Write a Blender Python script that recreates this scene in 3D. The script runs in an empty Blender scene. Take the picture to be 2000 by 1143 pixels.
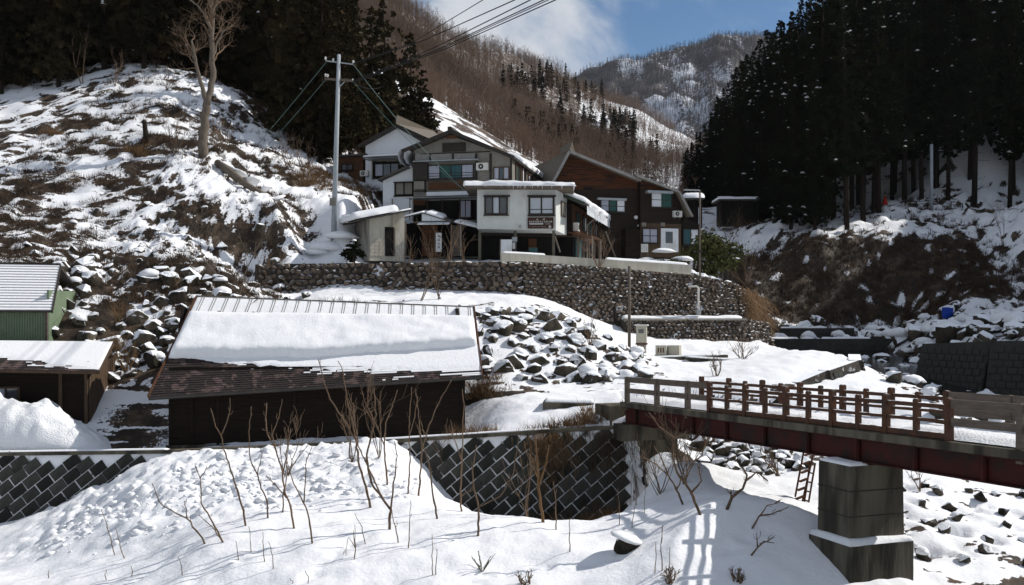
import bpy, bmesh, math, random
import numpy as np
from mathutils import Vector, Matrix, noise as mnoise

# ------------------------------------------------------------------ camera, sky, sun, exposure
SC = bpy.context.scene
COL = SC.collection
F = 1944.0            # focal length in photo pixels (35 mm lens, 2000 px wide)
HOR = 620.0           # photo row of the horizon
cam = bpy.data.cameras.new('camera')
cam.sensor_width = 36.0; cam.lens = 35.0
cam.shift_y = (HOR - 571.5) / 2000.0
cam.clip_end = 6000; cam.clip_start = 0.1
camo = bpy.data.objects.new('camera', cam); COL.objects.link(camo)
camo.location = (0, 0, 0); camo.rotation_euler = (math.radians(90), 0, 0)
SC.camera = camo

SUN_AZ, SUN_EL = 74.0, 41.0          # azimuth clockwise from the view direction (+Y)
world = bpy.data.worlds.new('World'); SC.world = world; world.use_nodes = True
nt = world.node_tree; nt.nodes.clear()
def wn(t, **k):
    n = nt.nodes.new(t)
    for a, b in k.items(): setattr(n, a, b)
    return n
wout = wn('ShaderNodeOutputWorld'); wbg = wn('ShaderNodeBackground'); wbg.inputs[1].default_value = 0.075
sky = wn('ShaderNodeTexSky'); sky.sky_type = 'NISHITA'; sky.sun_disc = False
sky.sun_elevation = math.radians(SUN_EL); sky.sun_rotation = math.radians(SUN_AZ)
sky.air_density = 1.0; sky.dust_density = 0.1; sky.ozone_density = 2.5; sky.altitude = 600
tc = wn('ShaderNodeTexCoord')
mp = wn('ShaderNodeMapping'); mp.inputs['Scale'].default_value = (1.0, 1.0, 1.9); mp.inputs['Location'].default_value = (-2.02, 0.293, 1.218)
nt.links.new(tc.outputs['Generated'], mp.inputs['Vector'])
cn = wn('ShaderNodeTexNoise'); cn.inputs['Scale'].default_value = 3.2; cn.inputs['Detail'].default_value = 9; cn.inputs['Roughness'].default_value = 0.56
cn.inputs['Distortion'].default_value = 0.25
nt.links.new(mp.outputs[0], cn.inputs['Vector'])
cr = wn('ShaderNodeMapRange'); cr.interpolation_type = 'SMOOTHSTEP'
cr.inputs['From Min'].default_value = 0.43; cr.inputs['From Max'].default_value = 0.59
cr.inputs['To Max'].default_value = 0.92
nt.links.new(cn.outputs['Fac'], cr.inputs['Value'])
cn2 = wn('ShaderNodeTexNoise'); cn2.inputs['Scale'].default_value = 9; cn2.inputs['Detail'].default_value = 6
nt.links.new(mp.outputs[0], cn2.inputs['Vector'])
ccol = wn('ShaderNodeMix', data_type='RGBA'); ccol.inputs['A'].default_value = (6.0, 6.4, 7.2, 1); ccol.inputs['B'].default_value = (9.6, 9.7, 9.9, 1)
nt.links.new(cn2.outputs['Fac'], ccol.inputs['Factor'])
cmx = wn('ShaderNodeMix', data_type='RGBA')
nt.links.new(cr.outputs[0], cmx.inputs['Factor']); shs = wn('ShaderNodeHueSaturation'); shs.inputs['Saturation'].default_value = 1.15; nt.links.new(sky.outputs[0], shs.inputs['Color']); nt.links.new(shs.outputs[0], cmx.inputs['A']); nt.links.new(ccol.outputs['Result'], cmx.inputs['B'])
nt.links.new(cmx.outputs['Result'], wbg.inputs[0]); nt.links.new(wbg.outputs[0], wout.inputs[0])

sl = bpy.data.lights.new('sun', 'SUN'); sl.energy = 4.4; sl.angle = math.radians(0.5); sl.color = (1.0, 0.955, 0.89)
so = bpy.data.objects.new('sun', sl); COL.objects.link(so)
_az, _el = math.radians(SUN_AZ), math.radians(SUN_EL)
SUNV = Vector((math.cos(_el) * math.sin(_az), math.cos(_el) * math.cos(_az), math.sin(_el)))
so.rotation_euler = SUNV.to_track_quat('Z', 'Y').to_euler()
so.location = (60, 20, 60)
vs = SC.view_settings; vs.view_transform = 'Standard'; vs.look = 'None'; vs.gamma = 1.0; vs.exposure = 0.2; vs.use_curve_mapping = False
SC.cycles.use_denoising = True
SC.cycles.max_bounces = 6; SC.cycles.diffuse_bounces = 3; SC.cycles.glossy_bounces = 3
SC.cycles.transparent_max_bounces = 6

# ------------------------------------------------------------------ helpers
RNG = np.random.RandomState(7)
random.seed(11)
def P(px, py, Y):                     # a photo pixel at a distance Y from the camera -> world point
    return Vector(((px - 1000) / F * Y, Y, -(py - HOR) / F * Y))

def tag(o, label=None, cat=None, group=None, kind=None):
    if label: o['label'] = label
    if cat: o['category'] = cat
    if group: o['group'] = group
    if kind: o['kind'] = kind
    return o
def link(name, me, mat=None, parent=None, loc=None, rot=None, scale=None):
    o = bpy.data.objects.new(name, me); COL.objects.link(o)
    if mat is not None and me is not None and len(me.materials) == 0: me.materials.append(mat)
    if parent is not None: o.parent = parent
    if loc is not None: o.location = loc
    if rot is not None: o.rotation_euler = rot
    if scale is not None: o.scale = scale
    return o
def empty(name, loc, rz=0.0):
    o = bpy.data.objects.new(name, None); COL.objects.link(o); o.location = loc; o.rotation_euler = (0, 0, rz)
    o.empty_display_size = 0.2
    return o
def mesh_np(name, V, Fc, smooth=False):
    """V (n,3) float, Fc (m,k) int -> mesh, all faces with k corners"""
    V = np.asarray(V, dtype=np.float32); Fc = np.asarray(Fc, dtype=np.int32)
    me = bpy.data.meshes.new(name)
    me.vertices.add(len(V)); me.vertices.foreach_set('co', V.ravel())
    m, k = Fc.shape
    me.loops.add(m * k); me.loops.foreach_set('vertex_index', Fc.ravel())
    me.polygons.add(m)
    me.polygons.foreach_set('loop_start', np.arange(0, m * k, k, dtype=np.int32))
    try: me.polygons.foreach_set('loop_total', np.full(m, k, dtype=np.int32))
    except Exception: pass
    if smooth: me.polygons.foreach_set('use_smooth', np.ones(m, dtype=bool))
    me.update(calc_edges=True); me.validate()
    return me

class MB:
    """collects shapes; build() links them as ONE mesh object"""
    def __init__(s): s.v = []; s.f = []; s.sm = False
    def add(s, vs_, fs):
        b = len(s.v); s.v += [tuple(p) for p in vs_]; s.f += [tuple(i + b for i in q) for q in fs]; return s
    def box(s, x0, x1, y0, y1, z0, z1):
        return s.hexa([(x0,y0,z0),(x1,y0,z0),(x1,y1,z0),(x0,y1,z0),(x0,y0,z1),(x1,y0,z1),(x1,y1,z1),(x0,y1,z1)])
    def hexa(s, p):
        return s.add(p, [(0,3,2,1),(4,5,6,7),(0,1,5,4),(1,2,6,5),(2,3,7,6),(3,0,4,7)])
    def beam(s, a, b, w, h, up=(0,0,1)):      # bar of width w, height h from a to b, centred
        a = Vector(a); b = Vector(b); d = (b - a).normalized(); u = Vector(up)
        sd = d.cross(u)
        if sd.length < 1e-4: sd = d.cross(Vector((1,0,0)))
        sd.normalize(); u = sd.cross(d).normalized()
        sx = sd * w / 2; ux = u * h / 2
        return s.hexa([a-sx-ux, b-sx-ux, b+sx-ux, a+sx-ux, a-sx+ux, b-sx+ux, b+sx+ux, a+sx+ux])
    def prism(s, pts, y0, y1):                 # polygon in x,z extruded along y
        n = len(pts); v = [(x, y0, z) for x, z in pts] + [(x, y1, z) for x, z in pts]
        f = [tuple(range(n)), tuple(range(2*n-1, n-1, -1))] + [((i+1) % n, i, i+n, (i+1) % n+n) for i in range(n)]
        return s.add(v, f)
    def slab(s, quad, t):                      # four points (any plane) given a thickness downwards along the normal
        q = [Vector(p) for p in quad]; n = (q[1]-q[0]).cross(q[3]-q[0]).normalized()
        lo = [p - n*t for p in q]
        return s.hexa([*lo, *q])
    def tube(s, pts, rad, n=6, cap=True):
        pts = [Vector(p) for p in pts]
        if not hasattr(rad, '__len__'): rad = [rad]*len(pts)
        b = len(s.v); ref = None
        for i, p in enumerate(pts):
            d = (pts[min(i+1, len(pts)-1)] - pts[max(i-1, 0)])
            if d.length < 1e-6: d = Vector((0,0,1))
            d.normalize()
            if ref is None: ref = d.orthogonal().normalized()
            a1 = (ref - d*ref.dot(d))
            a1 = a1.normalized() if a1.length > 1e-5 else d.orthogonal().normalized()
            a2 = d.cross(a1); ref = a1
            for k in range(n):
                t = 2*math.pi*k/n
                s.v.append(tuple(p + (a1*math.cos(t) + a2*math.sin(t))*rad[i]))
        for i in range(len(pts)-1):
            for k in range(n):
                k2 = (k+1) % n
                s.f.append((b+i*n+k, b+i*n+k2, b+(i+1)*n+k2, b+(i+1)*n+k))
        if cap:
            s.f.append(tuple(b+k for k in range(n-1, -1, -1))); e = b+(len(pts)-1)*n
            s.f.append(tuple(e+k for k in range(n)))
        return s
    def cyl(s, c, r, h, n=12, axis='z'):
        c = Vector(c); d = {'x': Vector((1,0,0)), 'y': Vector((0,1,0)), 'z': Vector((0,0,1))}[axis]
        return s.tube([c, c + d*h], r, n)
    def mesh(s, name, smooth=False):
        me = bpy.data.meshes.new(name); me.from_pydata(s.v, [], s.f)
        if smooth or s.sm:
            for p in me.polygons: p.use_smooth = True
        me.update(); return me
    def build(s, name, mat, parent=None, smooth=False):
        return link(name, s.mesh(name, smooth), mat, parent)

# numpy value noise
def _hash(ix, iy, seed):
    h = (ix.astype(np.int64)*374761393 + iy.astype(np.int64)*668265263 + seed*1442695041) & 0x7fffffff
    h = ((h ^ (h >> 13)) * 1274126177) & 0x7fffffff
    h = ((h ^ (h >> 16)) * 668265263) & 0x7fffffff
    return ((h ^ (h >> 15)) & 0xffff) / 65535.0
def vnoise(x, y, seed=0):
    x = np.asarray(x, float); y = np.asarray(y, float)
    ix = np.floor(x); iy = np.floor(y); fx = x-ix; fy = y-iy
    fx = fx*fx*fx*(fx*(fx*6-15)+10); fy = fy*fy*fy*(fy*(fy*6-15)+10)
    a = _hash(ix, iy, seed); b = _hash(ix+1, iy, seed); c = _hash(ix, iy+1, seed); d = _hash(ix+1, iy+1, seed)
    return (a*(1-fx)+b*fx)*(1-fy) + (c*(1-fx)+d*fx)*fy
def fbm(x, y, seed=0, oct=4, gain=0.5):
    x = np.asarray(x, float); y = np.asarray(y, float)
    s = 0; a = 1.0; t = 0
    for o in range(oct):
        s = s + a*vnoise(x*2**o + 17.3*o, y*2**o - 9.1*o, seed+o*31); t += a; a *= gain
    return s/t
def sstep(a, b, x):
    t = np.clip((np.asarray(x, float)-a)/(b-a), 0, 1); return t*t*(3-2*t)

# ------------------------------------------------------------------ procedural materials
def srgb(r, g, b):
    f = lambda c: (c/255/12.92) if c/255 <= 0.04045 else ((c/255+0.055)/1.055)**2.4
    return (f(r), f(g), f(b), 1)
MATS = {}
def mat(name, c1, c2=None, scale=3.0, rough=0.8, bump=0.0, bscale=None, snow=None, stretch=None, spec=0.12, rnd=0.0, metal=0.0, detail=5, c3=None, s3=0.7, t3=(0.5, 0.62), coord='Object'):
    """noise-mixed colours (+ a third patch colour), bump, optional snow lying on faces that look up"""
    m = bpy.data.materials.new(name); m.use_nodes = True; n = m.node_tree.nodes; l = m.node_tree.links
    bs = n['Principled BSDF']; bs.inputs['Roughness'].default_value = rough; bs.inputs['Specular IOR Level'].default_value = spec; bs.inputs['Metallic'].default_value = metal
    c1 = (*c1[:3], 1); c2 = (*(c2 or c1)[:3], 1)
    tcn = n.new('ShaderNodeTexCoord'); vec = tcn.outputs[coord]
    if stretch:
        mpn = n.new('ShaderNodeMapping'); mpn.inputs['Scale'].default_value = stretch; l.new(vec, mpn.inputs['Vector']); vec = mpn.outputs[0]
    nz = n.new('ShaderNodeTexNoise'); nz.inputs['Scale'].default_value = scale; nz.inputs['Detail'].default_value = detail; nz.inputs['Roughness'].default_value = 0.62
    l.new(vec, nz.inputs['Vector'])
    rp = n.new('ShaderNodeMapRange'); rp.inputs['From Min'].default_value = 0.3; rp.inputs['From Max'].default_value = 0.7
    l.new(nz.outputs['Fac'], rp.inputs['Value'])
    mx = n.new('ShaderNodeMix'); mx.data_type = 'RGBA'; mx.inputs['A'].default_value = c1; mx.inputs['B'].default_value = c2
    l.new(rp.outputs[0], mx.inputs['Factor']); col = mx.outputs['Result']
    if c3:
        n3 = n.new('ShaderNodeTexNoise'); n3.inputs['Scale'].default_value = s3; n3.inputs['Detail'].default_value = 6; l.new(vec, n3.inputs['Vector'])
        r3 = n.new('ShaderNodeMapRange'); r3.interpolation_type = 'SMOOTHSTEP'; r3.inputs['From Min'].default_value = t3[0]; r3.inputs['From Max'].default_value = t3[1]; l.new(n3.outputs['Fac'], r3.inputs['Value'])
        m3 = n.new('ShaderNodeMix'); m3.data_type = 'RGBA'; m3.inputs['B'].default_value = (*c3[:3], 1); l.new(col, m3.inputs['A']); l.new(r3.outputs[0], m3.inputs['Factor']); col = m3.outputs['Result']
    if rnd:
        oi = n.new('ShaderNodeObjectInfo'); mr = n.new('ShaderNodeMapRange'); mr.inputs['To Min'].default_value = 1-rnd; mr.inputs['To Max'].default_value = 1+rnd
        l.new(oi.outputs['Random'], mr.inputs['Value'])
        hs = n.new('ShaderNodeHueSaturation'); l.new(mr.outputs[0], hs.inputs['Value']); l.new(col, hs.inputs['Color']); col = hs.outputs['Color']
    if bump:
        bn = n.new('ShaderNodeTexNoise'); bn.inputs['Scale'].default_value = bscale or scale*3; bn.inputs['Detail'].default_value = 6; l.new(vec, bn.inputs['Vector'])
        bp = n.new('ShaderNodeBump'); bp.inputs['Strength'].default_value = bump; bp.inputs['Distance'].default_value = 0.05
        l.new(bn.outputs['Fac'], bp.inputs['Height']); l.new(bp.outputs[0], bs.inputs['Normal'])
    if snow:
        lo, hi, sc = snow
        ge = n.new('ShaderNodeNewGeometry'); sp = n.new('ShaderNodeSeparateXYZ'); l.new(ge.outputs['Normal'], sp.inputs[0])
        sn = n.new('ShaderNodeTexNoise'); sn.inputs['Scale'].default_value = sc; sn.inputs['Detail'].default_value = 5; l.new(ge.outputs['Position'], sn.inputs['Vector'])
        ad = n.new('ShaderNodeMath'); ad.operation = 'MULTIPLY_ADD'; ad.inputs[1].default_value = 1.1; l.new(sn.outputs['Fac'], ad.inputs[0])
        l.new(sp.outputs['Z'], ad.inputs[2])
        sr = n.new('ShaderNodeMapRange'); sr.interpolation_type = 'SMOOTHSTEP'; sr.inputs['From Min'].default_value = lo+0.55; sr.inputs['From Max'].default_value = hi+0.55
        l.new(ad.outputs[0], sr.inputs['Value'])
        ms = n.new('ShaderNodeMix'); ms.data_type = 'RGBA'; ms.inputs['B'].default_value = (0.83, 0.85, 0.88, 1); l.new(col, ms.inputs['A']); l.new(sr.outputs[0], ms.inputs['Factor']); col = ms.outputs['Result']
    l.new(col, bs.inputs['Base Color'])
    MATS[name] = m
    return m
SNOW = mat('snow', (0.72, 0.73, 0.75), (0.78, 0.785, 0.795), 6, 0.65, 0.35, 9, spec=0.25)
SNOWR = mat('snow_rough', (0.72, 0.73, 0.75), (0.78, 0.785, 0.795), 6, 0.65, 0.9, 16, spec=0.25)
CONC = mat('concrete', (0.36, 0.34, 0.30), (0.25, 0.235, 0.20), 2.2, 0.9, 0.25, 14, stretch=(1, 1, 0.25), c3=(0.13, 0.115, 0.09), s3=1.6, t3=(0.55, 0.72))
CONCD = mat('concrete_stained', (0.135, 0.12, 0.09), (0.062, 0.054, 0.04), 1.6, 0.9, 0.35, 12, stretch=(1, 1, 0.18), c3=(0.035, 0.032, 0.025), s3=1.5, t3=(0.44, 0.62))
CONCB = mat('concrete_bright', (0.50, 0.47, 0.39), (0.36, 0.33, 0.265), 2.5, 0.9, 0.2, 14, stretch=(1, 1, 0.2), c3=(0.22, 0.18, 0.12), s3=1.2, t3=(0.55, 0.75))
WOODD = mat('dark_wood', (0.007, 0.0052, 0.004), (0.021, 0.0145, 0.010), 5, 0.85, 0.3, 30, stretch=(0.25, 1, 4))
WOODB = mat('brown_wood', (0.11, 0.05, 0.025), (0.045, 0.024, 0.014), 4, 0.8, 0.3, 30, stretch=(0.3, 1, 4))
WOODV = mat('brown_wood_upright', (0.10, 0.065, 0.042), (0.05, 0.033, 0.022), 4, 0.8, 0.3, 30, stretch=(4, 4, 0.3))
GREYW = mat('grey_weathered_wood', (0.15, 0.122, 0.098), (0.085, 0.068, 0.055), 4, 0.85, 0.3, 30, stretch=(0.6, 0.6, 3))
TRIM = mat('dark_trim', (0.025, 0.021, 0.018), (0.045, 0.038, 0.032), 6, 0.7)
FASC = mat('grey_fascia', (0.30, 0.29, 0.27), (0.2, 0.19, 0.175), 4, 0.7)
PLAST = mat('white_plaster', (0.66, 0.68, 0.70), (0.58, 0.60, 0.62), 1.2, 0.85, c3=(0.48, 0.48, 0.47), s3=0.6, t3=(0.55, 0.8))
CREAM = mat('cream_plaster', (0.225, 0.215, 0.185), (0.15, 0.142, 0.12), 1.6, 0.9)
METALW = mat('white_siding', (0.60, 0.615, 0.59), (0.52, 0.53, 0.50), 1.5, 0.6, c3=(0.42, 0.41, 0.37), s3=0.8, t3=(0.58, 0.8))
METALG = mat('green_siding', (0.15, 0.20, 0.125), (0.11, 0.15, 0.09), 2, 0.6, spec=0.4)
METALS = mat('grey_metal', (0.33, 0.35, 0.36), (0.25, 0.265, 0.27), 3, 0.45, spec=0.5, metal=0.4)
POLEC = mat('pole_concrete', (0.33, 0.36, 0.38), (0.25, 0.275, 0.29), 3, 0.7)
RED = mat('red_paint', (0.055, 0.011, 0.009), (0.034, 0.009, 0.007), 2.5, 0.65, c3=(0.022, 0.013, 0.010), s3=1.8, t3=(0.45, 0.62))
RAILB = mat('rail_brown', (0.095, 0.045, 0.027), (0.055, 0.029, 0.019), 4, 0.75, 0.2, 25, c3=(0.05, 0.035, 0.028), s3=2.5, t3=(0.52, 0.7), snow=(0.93, 1.0, 3))
RUST = mat('rust', (0.11, 0.05, 0.026), (0.05, 0.026, 0.017), 6, 0.85)
ROCK = mat('boulder_stone', (0.038, 0.032, 0.025), (0.10, 0.082, 0.061), 2.5, 0.9, 0.9, 7, snow=(0.30, 0.52, 2.6), rnd=0.5, c3=(0.028, 0.026, 0.018), s3=1.4, t3=(0.48, 0.62))
STONE = mat('wall_stone', (0.175, 0.132, 0.098), (0.065, 0.054, 0.044), 3.5, 0.9, 0.6, 9, snow=(0.62, 0.95, 2.5), rnd=0.5)
STONED = mat('wall_stone_mass', (0.175, 0.132, 0.098), (0.055, 0.046, 0.038), 5.5, 0.9, 0.6, 12, snow=(0.62, 0.95, 2.5), coord='Object')
MORT = mat('wall_joint', (0.03, 0.026, 0.022), (0.07, 0.06, 0.05), 3, 0.95, 0.5, snow=(0.3, 0.6, 2.0), c3=(0.7, 0.72, 0.75), s3=1.1, t3=(0.60, 0.68))
BLOCK = mat('block_concrete', (0.05, 0.05, 0.043), (0.024, 0.024, 0.021), 2.2, 0.85, 0.5, 14, rnd=0.55, c3=(0.028, 0.028, 0.024), s3=1.3, t3=(0.5, 0.7))
JOINT = mat('block_joint_snow', (0.80, 0.81, 0.82), (0.66, 0.67, 0.68), 2.5, 0.9, c3=(0.05, 0.05, 0.045), s3=1.6, t3=(0.54, 0.64))
GLASS = mat('window_glass', (0.035, 0.04, 0.045), (0.05, 0.055, 0.06), 2, 0.08, spec=0.8)
GLASSL = mat('window_bright', (0.42, 0.45, 0.49), (0.34, 0.37, 0.41), 1.2, 0.15, spec=0.6)
CURT = mat('curtain_pale', (0.40, 0.41, 0.47), (0.28, 0.29, 0.35), 3, 0.9, stretch=(7, 1, 0.3))
CURG = mat('curtain_green', (0.04, 0.10, 0.085), (0.025, 0.07, 0.06), 2, 0.7, stretch=(4, 1, 0.3))
CURB = mat('curtain_teal', (0.05, 0.11, 0.118), (0.03, 0.075, 0.085), 2, 0.8, stretch=(5, 1, 0.3))
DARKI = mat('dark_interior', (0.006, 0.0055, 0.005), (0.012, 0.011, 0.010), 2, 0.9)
ACW = mat('appliance_white', (0.58, 0.57, 0.53), (0.50, 0.49, 0.45), 2, 0.5)
BOXC = mat('cabinet_beige', (0.42, 0.40, 0.32), (0.34, 0.32, 0.26), 3, 0.6)
BARK = mat('bark_grey', (0.17, 0.14, 0.11), (0.085, 0.068, 0.052), 6, 0.9, 0.5, 20, stretch=(2, 2, 0.4))
BARKS = mat('bark_sapling', (0.17, 0.115, 0.075), (0.10, 0.068, 0.045), 8, 0.85, rnd=0.25)
BARKD = mat('bark_cedar', (0.032, 0.023, 0.017), (0.014, 0.010, 0.008), 5, 0.95, 0.4, 15, stretch=(3, 3, 0.3))
TWIG = mat('wood_twigs', (0.27, 0.19, 0.14), (0.165, 0.12, 0.09), 0.02, 0.95, coord='Object')
TWIGF = mat('wood_twigs_far', (0.16, 0.14, 0.138), (0.10, 0.09, 0.092), 0.01, 0.95)
GRASS = mat('dead_grass', (0.19, 0.115, 0.055), (0.07, 0.042, 0.024), 0.5, 0.95)
GRASSD = mat('dead_brush', (0.085, 0.055, 0.034), (0.03, 0.02, 0.015), 0.6, 0.95)
LEAFR = mat('cedar_dark', (0.006, 0.008, 0.005), (0.015, 0.017, 0.008), 0.35, 0.95, rnd=0.4, spec=0.03, c3=(0.024, 0.018, 0.008), s3=0.2, t3=(0.55, 0.75))
LEAFL = mat('cedar_brownish', (0.013, 0.013, 0.007), (0.036, 0.027, 0.012), 0.3, 0.95, rnd=0.4, spec=0.03, c3=(0.075, 0.040, 0.016), s3=0.35, t3=(0.55, 0.75))
LEAFS = mat('shrub_green', (0.045, 0.055, 0.02), (0.08, 0.075, 0.025), 2, 0.9)
MOSS = mat('moss', (0.075, 0.095, 0.018), (0.05, 0.045, 0.018), 3, 0.95, 0.8, 20)
CONCS = mat('concrete_shade', (0.05, 0.048, 0.042), (0.026, 0.025, 0.022), 1.6, 0.8, 0.4, 10)  # concrete with shade put into its colour, for the far bank wall and weirs
WATER = mat('river_water', (0.010, 0.012, 0.012), (0.022, 0.022, 0.018), 0.5, 0.12, 0.5, 3.0, spec=0.5)
BLUE = mat('blue_plastic', (0.01, 0.05, 0.35), (0.01, 0.035, 0.25), 3, 0.4)
REDC = mat('red_cloth', (0.45, 0.03, 0.02), (0.32, 0.025, 0.02), 5, 0.9)
DARKC = mat('dark_cloth', (0.02, 0.02, 0.025), (0.03, 0.03, 0.035), 5, 0.9)
SKIN = mat('skin', (0.5, 0.3, 0.22), (0.45, 0.27, 0.2), 5, 0.6)
SIGNB = mat('sign_brown', (0.055, 0.025, 0.018), (0.04, 0.02, 0.014), 2, 0.7)
SIGNW = mat('sign_white', (0.62, 0.62, 0.60), (0.55, 0.55, 0.53), 3, 0.7)
WIRE = mat('cable_black', (0.012, 0.012, 0.012), None, 3, 0.7)
WIREG = mat('cable_green', (0.10, 0.17, 0.155), None, 3, 0.6)
SHING = mat('slate_shingle', (0.045, 0.034, 0.032), (0.024, 0.02, 0.02), 3, 0.75, 0.3, 20, c3=(0.105, 0.075, 0.068), s3=2.2, t3=(0.52, 0.6))
ROOFM = mat('roof_metal_brown', (0.17, 0.145, 0.115), (0.11, 0.095, 0.078), 2, 0.6, stretch=(1, 6, 1))
ROOFD = mat('roof_metal_dark', (0.045, 0.041, 0.038), (0.075, 0.066, 0.058), 2, 0.6)
PIPE = mat('downpipe', (0.28, 0.255, 0.22), (0.2, 0.18, 0.155), 3, 0.6)
# ------------------------------------------------------------------ terrain
def W(px, py, Y): p = P(px, py, Y); return (p.x, p.y, p.z)
LOWC = [W(*a) for a in [
    (-200,1143,32),(0,1143,30),(250,1143,28.2),(500,1143,26.6),(750,1143,25.6),(1000,1143,25),(1250,1143,24.6),(1450,1143,24.4),(1600,1120,24.6),
    (0,1090,34.2),(200,1050,32.5),(406,1062,29),(600,1060,28.5),(765,1030,29.5),(950,1050,28.3),(1100,1055,28),(1250,1050,27.8),
    (0,1030,38.6),(120,985,38.6),(230,935,38.6),(300,897,38.9),(450,882,39.0),(600,874,39.1),(700,864,39.1),(790,880,38.6),(835,945,37.0),
    (480,945,34.8),(650,930,35),(760,930,35),(300,985,33.5),(500,1000,31.6),(700,990,32),
    (900,985,34),(1000,1010,31),(1060,1017,30.2),(1150,1012,30.2),(1260,992,30.6),(1330,975,30.2),(1420,985,27.0),(1500,1010,26.2),(1420,1060,25.2),(1590,1040,25.6),
    (1300,925,36.5),(1290,900,39.5),(1360,890,41),(1450,945,33.5),(1450,900,40),(1540,930,36),(1560,895,41),(1480,862,44.5),(1620,960,33),
    (1780,935,35),(1900,945,35.5),(2000,950,36),(1800,1010,31),(1900,1030,30.5),(2000,1030,31),(1800,1085,28.2),(1900,1105,27.6),(2000,1112,27.8),(1800,1143,25.5),
    (1680,1050,27.5),(1660,1110,24.4),(1700,1143,23.5)]]
LOWC += [(-2.0,38,-7.5),(0,37.6,-8.1),(3,37.3,-8.1),(4.8,38.2,-7.8),(6.0,39.2,-7.0),(0.5,35,-7.9),(3,34.8,-7.6),(2,33,-7.3),(5.2,36.8,-6.6),
         (-10,18,-8.0),(0,18,-7.6),(10,18,-7.8),(20,18,-8),(-25,18,-9),(20,26,-7.4),(26,30,-6.5),(30,38,-4.5)]
HIC = [W(*a) for a in [
    # barn yard and the path to the bridge
    (-250,888,39.6),(0,887,39.6),(120,881,40.6),(250,850,41.8),(330,874,41),(600,867,41.4),(910,853,42.8),(850,857,40),(1000,845,40.0),(1100,835,39.6),(1190,822,39.2),(1228,800,39.6),
    (960,812,43),(1060,790,43),(1150,790,42),(980,770,45),(1100,772,44.4),(1200,752,46),(1290,765,43.5),
    # slope behind the barn, terrace, rubble bank
    (60,760,45),(200,745,45),(300,715,46.2),(450,700,47),(650,690,48),(800,690,48.5),(950,738,46.8),(1080,742,47.2),(1230,722,49),(950,690,48.8),(1000,690,49),(1100,690,49.4),(1180,700,50),
    (940,630,51.5),(1050,622,52.5),(1130,632,53),(1190,660,52.5),(1225,690,52),(600,640,51),(800,640,51.5),(450,630,50),(960,596,55),(1060,590,57),(620,585,56.5),(800,580,57),(520,590,56),(900,580,57.5),(1100,612,55.5),
    (1250,692,55.5),(1330,684,57),(1480,684,57.5),(1300,700,52.5),(1400,722,50),(1480,700,52),(1560,700,50.5),(1650,694,51.5),(1450,746,46.2),(1540,756,45.4),(1370,745,46.5),(1520,715,48.5),(1600,706,50),(1660,700,51),(1640,760,45.6),
    (1720,752,46.5),(1780,770,44.5),(1700,800,41.5),(1580,800,41.5),(1840,735,51),(1900,768,47),(1990,775,46),
    # left terraces and hillside
    (-300,660,47),(0,655,46.6),(120,640,47.5),(250,640,48.5),(400,620,49.5),(0,540,49.5),(120,535,51),(300,545,52.5),(450,540,55.5),(0,505,53),(150,500,55),(300,500,56.5),(500,500,63),(600,492,64.5),(520,574,59.2),(620,572,59.2),(750,570,59.2),(870,572,58.8),(460,545,58),
    (0,430,60),(150,430,62),(300,420,63),(450,420,64),(560,430,64),(640,440,65),(0,330,68),(150,330,68.5),(300,320,69),(400,315,69),(500,380,69),(600,385,70),(690,385,72),(740,400,73),
    (-250,250,76),(-300,420,62),(0,215,80),(120,175,84),(200,130,88),(280,125,88.5),(350,140,87.5),(430,170,86),(200,230,77),(320,220,78),(480,250,82),(560,300,80),(620,330,79),(680,350,80),(740,350,84),
    (-100,120,95),(250,175,110),(450,200,110),(620,260,105),(720,300,100),
    # behind the houses, snow ridge, mountain
    (800,330,95),(900,330,97),(1000,360,97),(1100,405,95),(1200,430,94),(1260,440,92),(1440,478,102),(1400,450,110),(1480,520,96),
    (700,112,135),(760,150,132),(840,205,128),(900,245,126),(960,280,124),(1020,315,122),(1075,350,118),(1130,385,112),
    (650,10,220),(760,70,200),(850,150,190),(950,230,180),(1050,310,170),(1150,370,150),(1230,390,150),
    (600,-120,270),(760,-5,285),(850,55,300),(960,112,330),(1030,130,360),(1100,150,400),(1160,170,440),(1220,215,470),(1290,288,500),(1340,335,520),
    (900,145,260),(1000,205,270),(1100,245,290),(1200,290,300),(1280,335,280),(1320,370,220),(1350,420,150),(1420,345,520),(1240,305,560),(1300,340,600),(1390,350,600),(1300,345,400),(1400,350,400),(1390,355,300),(1470,340,600),
    (300,-60,200),(0,-40,190),(-400,-60,190),
    # river valley, far bank, cliff
    (1560,656,80),(1650,668,70),(1750,668,70),(1820,662,72),(1500,642,82),(1600,637,86),(1750,632,88),(1850,612,84),(1950,602,84),(2060,595,84),
    (1480,505,93),(1600,494,92),(1750,484,93),(1880,484,93),(1960,505,92),(1900,565,87),(1500,575,88.5),(1600,570,89.5),(1750,565,90.5),
    (1500,445,102),(1620,430,102),(1700,416,103),(1745,403,105),(1830,402,105),(1950,408,105),(2060,420,105),(1560,400,120),(1750,365,120),(1980,330,120),(1400,440,120),(1450,400,150),
    (1870,655,62),(1950,642,62),(2060,630,62),(1990,668,54),(2060,660,54),(1880,700,54)]]
HIC += [(60,62,12),(80,40,10),(80,50,26),(80,56,44),(80,62,53),(80,72,56),(80,95,57),(80,130,60),(80,180,64),(120,70,52),(120,120,60),(190,60,30),(190,130,55),(60,95,27),(60,120,30),(60,160,34),
        (45,180,18),(60,250,40),(110,300,80),(45,70,4),(52,50,4),(70,30,2),(120,40,15),(-60,60,8),(-70,45,0),(-70,85,19),(-140,120,40),(-200,250,90),(-120,330,110),(-40,420,100),(60,560,90),(140,600,80),(240,500,110),(190,420,95),
        (0,600,100),(-200,600,150),(270,600,120)]
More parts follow.
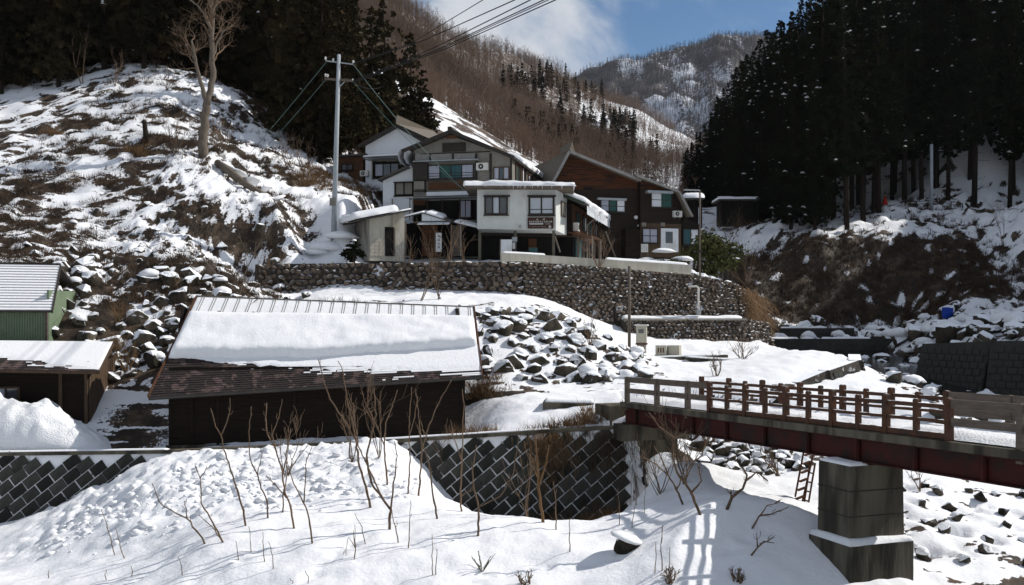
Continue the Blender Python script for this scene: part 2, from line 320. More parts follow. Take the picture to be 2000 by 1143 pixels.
class RBF:
    def __init__(s, pts, c):
        A = np.array(pts, float); s.p = A[:, :2]; s.c = c; n = len(A)
        d = np.sqrt(((s.p[:, None]-s.p[None])**2).sum(-1) + c*c)
        M = np.zeros((n+3, n+3)); M[:n, :n] = -d + 0.02*np.eye(n); M[:n, n] = 1; M[:n, n+1:] = s.p; M[n, :n] = 1; M[n+1:, :n] = s.p.T
        r = np.zeros(n+3); r[:n] = A[:, 2]
        s.w = np.linalg.solve(M, r)
    def __call__(s, x, y):
        x = np.asarray(x, float); sh = x.shape; x = x.ravel(); y = np.asarray(y, float).ravel(); n = len(s.p)
        out = s.w[n] + s.w[n+1]*x + s.w[n+2]*y
        for i in range(n): out = out - s.w[i]*np.sqrt((x-s.p[i,0])**2 + (y-s.p[i,1])**2 + s.c**2)
        return out.reshape(sh)
RL = RBF(LOWC, 1.2); RH = RBF(HIC, 2.0)

WALLPTS = [(-60, 39.2), (-14, 39.35), (0, 39.45), (4.7, 38.9)]      # block wall, top edge in plan
def wallY(x): return np.interp(x, [p[0] for p in WALLPTS], [p[1] for p in WALLPTS])
def wallZ(x): return np.interp(x, [-20.5, -14, -4, 0, 4.7], [-5.38, -5.28, -4.85, -4.62, -4.2])
W2 = [(-15.6, 60.6), (-8, 60.2), (0.5, 59.2), (6, 60.2), (11.5, 62), (14.2, 63.6), (15.8, 66.4), (16.4, 71), (16.2, 80)]   # stone wall, top edge in plan
def wall2Y(x): return np.interp(x, [-15.6, -8, 0.5, 6, 11.5, 14.2, 15.8], [60.6, 60.2, 59.2, 60.2, 62, 63.6, 66.4])
RIVER = np.array([(9,122,-0.3),(12.5,104,-0.6),(16,91,-0.9),(19.2,78,-1.5),(20.5,68,-2.0),(21,60,-2.9),(22.5,51,-3.9),(25,42,-5.2),(24.6,34,-6.6),(19.5,26.0,-7.12),(12,21.8,-7.3),(0,17,-7.9)])
RWID = np.array([2.5,2.5,3.2,4.2,4.8,4.4,3.6,3.2,3.2,3.0,3,3])
def river_dist(x, y):
    best = np.full(x.shape, 1e9); zr = np.zeros(x.shape); wd = np.ones(x.shape)
    for i in range(len(RIVER)-1):
        a = RIVER[i]; b = RIVER[i+1]; dx, dy = b[0]-a[0], b[1]-a[1]
        t = np.clip(((x-a[0])*dx + (y-a[1])*dy)/(dx*dx+dy*dy), 0, 1)
        d = np.hypot(x-a[0]-t*dx, y-a[1]-t*dy); m = d < best
        best = np.where(m, d, best); zr = np.where(m, a[2]+t*(b[2]-a[2]), zr); wd = np.where(m, RWID[i]+t*(RWID[i+1]-RWID[i]), wd)
    return best, zr, wd
def house_z(x, y):
    return np.interp(x, [-15.6, 0.5, 6, 11.5, 14.2, 16.4], [3.2, 3.2, 2.85, 2.45, 1.9, 0.9]) + np.clip(y-wall2Y(x)-0.6, 0, 30)*0.10
def base_height(x, y):
    x = np.asarray(x, float); y = np.asarray(y, float)
    zl = RL(x, y); zh = RH(x, y)
    left = x < 4.8
    high = np.where(left, y > wallY(x), False)
    mix = sstep(np.interp(x, [8, 12], [44.0, 40.5]), np.interp(x, [8, 12], [47.5, 46.5]), y + np.clip(x-12, 0, 6)*0.3) if False else sstep(0, 1, (y + np.clip(x-12, 0, 6)*0.3 - np.interp(x, [8, 12], [44.0, 40.5]))/np.interp(x, [8, 12], [3.5, 6.0]))
    z = np.where(left, np.where(high, np.maximum(zh, -5.6), zl), zl*(1-mix) + zh*mix)
    ret = (x >= 4.8) & (x < 6.2) & (y > 44.5)
    z = np.where(ret, zh, z)
    d, zr, wd = river_dist(x, y)
    bed = zr - 0.45 + np.clip(d-wd*0.85, 0, None)*np.where(y < 46, 0.55, 1.05) + np.where((y > 84) & (x > 20), 50, 0)
    z = np.where(d < wd*4, np.minimum(z, bed), z)
    inside = (x > -15.6) & (x < np.interp(y, [60, 73, 82, 92], [16.0, 15.6, 12.5, 9.0])) & (y > wall2Y(x)) & (y < 92)
    hz = house_z(x, y)
    edge = sstep(-15.6, -14.2, x)
    flat = sstep(-11.4, -9.0, x)*(1-sstep(75, 83, y)); z = np.where(inside, np.maximum(z, z*(1-edge)+hz*edge)*(1-flat)+hz*flat, z)
    return z
def masks(x, y, z):
    """dump: lumpy snow pushed over the wall; hill: rough grassy slope"""
    dump = sstep(31.5, 34, y)*(1-sstep(38.9, 39.2, y))*sstep(-19, -17, x)*(1-sstep(-3.6, -2.6, x))
    dump = np.maximum(dump, 0.55*sstep(30, 31.5, y)*(1-sstep(33, 34, y))*sstep(-15, -12, x)*(1-sstep(-8, -6, x)))
    hill = sstep(50, 53, y)*(1-sstep(-14.5, -11, x))*(y < 112)
    hill = np.maximum(hill, sstep(69, 72, y)*(1-sstep(-9.5, -7.5, x))*(y < 112))
    far = sstep(16.3, 17.5, x)*sstep(74, 82, y)
    return dump, hill, far
DENTS = []
_r = random.Random(5)
def trail(pts, n, s=0.16):
    for i in range(n):
        t = i/(n-1)*(len(pts)-1); k = min(int(t), len(pts)-2); f = t-k
        x = pts[k][0]*(1-f)+pts[k+1][0]*f; y = pts[k][1]*(1-f)+pts[k+1][1]*f
        DENTS.append((x+_r.uniform(-.12, .12), y+_r.uniform(-.12, .12), s*_r.uniform(.8, 1.3), 0.10*_r.uniform(.6, 1.2)))
trail([(-12, 27.5), (-10.5, 28.6), (-9, 29.5)], 14); trail([(-9.5, 26.4), (-7.8, 27.6), (-6.5, 28.6)], 12); trail([(-5.5, 26.2), (-5, 27.6), (-4.2, 28.8)], 12)
trail([(-1, 25.6), (1.5, 26.2), (4, 26.0)], 18, 0.13); trail([(5.2, 25.6), (6.6, 27.0)], 9, 0.2)
for k in range(80): DENTS.append((_r.uniform(10.5, 17), _r.uniform(28, 35), _r.uniform(.12, .3), _r.uniform(.1, .24)))
def height(x, y, detail=True):
    x = np.asarray(x, float); y = np.asarray(y, float)
    z = base_height(x, y)
    if not detail: return z
    dump, hill, far = masks(x, y, z)
    near = y < 60
    z = z + (fbm(x*0.55, y*0.55, 3, 3)-0.5)*0.34*np.where(y < 39, 1, 0.6) + (fbm(x*2.1, y*2.1, 9, 3)-0.5)*0.10 + (fbm(x*6, y*6, 10, 2)-0.5)*0.025
    lump = np.maximum(fbm(x*1.9, y*1.9, 21, 3)-0.42, 0)*1.2 + np.maximum(vnoise(x*3.6, y*3.6, 5)-0.55, 0)*0.42
    bil = np.abs(vnoise(x*2.6, y*2.6, 91)-.5)*2; bil2 = np.abs(vnoise(x*4.9, y*4.9, 92)-.5)*2; bil3 = vnoise(x*7.5, y*7.5, 93)
    z = z + dump*(lump*0.3 + (1-bil)*0.16 + (1-bil2)*0.11 + bil3*0.07 - 0.2)
    rough = (fbm(x*0.9, y*0.9, 41, 5, 0.6)-0.5)
    z = z + hill*rough*1.15 + far*rough*1.6
    for (dx, dy, s, h) in DENTS:
        m = (np.abs(x-dx) < 3*s) & (np.abs(y-dy) < 3*s)
        if m.any(): z[m] -= h*np.exp(-((x[m]-dx)**2+(y[m]-dy)**2)/(s*s))
    return z
_HC = {}
def gz(x, y): return float(height(np.array([float(x)]), np.array([float(y)]))[0])

def bare_field(x, y, z, zx, zy):
    """0 = snow, 1 = bare ground; patches with a shape of their own, steeper ground holds less snow"""
    slope = np.hypot(zx, zy)
    dump, hill, far = masks(x, y, z)
    n1 = fbm(x*0.35, y*0.6, 61, 5, 0.6); n2 = fbm(x*1.4, y*2.2, 71, 4, 0.62); n3 = fbm(x*2.6, y*3.4, 73, 4, 0.7)
    b = np.zeros_like(x)
    up = sstep(17, 20, z)                                   # the upper knoll holds more snow
    b = np.maximum(b, hill*(sstep(0.455, 0.64, n1*0.34+n2*0.33+n3*0.33 - up*0.06 + 0.06*sstep(0.6, 1.2, slope) + 0.05*sstep(-16,-24,x) - 0.02)))
    b = np.maximum(b, far*np.clip(sstep(0.46, 0.62, n1*0.45+n2*0.55 + 0.12*sstep(0.6,1.6,slope)*(z < 8) - 0.04*(z > 8)), 0, 1))
    cl = (y > 85.5) & (y < 95) & (x > 17) & (x < 44) & (z < 7.4) & (z > -0.5)
    b = np.where(cl, np.maximum(b, sstep(0.40, 0.50, 0.85*n2 + 0.1*n1 + 0.15)), b)
    st = (x < -6) & (y > 44.5) & (y < 56) & (z > -4)                                   # stony terraces beside the barn
    b = np.where(st, np.maximum(b, sstep(0.42, 0.60, n2 + 0.13*sstep(0.3, 0.9, slope))), b)
    rb = (x > -3) & (x < 7.5) & (y > 45) & (y < 56)
    b = np.where(rb, np.maximum(b, 0.8*sstep(0.55, 0.68, n2)), b)
    cr = (y < 39.6) & (y > 34.2) & (x > -3.5) & (x < 6.8) & (z < -7.0)                   # creek bed under the wall
    b = np.where(cr, np.maximum(b, sstep(-6.9, -7.3, z)), b)
    ub = (x > 6.5) & (x < 13) & (y > 38) & (y < 46)                                     # rubble under the bridge
    b = np.where(ub, np.maximum(b, 0.9*sstep(0.46, 0.58, n2)), b)
    rbk = (x > 10) & (x < 22) & (y < 40) & (y > 24)
    b = np.where(rbk, np.maximum(b, 0.9*sstep(0.62, 0.72, n2)), b)
    rd = (x < -11) & (y > 40.3) & (y < 46) & (z < -3.8)                                  # worn track between the sheds
    tr = np.exp(-((x+16.0+(y-42)*-0.3)/1.9)**2)
    b = np.where(rd, np.maximum(b, tr*sstep(0.30, 0.5, fbm(x*0.6, y*3, 8, 4)+0.08)), b)
    d, zr, wd = river_dist(x, y)
    b = np.where((d < wd*1.5) & (z < zr+np.where(y < 42, 0.12, 0.5)), np.maximum(b, sstep(0.36, 0.5, n2+0.1)), b)
    rb2 = (x > 18) & (x < 34) & (y > 40) & (y < 66)
    b = np.where(rb2, np.maximum(b, sstep(0.45, 0.58, n2)), b)
    gr = (np.abs(y-(45.3-0.12*(x+2))) < 0.38) & (x > -3) & (x < 0.6)                     # brown grass strip by the path
    b = np.where(gr, 0.9, b)
    return b

def ground_material(name, snowc, dirt1, dirt2, dirt3, s=1.0):
    m = bpy.data.materials.new(name); m.use_nodes = True; n = m.node_tree.nodes; l = m.node_tree.links
    bs = n['Principled BSDF']; bs.inputs['Roughness'].default_value = 0.75; bs.inputs['Specular IOR Level'].default_value = 0.2
    at = n.new('ShaderNodeAttribute'); at.attribute_name = 'bare'
    ge = n.new('ShaderNodeNewGeometry')
    nz = n.new('ShaderNodeTexNoise'); nz.inputs['Scale'].default_value = 6.5*s; nz.inputs['Detail'].default_value = 7; nz.inputs['Roughness'].default_value = 0.7; l.new(ge.outputs['Position'], nz.inputs['Vector'])
    ma = n.new('ShaderNodeMath'); ma.operation = 'MULTIPLY_ADD'; ma.inputs[1].default_value = 2.0; l.new(nz.outputs['Fac'], ma.inputs[0]); l.new(at.outputs['Fac'], ma.inputs[2])
    mr = n.new('ShaderNodeMapRange'); mr.interpolation_type = 'SMOOTHSTEP'; mr.inputs['From Min'].default_value = 1.42; mr.inputs['From Max'].default_value = 1.58; l.new(ma.outputs[0], mr.inputs['Value'])
    n2 = n.new('ShaderNodeTexNoise'); n2.inputs['Scale'].default_value = 1.3*s; n2.inputs['Detail'].default_value = 8; n2.inputs['Roughness'].default_value = 0.7; l.new(ge.outputs['Position'], n2.inputs['Vector'])
    rp = n.new('ShaderNodeValToRGB'); e = rp.color_ramp.elements
    e[0].position = 0.34; e[0].color = (*dirt1, 1); e[1].position = 0.66; e[1].color = (*dirt3, 1); k = rp.color_ramp.elements.new(0.5); k.color = (*dirt2, 1)
    l.new(n2.outputs['Fac'], rp.inputs['Fac'])
    mx = n.new('ShaderNodeMix'); mx.data_type = 'RGBA'; mx.inputs['A'].default_value = (*snowc, 1); l.new(rp.outputs['Color'], mx.inputs['B']); l.new(mr.outputs[0], mx.inputs['Factor'])
    l.new(mx.outputs['Result'], bs.inputs['Base Color'])
    b1 = n.new('ShaderNodeTexNoise'); b1.inputs['Scale'].default_value = 7*s; b1.inputs['Detail'].default_value = 8; b1.inputs['Roughness'].default_value = 0.6; l.new(ge.outputs['Position'], b1.inputs['Vector'])
    bp = n.new('ShaderNodeBump'); bp.inputs['Strength'].default_value = 0.5; bp.inputs['Distance'].default_value = 0.06/s; l.new(b1.outputs['Fac'], bp.inputs['Height']); l.new(bp.outputs[0], bs.inputs['Normal'])
    return m
GROUNDM = ground_material('snowy_ground', (0.755, 0.765, 0.785), (0.014, 0.011, 0.008), (0.036, 0.025, 0.017), (0.10, 0.07, 0.045))
HILLM = ground_material('wooded_hillside', (0.74, 0.75, 0.77), (0.045, 0.034, 0.027), (0.085, 0.062, 0.047), (0.12, 0.088, 0.066), 0.10)

def grid_mesh(name, xs, ys, hfun, bfun):
    X, Yy = np.meshgrid(xs, ys); Z = hfun(X, Yy)
    zx = np.gradient(Z, axis=1)/np.gradient(X, axis=1); zy = np.gradient(Z, axis=0)/np.gradient(Yy, axis=0)
    B = bfun(X, Yy, Z, zx, zy)
    nx, ny = len(xs), len(ys)
    V = np.stack([X.ravel(), Yy.ravel(), Z.ravel()], 1)
    i = (np.arange(ny-1)[:, None]*nx + np.arange(nx-1)[None]).ravel()
    Fc = np.stack([i, i+1, i+nx+1, i+nx], 1)
    me = mesh_np(name, V, Fc, True)
    a = me.attributes.new('bare', 'FLOAT', 'POINT'); a.data.foreach_set('value', B.ravel().astype(np.float32))
    return me
xs = np.unique(np.concatenate([np.linspace(-75, -24, 90), np.linspace(-24, 20, 320), np.linspace(20, 75, 110)]))
ys = np.unique(np.concatenate([np.linspace(16, 22.5, 14), np.linspace(22.5, 46, 200), np.linspace(46, 66, 105), np.linspace(66, 112, 130)]))
# rows of vertices hugging the block wall so that the step stays behind its face
link('ground', grid_mesh('ground', xs, ys, height, bare_field), GROUNDM)['kind'] = 'structure'

# far hills: one coarse sheet behind the near ground
def far_height(x, y):
    z = base_height(x, y)
    return z - 0.5 + (fbm(x*0.03, y*0.03, 15, 5, 0.55)-0.5)*np.clip((y-110)*0.06, 0, 9) + (fbm(x*0.2, y*0.2, 16, 3)-0.5)*1.2
def snow_ridge(x, y):
    """1 on the open snow slope behind the house and in the snow gullies"""
    pts = [(700,112,135),(760,150,132),(840,205,128),(900,245,126),(960,280,124),(1020,315,122),(1075,350,118),(1140,395,111)]
    best = np.full(np.shape(x), 1e9)
    w = [W(*p) for p in pts]
    for a, b in zip(w[:-1], w[1:]):
        dx, dy = b[0]-a[0], b[1]-a[1]; t = np.clip(((x-a[0])*dx+(y-a[1])*dy)/(dx*dx+dy*dy), 0, 1)
        best = np.minimum(best, np.hypot(x-a[0]-t*dx, y-a[1]-t*dy))
    r = 1-sstep(4, 9, best+ (fbm(x*0.15, y*0.15, 4, 3)-0.5)*8)
    gul = [[(880,120,265),(960,165,255),(1010,200,250),(1060,225,245),(1090,250,240)], [(1000,210,235),(1040,240,230),(1080,280,215)], [(1230,260,300),(1290,300,290),(1320,330,270)]]
    g = np.full(np.shape(x), 1e9)
    for q in gul:
        w = [W(*p) for p in q]
        for a, b in zip(w[:-1], w[1:]):
            dx, dy = b[0]-a[0], b[1]-a[1]; t = np.clip(((x-a[0])*dx+(y-a[1])*dy)/(dx*dx+dy*dy), 0, 1)
            g = np.minimum(g, np.hypot(x-a[0]-t*dx, (y-a[1]-t*dy)*0.6))
    return np.maximum(r, 0.7*(1-sstep(2, 6, g+(fbm(x*0.1, y*0.1, 6, 3)-0.5)*8)))
def far_bare(x, y, z, zx, zy):
    s = snow_ridge(x, y)
    b = 0.56 + 0.75*(fbm(x*0.035, y*0.02, 33, 5, 0.6)-0.35)
    b = np.where(x > 22, 0.35+0*b, b)
    return np.clip(b*(1-s) + s*(0.16+0.75*sstep(0.40, 0.62, fbm(x*0.35, y*0.35, 35, 4))), 0, 1)
xf = np.linspace(-260, 260, 300); yf = np.concatenate([np.linspace(104, 200, 90), np.linspace(203, 640, 120)])
link('hillside', grid_mesh('hillside', xf, yf, far_height, far_bare), HILLM)['kind'] = 'structure'

# the far mountain
def fm_height(x, y):
    px = 1000 + x*F/np.maximum(y, 1)
    sk = np.interp(px, [900,1100,1140,1200,1290,1340,1400,1450,1500,1560,1700,1900], [215,165,142,122,101,92,64,72,74,60,40,90])
    rz = (HOR-sk)/F*1250.0
    t = np.clip((y-760)/490, 0, 1); back = np.clip((y-1250)/300, 0, 1)
    rid = fbm(x*0.011, y*0.0035, 51, 5, 0.55)
    prof = t**0.85
    z = 40 + (rz-40)*prof*(1-back*0.6)
    z = z + (rid-0.5)*120*np.sin(np.pi*np.clip(t, 0, 1))**0.8*0.9 + (fbm(x*0.03, y*0.03, 52, 4)-0.5)*22
    return z
def fm_bare(x, y, z, zx, zy):
    v = fbm(x*0.035, y*0.008, 55, 5, 0.6)
    return np.clip(0.52 + 2.4*(v-0.46) + 0.3*sstep(160, 60, z) , 0.0, 1)
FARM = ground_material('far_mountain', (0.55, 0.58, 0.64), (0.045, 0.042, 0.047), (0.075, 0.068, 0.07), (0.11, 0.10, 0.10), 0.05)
link('far_mountain', grid_mesh('far_mountain', np.linspace(-120, 820, 260), np.concatenate([np.linspace(740, 1260, 150), np.linspace(1275, 1600, 14)]), fm_height, fm_bare), FARM)['kind'] = 'structure'
# a wide snowfield that carries the ground out to the horizon
link('ground_far', mesh_np('ground_far', [(-5000,-3000,-40.5),(5000,-3000,-40.5),(5000,5500,-40.5),(-5000,5500,-40.5)], [(0,1,2,3)]), SNOW)['kind'] = 'structure'

# river ribbon
def ribbon(name, line, wid, m, n=60, dz=0.0):
    t = np.linspace(0, len(line)-1, n); idx = np.arange(len(line))
    c = np.stack([np.interp(t, idx, line[:, k]) for k in range(3)], 1); w = np.interp(t, idx, wid)
    for _ in range(3):
        c[1:-1] = (c[:-2]+2*c[1:-1]+c[2:])/4
    d = np.gradient(c[:, :2], axis=0); d /= np.linalg.norm(d, axis=1)[:, None]; nr = np.stack([-d[:, 1], d[:, 0]], 1)
    V = []
    for k in np.linspace(-1, 1, 7):
        V.append(np.concatenate([c[:, :2]+nr*(w*k)[:, None], c[:, 2:3]+dz], 1))
    V = np.stack(V, 1).reshape(-1, 3)
    i = (np.arange(n-1)[:, None]*7 + np.arange(6)[None]).ravel()
    return link(name, mesh_np(name, V, np.stack([i, i+1, i+8, i+7], 1), True), m)
ribbon('river', RIVER, RWID*1.15, WATER)['kind'] = 'structure'
cr_ = np.array([(-3.2,38.6,-8.02),(0,37.7,-8.06),(3,37.0,-8.08),(5,38.0,-8.02)])
ribbon('creek', cr_, np.array([.5,.9,1.1,.7]), WATER, 20)['kind'] = 'structure'
# ------------------------------------------------------------------ shape builders
class Frame:
    """a thing's own axes: x along its front, y away from the camera, z up; th turns it about z"""
    def __init__(s, name, origin, th, label=None, cat=None, group=None, make=True):
        s.o = Vector(origin); s.th = th
        s.R = Matrix.Rotation(th, 3, 'Z')
        s.e = empty(name, s.o, th) if make else None
        if s.e is not None: tag(s.e, label, cat, group)
    def ray(s, px, py, yl=0.0):                      # where a photo pixel meets this thing's own plane y = yl
        d = Vector(((px-1000)/F, 1, -(py-HOR)/F)); Rt = s.R.transposed()
        lo = Rt @ (-s.o); ld = Rt @ d
        t = (yl-lo.y)/ld.y; p = lo + ld*t
        return p.x, p.z
    def loc(s, w): return s.R.transposed() @ (Vector(w)-s.o)
    def wor(s, l): return s.o + s.R @ Vector(l)
    def rect(s, name, x0, y0, x1, y1, ya, yb, mat, parent=None):   # box whose front face covers a pixel rectangle at depth ya
        ax, az = s.ray(x0, y1, ya); bx, bz = s.ray(x1, y0, ya)
        return MB().box(ax, bx, ya, yb, az, bz).build(name, mat, parent or s.e)
    def poly(s, name, pix, ya, yb, mat, parent=None):
        return MB().prism([s.ray(x, y, ya) for x, y in pix], ya, yb).build(name, mat, parent or s.e)
    def window(s, x0, y0, x1, y1, ya, panes, fr=TRIM, fw=0.07, rail=None, sill=True, name='window'):
        """frame mesh (part) with a pane (sub-part) behind each opening"""
        ax, az = s.ray(x0, y1, ya); bx, bz = s.ray(x1, y0, ya); d = 0.10
        m = MB(); m.box(ax, bx, ya-d, ya+0.02, az, az+fw).box(ax, bx, ya-d, ya+0.02, bz-fw, bz).box(ax, ax+fw, ya-d, ya+0.02, az+fw, bz-fw).box(bx-fw, bx, ya-d, ya+0.02, az+fw, bz-fw)
        n = len(panes); w = (bx-ax-2*fw)/n
        for i in range(1, n): m.box(ax+fw+w*i-fw*0.4, ax+fw+w*i+fw*0.4, ya-d*0.8, ya+0.02, az+fw, bz-fw)
        if rail: 
            for r in (rail if hasattr(rail, '__len__') else [rail]): m.box(ax+fw, bx-fw, ya-d*0.6, ya+0.015, az+(bz-az)*r-0.02, az+(bz-az)*r+0.02)
        if sill: m.box(ax-0.06, bx+0.06, ya-d-0.05, ya+0.015, az-0.06, az)
        o = m.build(name, fr, s.e)
        for i, pm in enumerate(panes):
            MB().box(ax+fw+w*i+0.005, ax+fw+w*(i+1)-0.005, ya-0.035, ya-0.012, az+fw, bz-fw).build('pane', pm, o)
        return o

def snow_slab(name, o, U, V, t, parent=None, nu=40, nv=14, edge=0.25, over=0.0, seed=0, m=None, amp=0.25, front=1.0):
    """a rounded blanket of snow on the parallelogram o, o+U, o+V (thickness t along the normal)"""
    o = Vector(o); U = Vector(U); V = Vector(V); N = U.cross(V).normalized()
    if N.z < 0: N = -N
    lu, lv = U.length, V.length
    u = np.linspace(0, 1, nu); v = np.linspace(0, 1, nv); Ug, Vg = np.meshgrid(u, v)
    du = np.minimum(Ug, 1-Ug)*lu; dv = np.minimum(Vg*front + (1-front), 1-Vg)*lv if front < 1 else np.minimum(Vg, 1-Vg)*lv
    e = np.clip(np.minimum(du, dv)/edge, 0, 1); h = np.sqrt(np.clip(1-(1-e)**2, 0, 1))
    nse = fbm(Ug*lu*0.9+seed*7.1, Vg*lv*0.9+seed*3.3, 100+seed, 3)-0.5
    H = t*h*(1+nse*amp*2)
    Z = np.array(N)*1.0
    Pt = np.array(o)[None, None] + Ug[..., None]*np.array(U) + Vg[..., None]*np.array(V)
    if over:
        wob = (fbm(Ug*lu*1.3+seed, Vg*2.0, 140+seed, 2)-0.5)*over
        out = (np.array(U)/lu)[None, None]*((Ug-0.5)*2*over*(h > 0.3))[..., None]*0.5 + (np.array(V)/lv)[None, None]*(((Vg-0.5)*2*over)*(h > 0.3) + wob)[..., None]*0.5
        Pt = Pt + out
    Tp = Pt + H[..., None]*Z
    Bt = np.array(o)[None, None] + Ug[..., None]*np.array(U) + Vg[..., None]*np.array(V) - 0.012*Z
    k = nu*nv
    Vv = np.concatenate([Tp.reshape(-1, 3), Bt.reshape(-1, 3)])
    i = (np.arange(nv-1)[:, None]*nu + np.arange(nu-1)[None]).ravel()
    Fc = [np.stack([i, i+1, i+nu+1, i+nu], 1), np.stack([i+nu, i+nu+1, i+1, i], 1)+k]
    def strip(a): 
        a = np.array(a); return np.stack([a[:-1], a[1:], a[1:]+k, a[:-1]+k], 1)
    r0 = np.arange(nu); r1 = (nv-1)*nu+np.arange(nu); c0 = np.arange(nv)*nu; c1 = c0+nu-1
    for a in (r0[::-1], r1, c0, c1[::-1]): Fc.append(strip(a))
    return link(name, mesh_np(name, Vv, np.concatenate(Fc), True), m or SNOW, parent)

def hull_mesh(name, seed, n=14, sub=False, flat=1.0):
    """angular stone: convex hull of jittered points, about 20 to 40 faces, size 1"""
    r = random.Random(seed); bm = bmesh.new()
    for i in range(n):
        v = Vector((r.gauss(0,1), r.gauss(0,1), r.gauss(0,1))).normalized()
        v = Vector([math.copysign(abs(c)**0.62, c) for c in v])*r.uniform(0.42, 0.55)
        v.z *= flat; bm.verts.new(v)
    res = bmesh.ops.convex_hull(bm, input=bm.verts)
    bmesh.ops.delete(bm, geom=[g for g in res['geom_interior'] if isinstance(g, bmesh.types.BMVert)], context='VERTS')
    bmesh.ops.bevel(bm, geom=list(bm.edges), offset=0.035, segments=1, affect='EDGES', clamp_overlap=True) if sub else None
    bmesh.ops.recalc_face_normals(bm, faces=list(bm.faces))
    me = bpy.data.meshes.new(name); bm.to_mesh(me); bm.free()
    return me
BOULDERS = [hull_mesh('boulder', 300+i, 16, True) for i in range(10)]
STONES = [hull_mesh('stone', 400+i, 11, False) for i in range(12)]
for b in BOULDERS: b.materials.append(ROCK)
for b in STONES: b.materials.append(STONE)
def dome_mesh(seed):
    bm = bmesh.new(); bmesh.ops.create_icosphere(bm, subdivisions=2, radius=0.5)
    for v in bm.verts:
        d = mnoise.noise(v.co*2.3 + Vector((seed*3.1, 0, 0)))
        v.co *= 1+0.28*d
        if v.co.z < 0: v.co.z *= 0.25
        v.co.z *= 0.62
    for f in bm.faces: f.smooth = True
    me = bpy.data.meshes.new('snow_cap'); bm.to_mesh(me); bm.free(); me.materials.append(SNOW); return me
CAPS = [dome_mesh(i) for i in range(6)]

# ------------------------------------------------------------------ block retaining wall in front of the barn
bw = tag(empty('block_wall', (0, 39.4, -8)), 'dark concrete wall of slanting blocks with snowy joints below the barn', 'retaining wall')
def wall_face(a, b, za, zb, zbot, batter, name, mat_, parent, thick=0.5, off=(0, 0, 0)):
    """battered wall body between plan points a, b; returns a mapper (s along, h down the face, out) -> world"""
    A = Vector((a[0], a[1], 0)); Bp = Vector((b[0], b[1], 0)); d = (Bp-A); L = d.length; d.normalize(); nrm = Vector((d.y, -d.x, 0))
    def mp_(s, z, out=0.0):
        zt = za+(zb-za)*s/L
        p = A + d*s + nrm*((zt-z)*batter + out); return Vector((p.x, p.y, z))
    p0, p1 = mp_(0, za), mp_(L, zb); q0, q1 = mp_(0, zbot), mp_(L, zbot)
    back = -nrm*thick
    m = MB().hexa([q0+off_, q1+off_, q1+back+off_, q0+back+off_, p0+off_, p1+off_, p1+back+off_, p0+back+off_] if (off_ := -Vector(off)) is not None else [])
    o = m.build(name, mat_, parent)
    return mp_, L
ORG = Vector((0, 39.4, -8))
BLK = MB().box(-.303, .303, -0.04, 0.05, -.199, .199).mesh('block'); BLK.materials.append(BLOCK)
COPE = MB()
def block_face(a, b, za, zb, zbot, s0, s1, batter=0.22):
    mp_, L = wall_face(a, b, za, zb, zbot, batter, 'joint_bed', JOINT, bw, 0.3, ORG)
    d = Vector((b[0]-a[0], b[1]-a[1], 0)).normalized(); nrm = Vector((d.y, -d.x, 0))
    up = (mp_(0, za) - mp_(0, za-1)).normalized(); out = d.cross(up); out = out if out.dot(nrm) > 0 else -out
    pw, ph = 0.645, 0.435; c45 = math.cos(math.radians(40)); s45 = math.sin(math.radians(40))
    for r in range(-40, 41):
        for c in range(-40, 41):
            u = c*pw + (r % 2)*pw*0.5; v = r*ph
            s = s0 + (u*c45 - v*s45); hgt = u*s45 + v*c45
            z = -6.3 + hgt
            zt = za+(zb-za)*s/L
            if s < s0 or s > s1 or s < 0.2 or s > L-0.2 or z > zt-0.22 or z < zbot+0.2: continue
            ex = d*c45 + up*s45; ez = -d*s45 + up*c45; ey = -out
            M = Matrix((ex, ey, ez)).transposed().to_4x4() @ Matrix.Rotation(random.gauss(0,.012), 4, 'Y') @ Matrix.Diagonal((random.uniform(.965,1.035), 1, random.uniform(.965,1.035), 1)); M.translation = mp_(s, z, random.uniform(-.02,.02)) - ORG
            o = bpy.data.objects.new('block', BLK); COL.objects.link(o); o.parent = bw; o.matrix_local = M
block_face((-28.5, 39.26), (-13, 39.35), -5.5, -5.30, -9.4, 0.3, 15.2)
block_face((-6.5, 39.4), (4.7, 38.9), -5.0, -4.25, -9.2, 1.4, 11.0)
block_face((4.7, 38.9), (5.9, 43.6), -4.25, -4.1, -8.6, 0.2, 4.6)
mb = MB()
for a, b, za, zb in [((-28.5,39.26),(-13,39.35),-5.5,-5.30), ((-13,39.35),(-6.5,39.4),-5.30,-5.0), ((-6.5,39.4),(4.7,38.9),-5.0,-4.25)]:
    mb.beam(Vector((a[0],a[1]+.12,za))-ORG, Vector((b[0],b[1]+.12,zb))-ORG, 0.42, 0.14)
mb.build('coping', CONCD, bw)
for k, (a, b, za, zb) in enumerate([((-21.4,39.26),(-13.6,39.30),-5.345,-5.225), ((-6.4,39.36),(1.5,39.18),-4.915,-4.40)]):
    snow_slab('coping_snow', Vector((a[0],a[1],za))-ORG, Vector((b[0]-a[0], b[1]-a[1], zb-za)), (0,0.28,0), 0.05, bw, 60, 6, 0.12, 0.02, k)

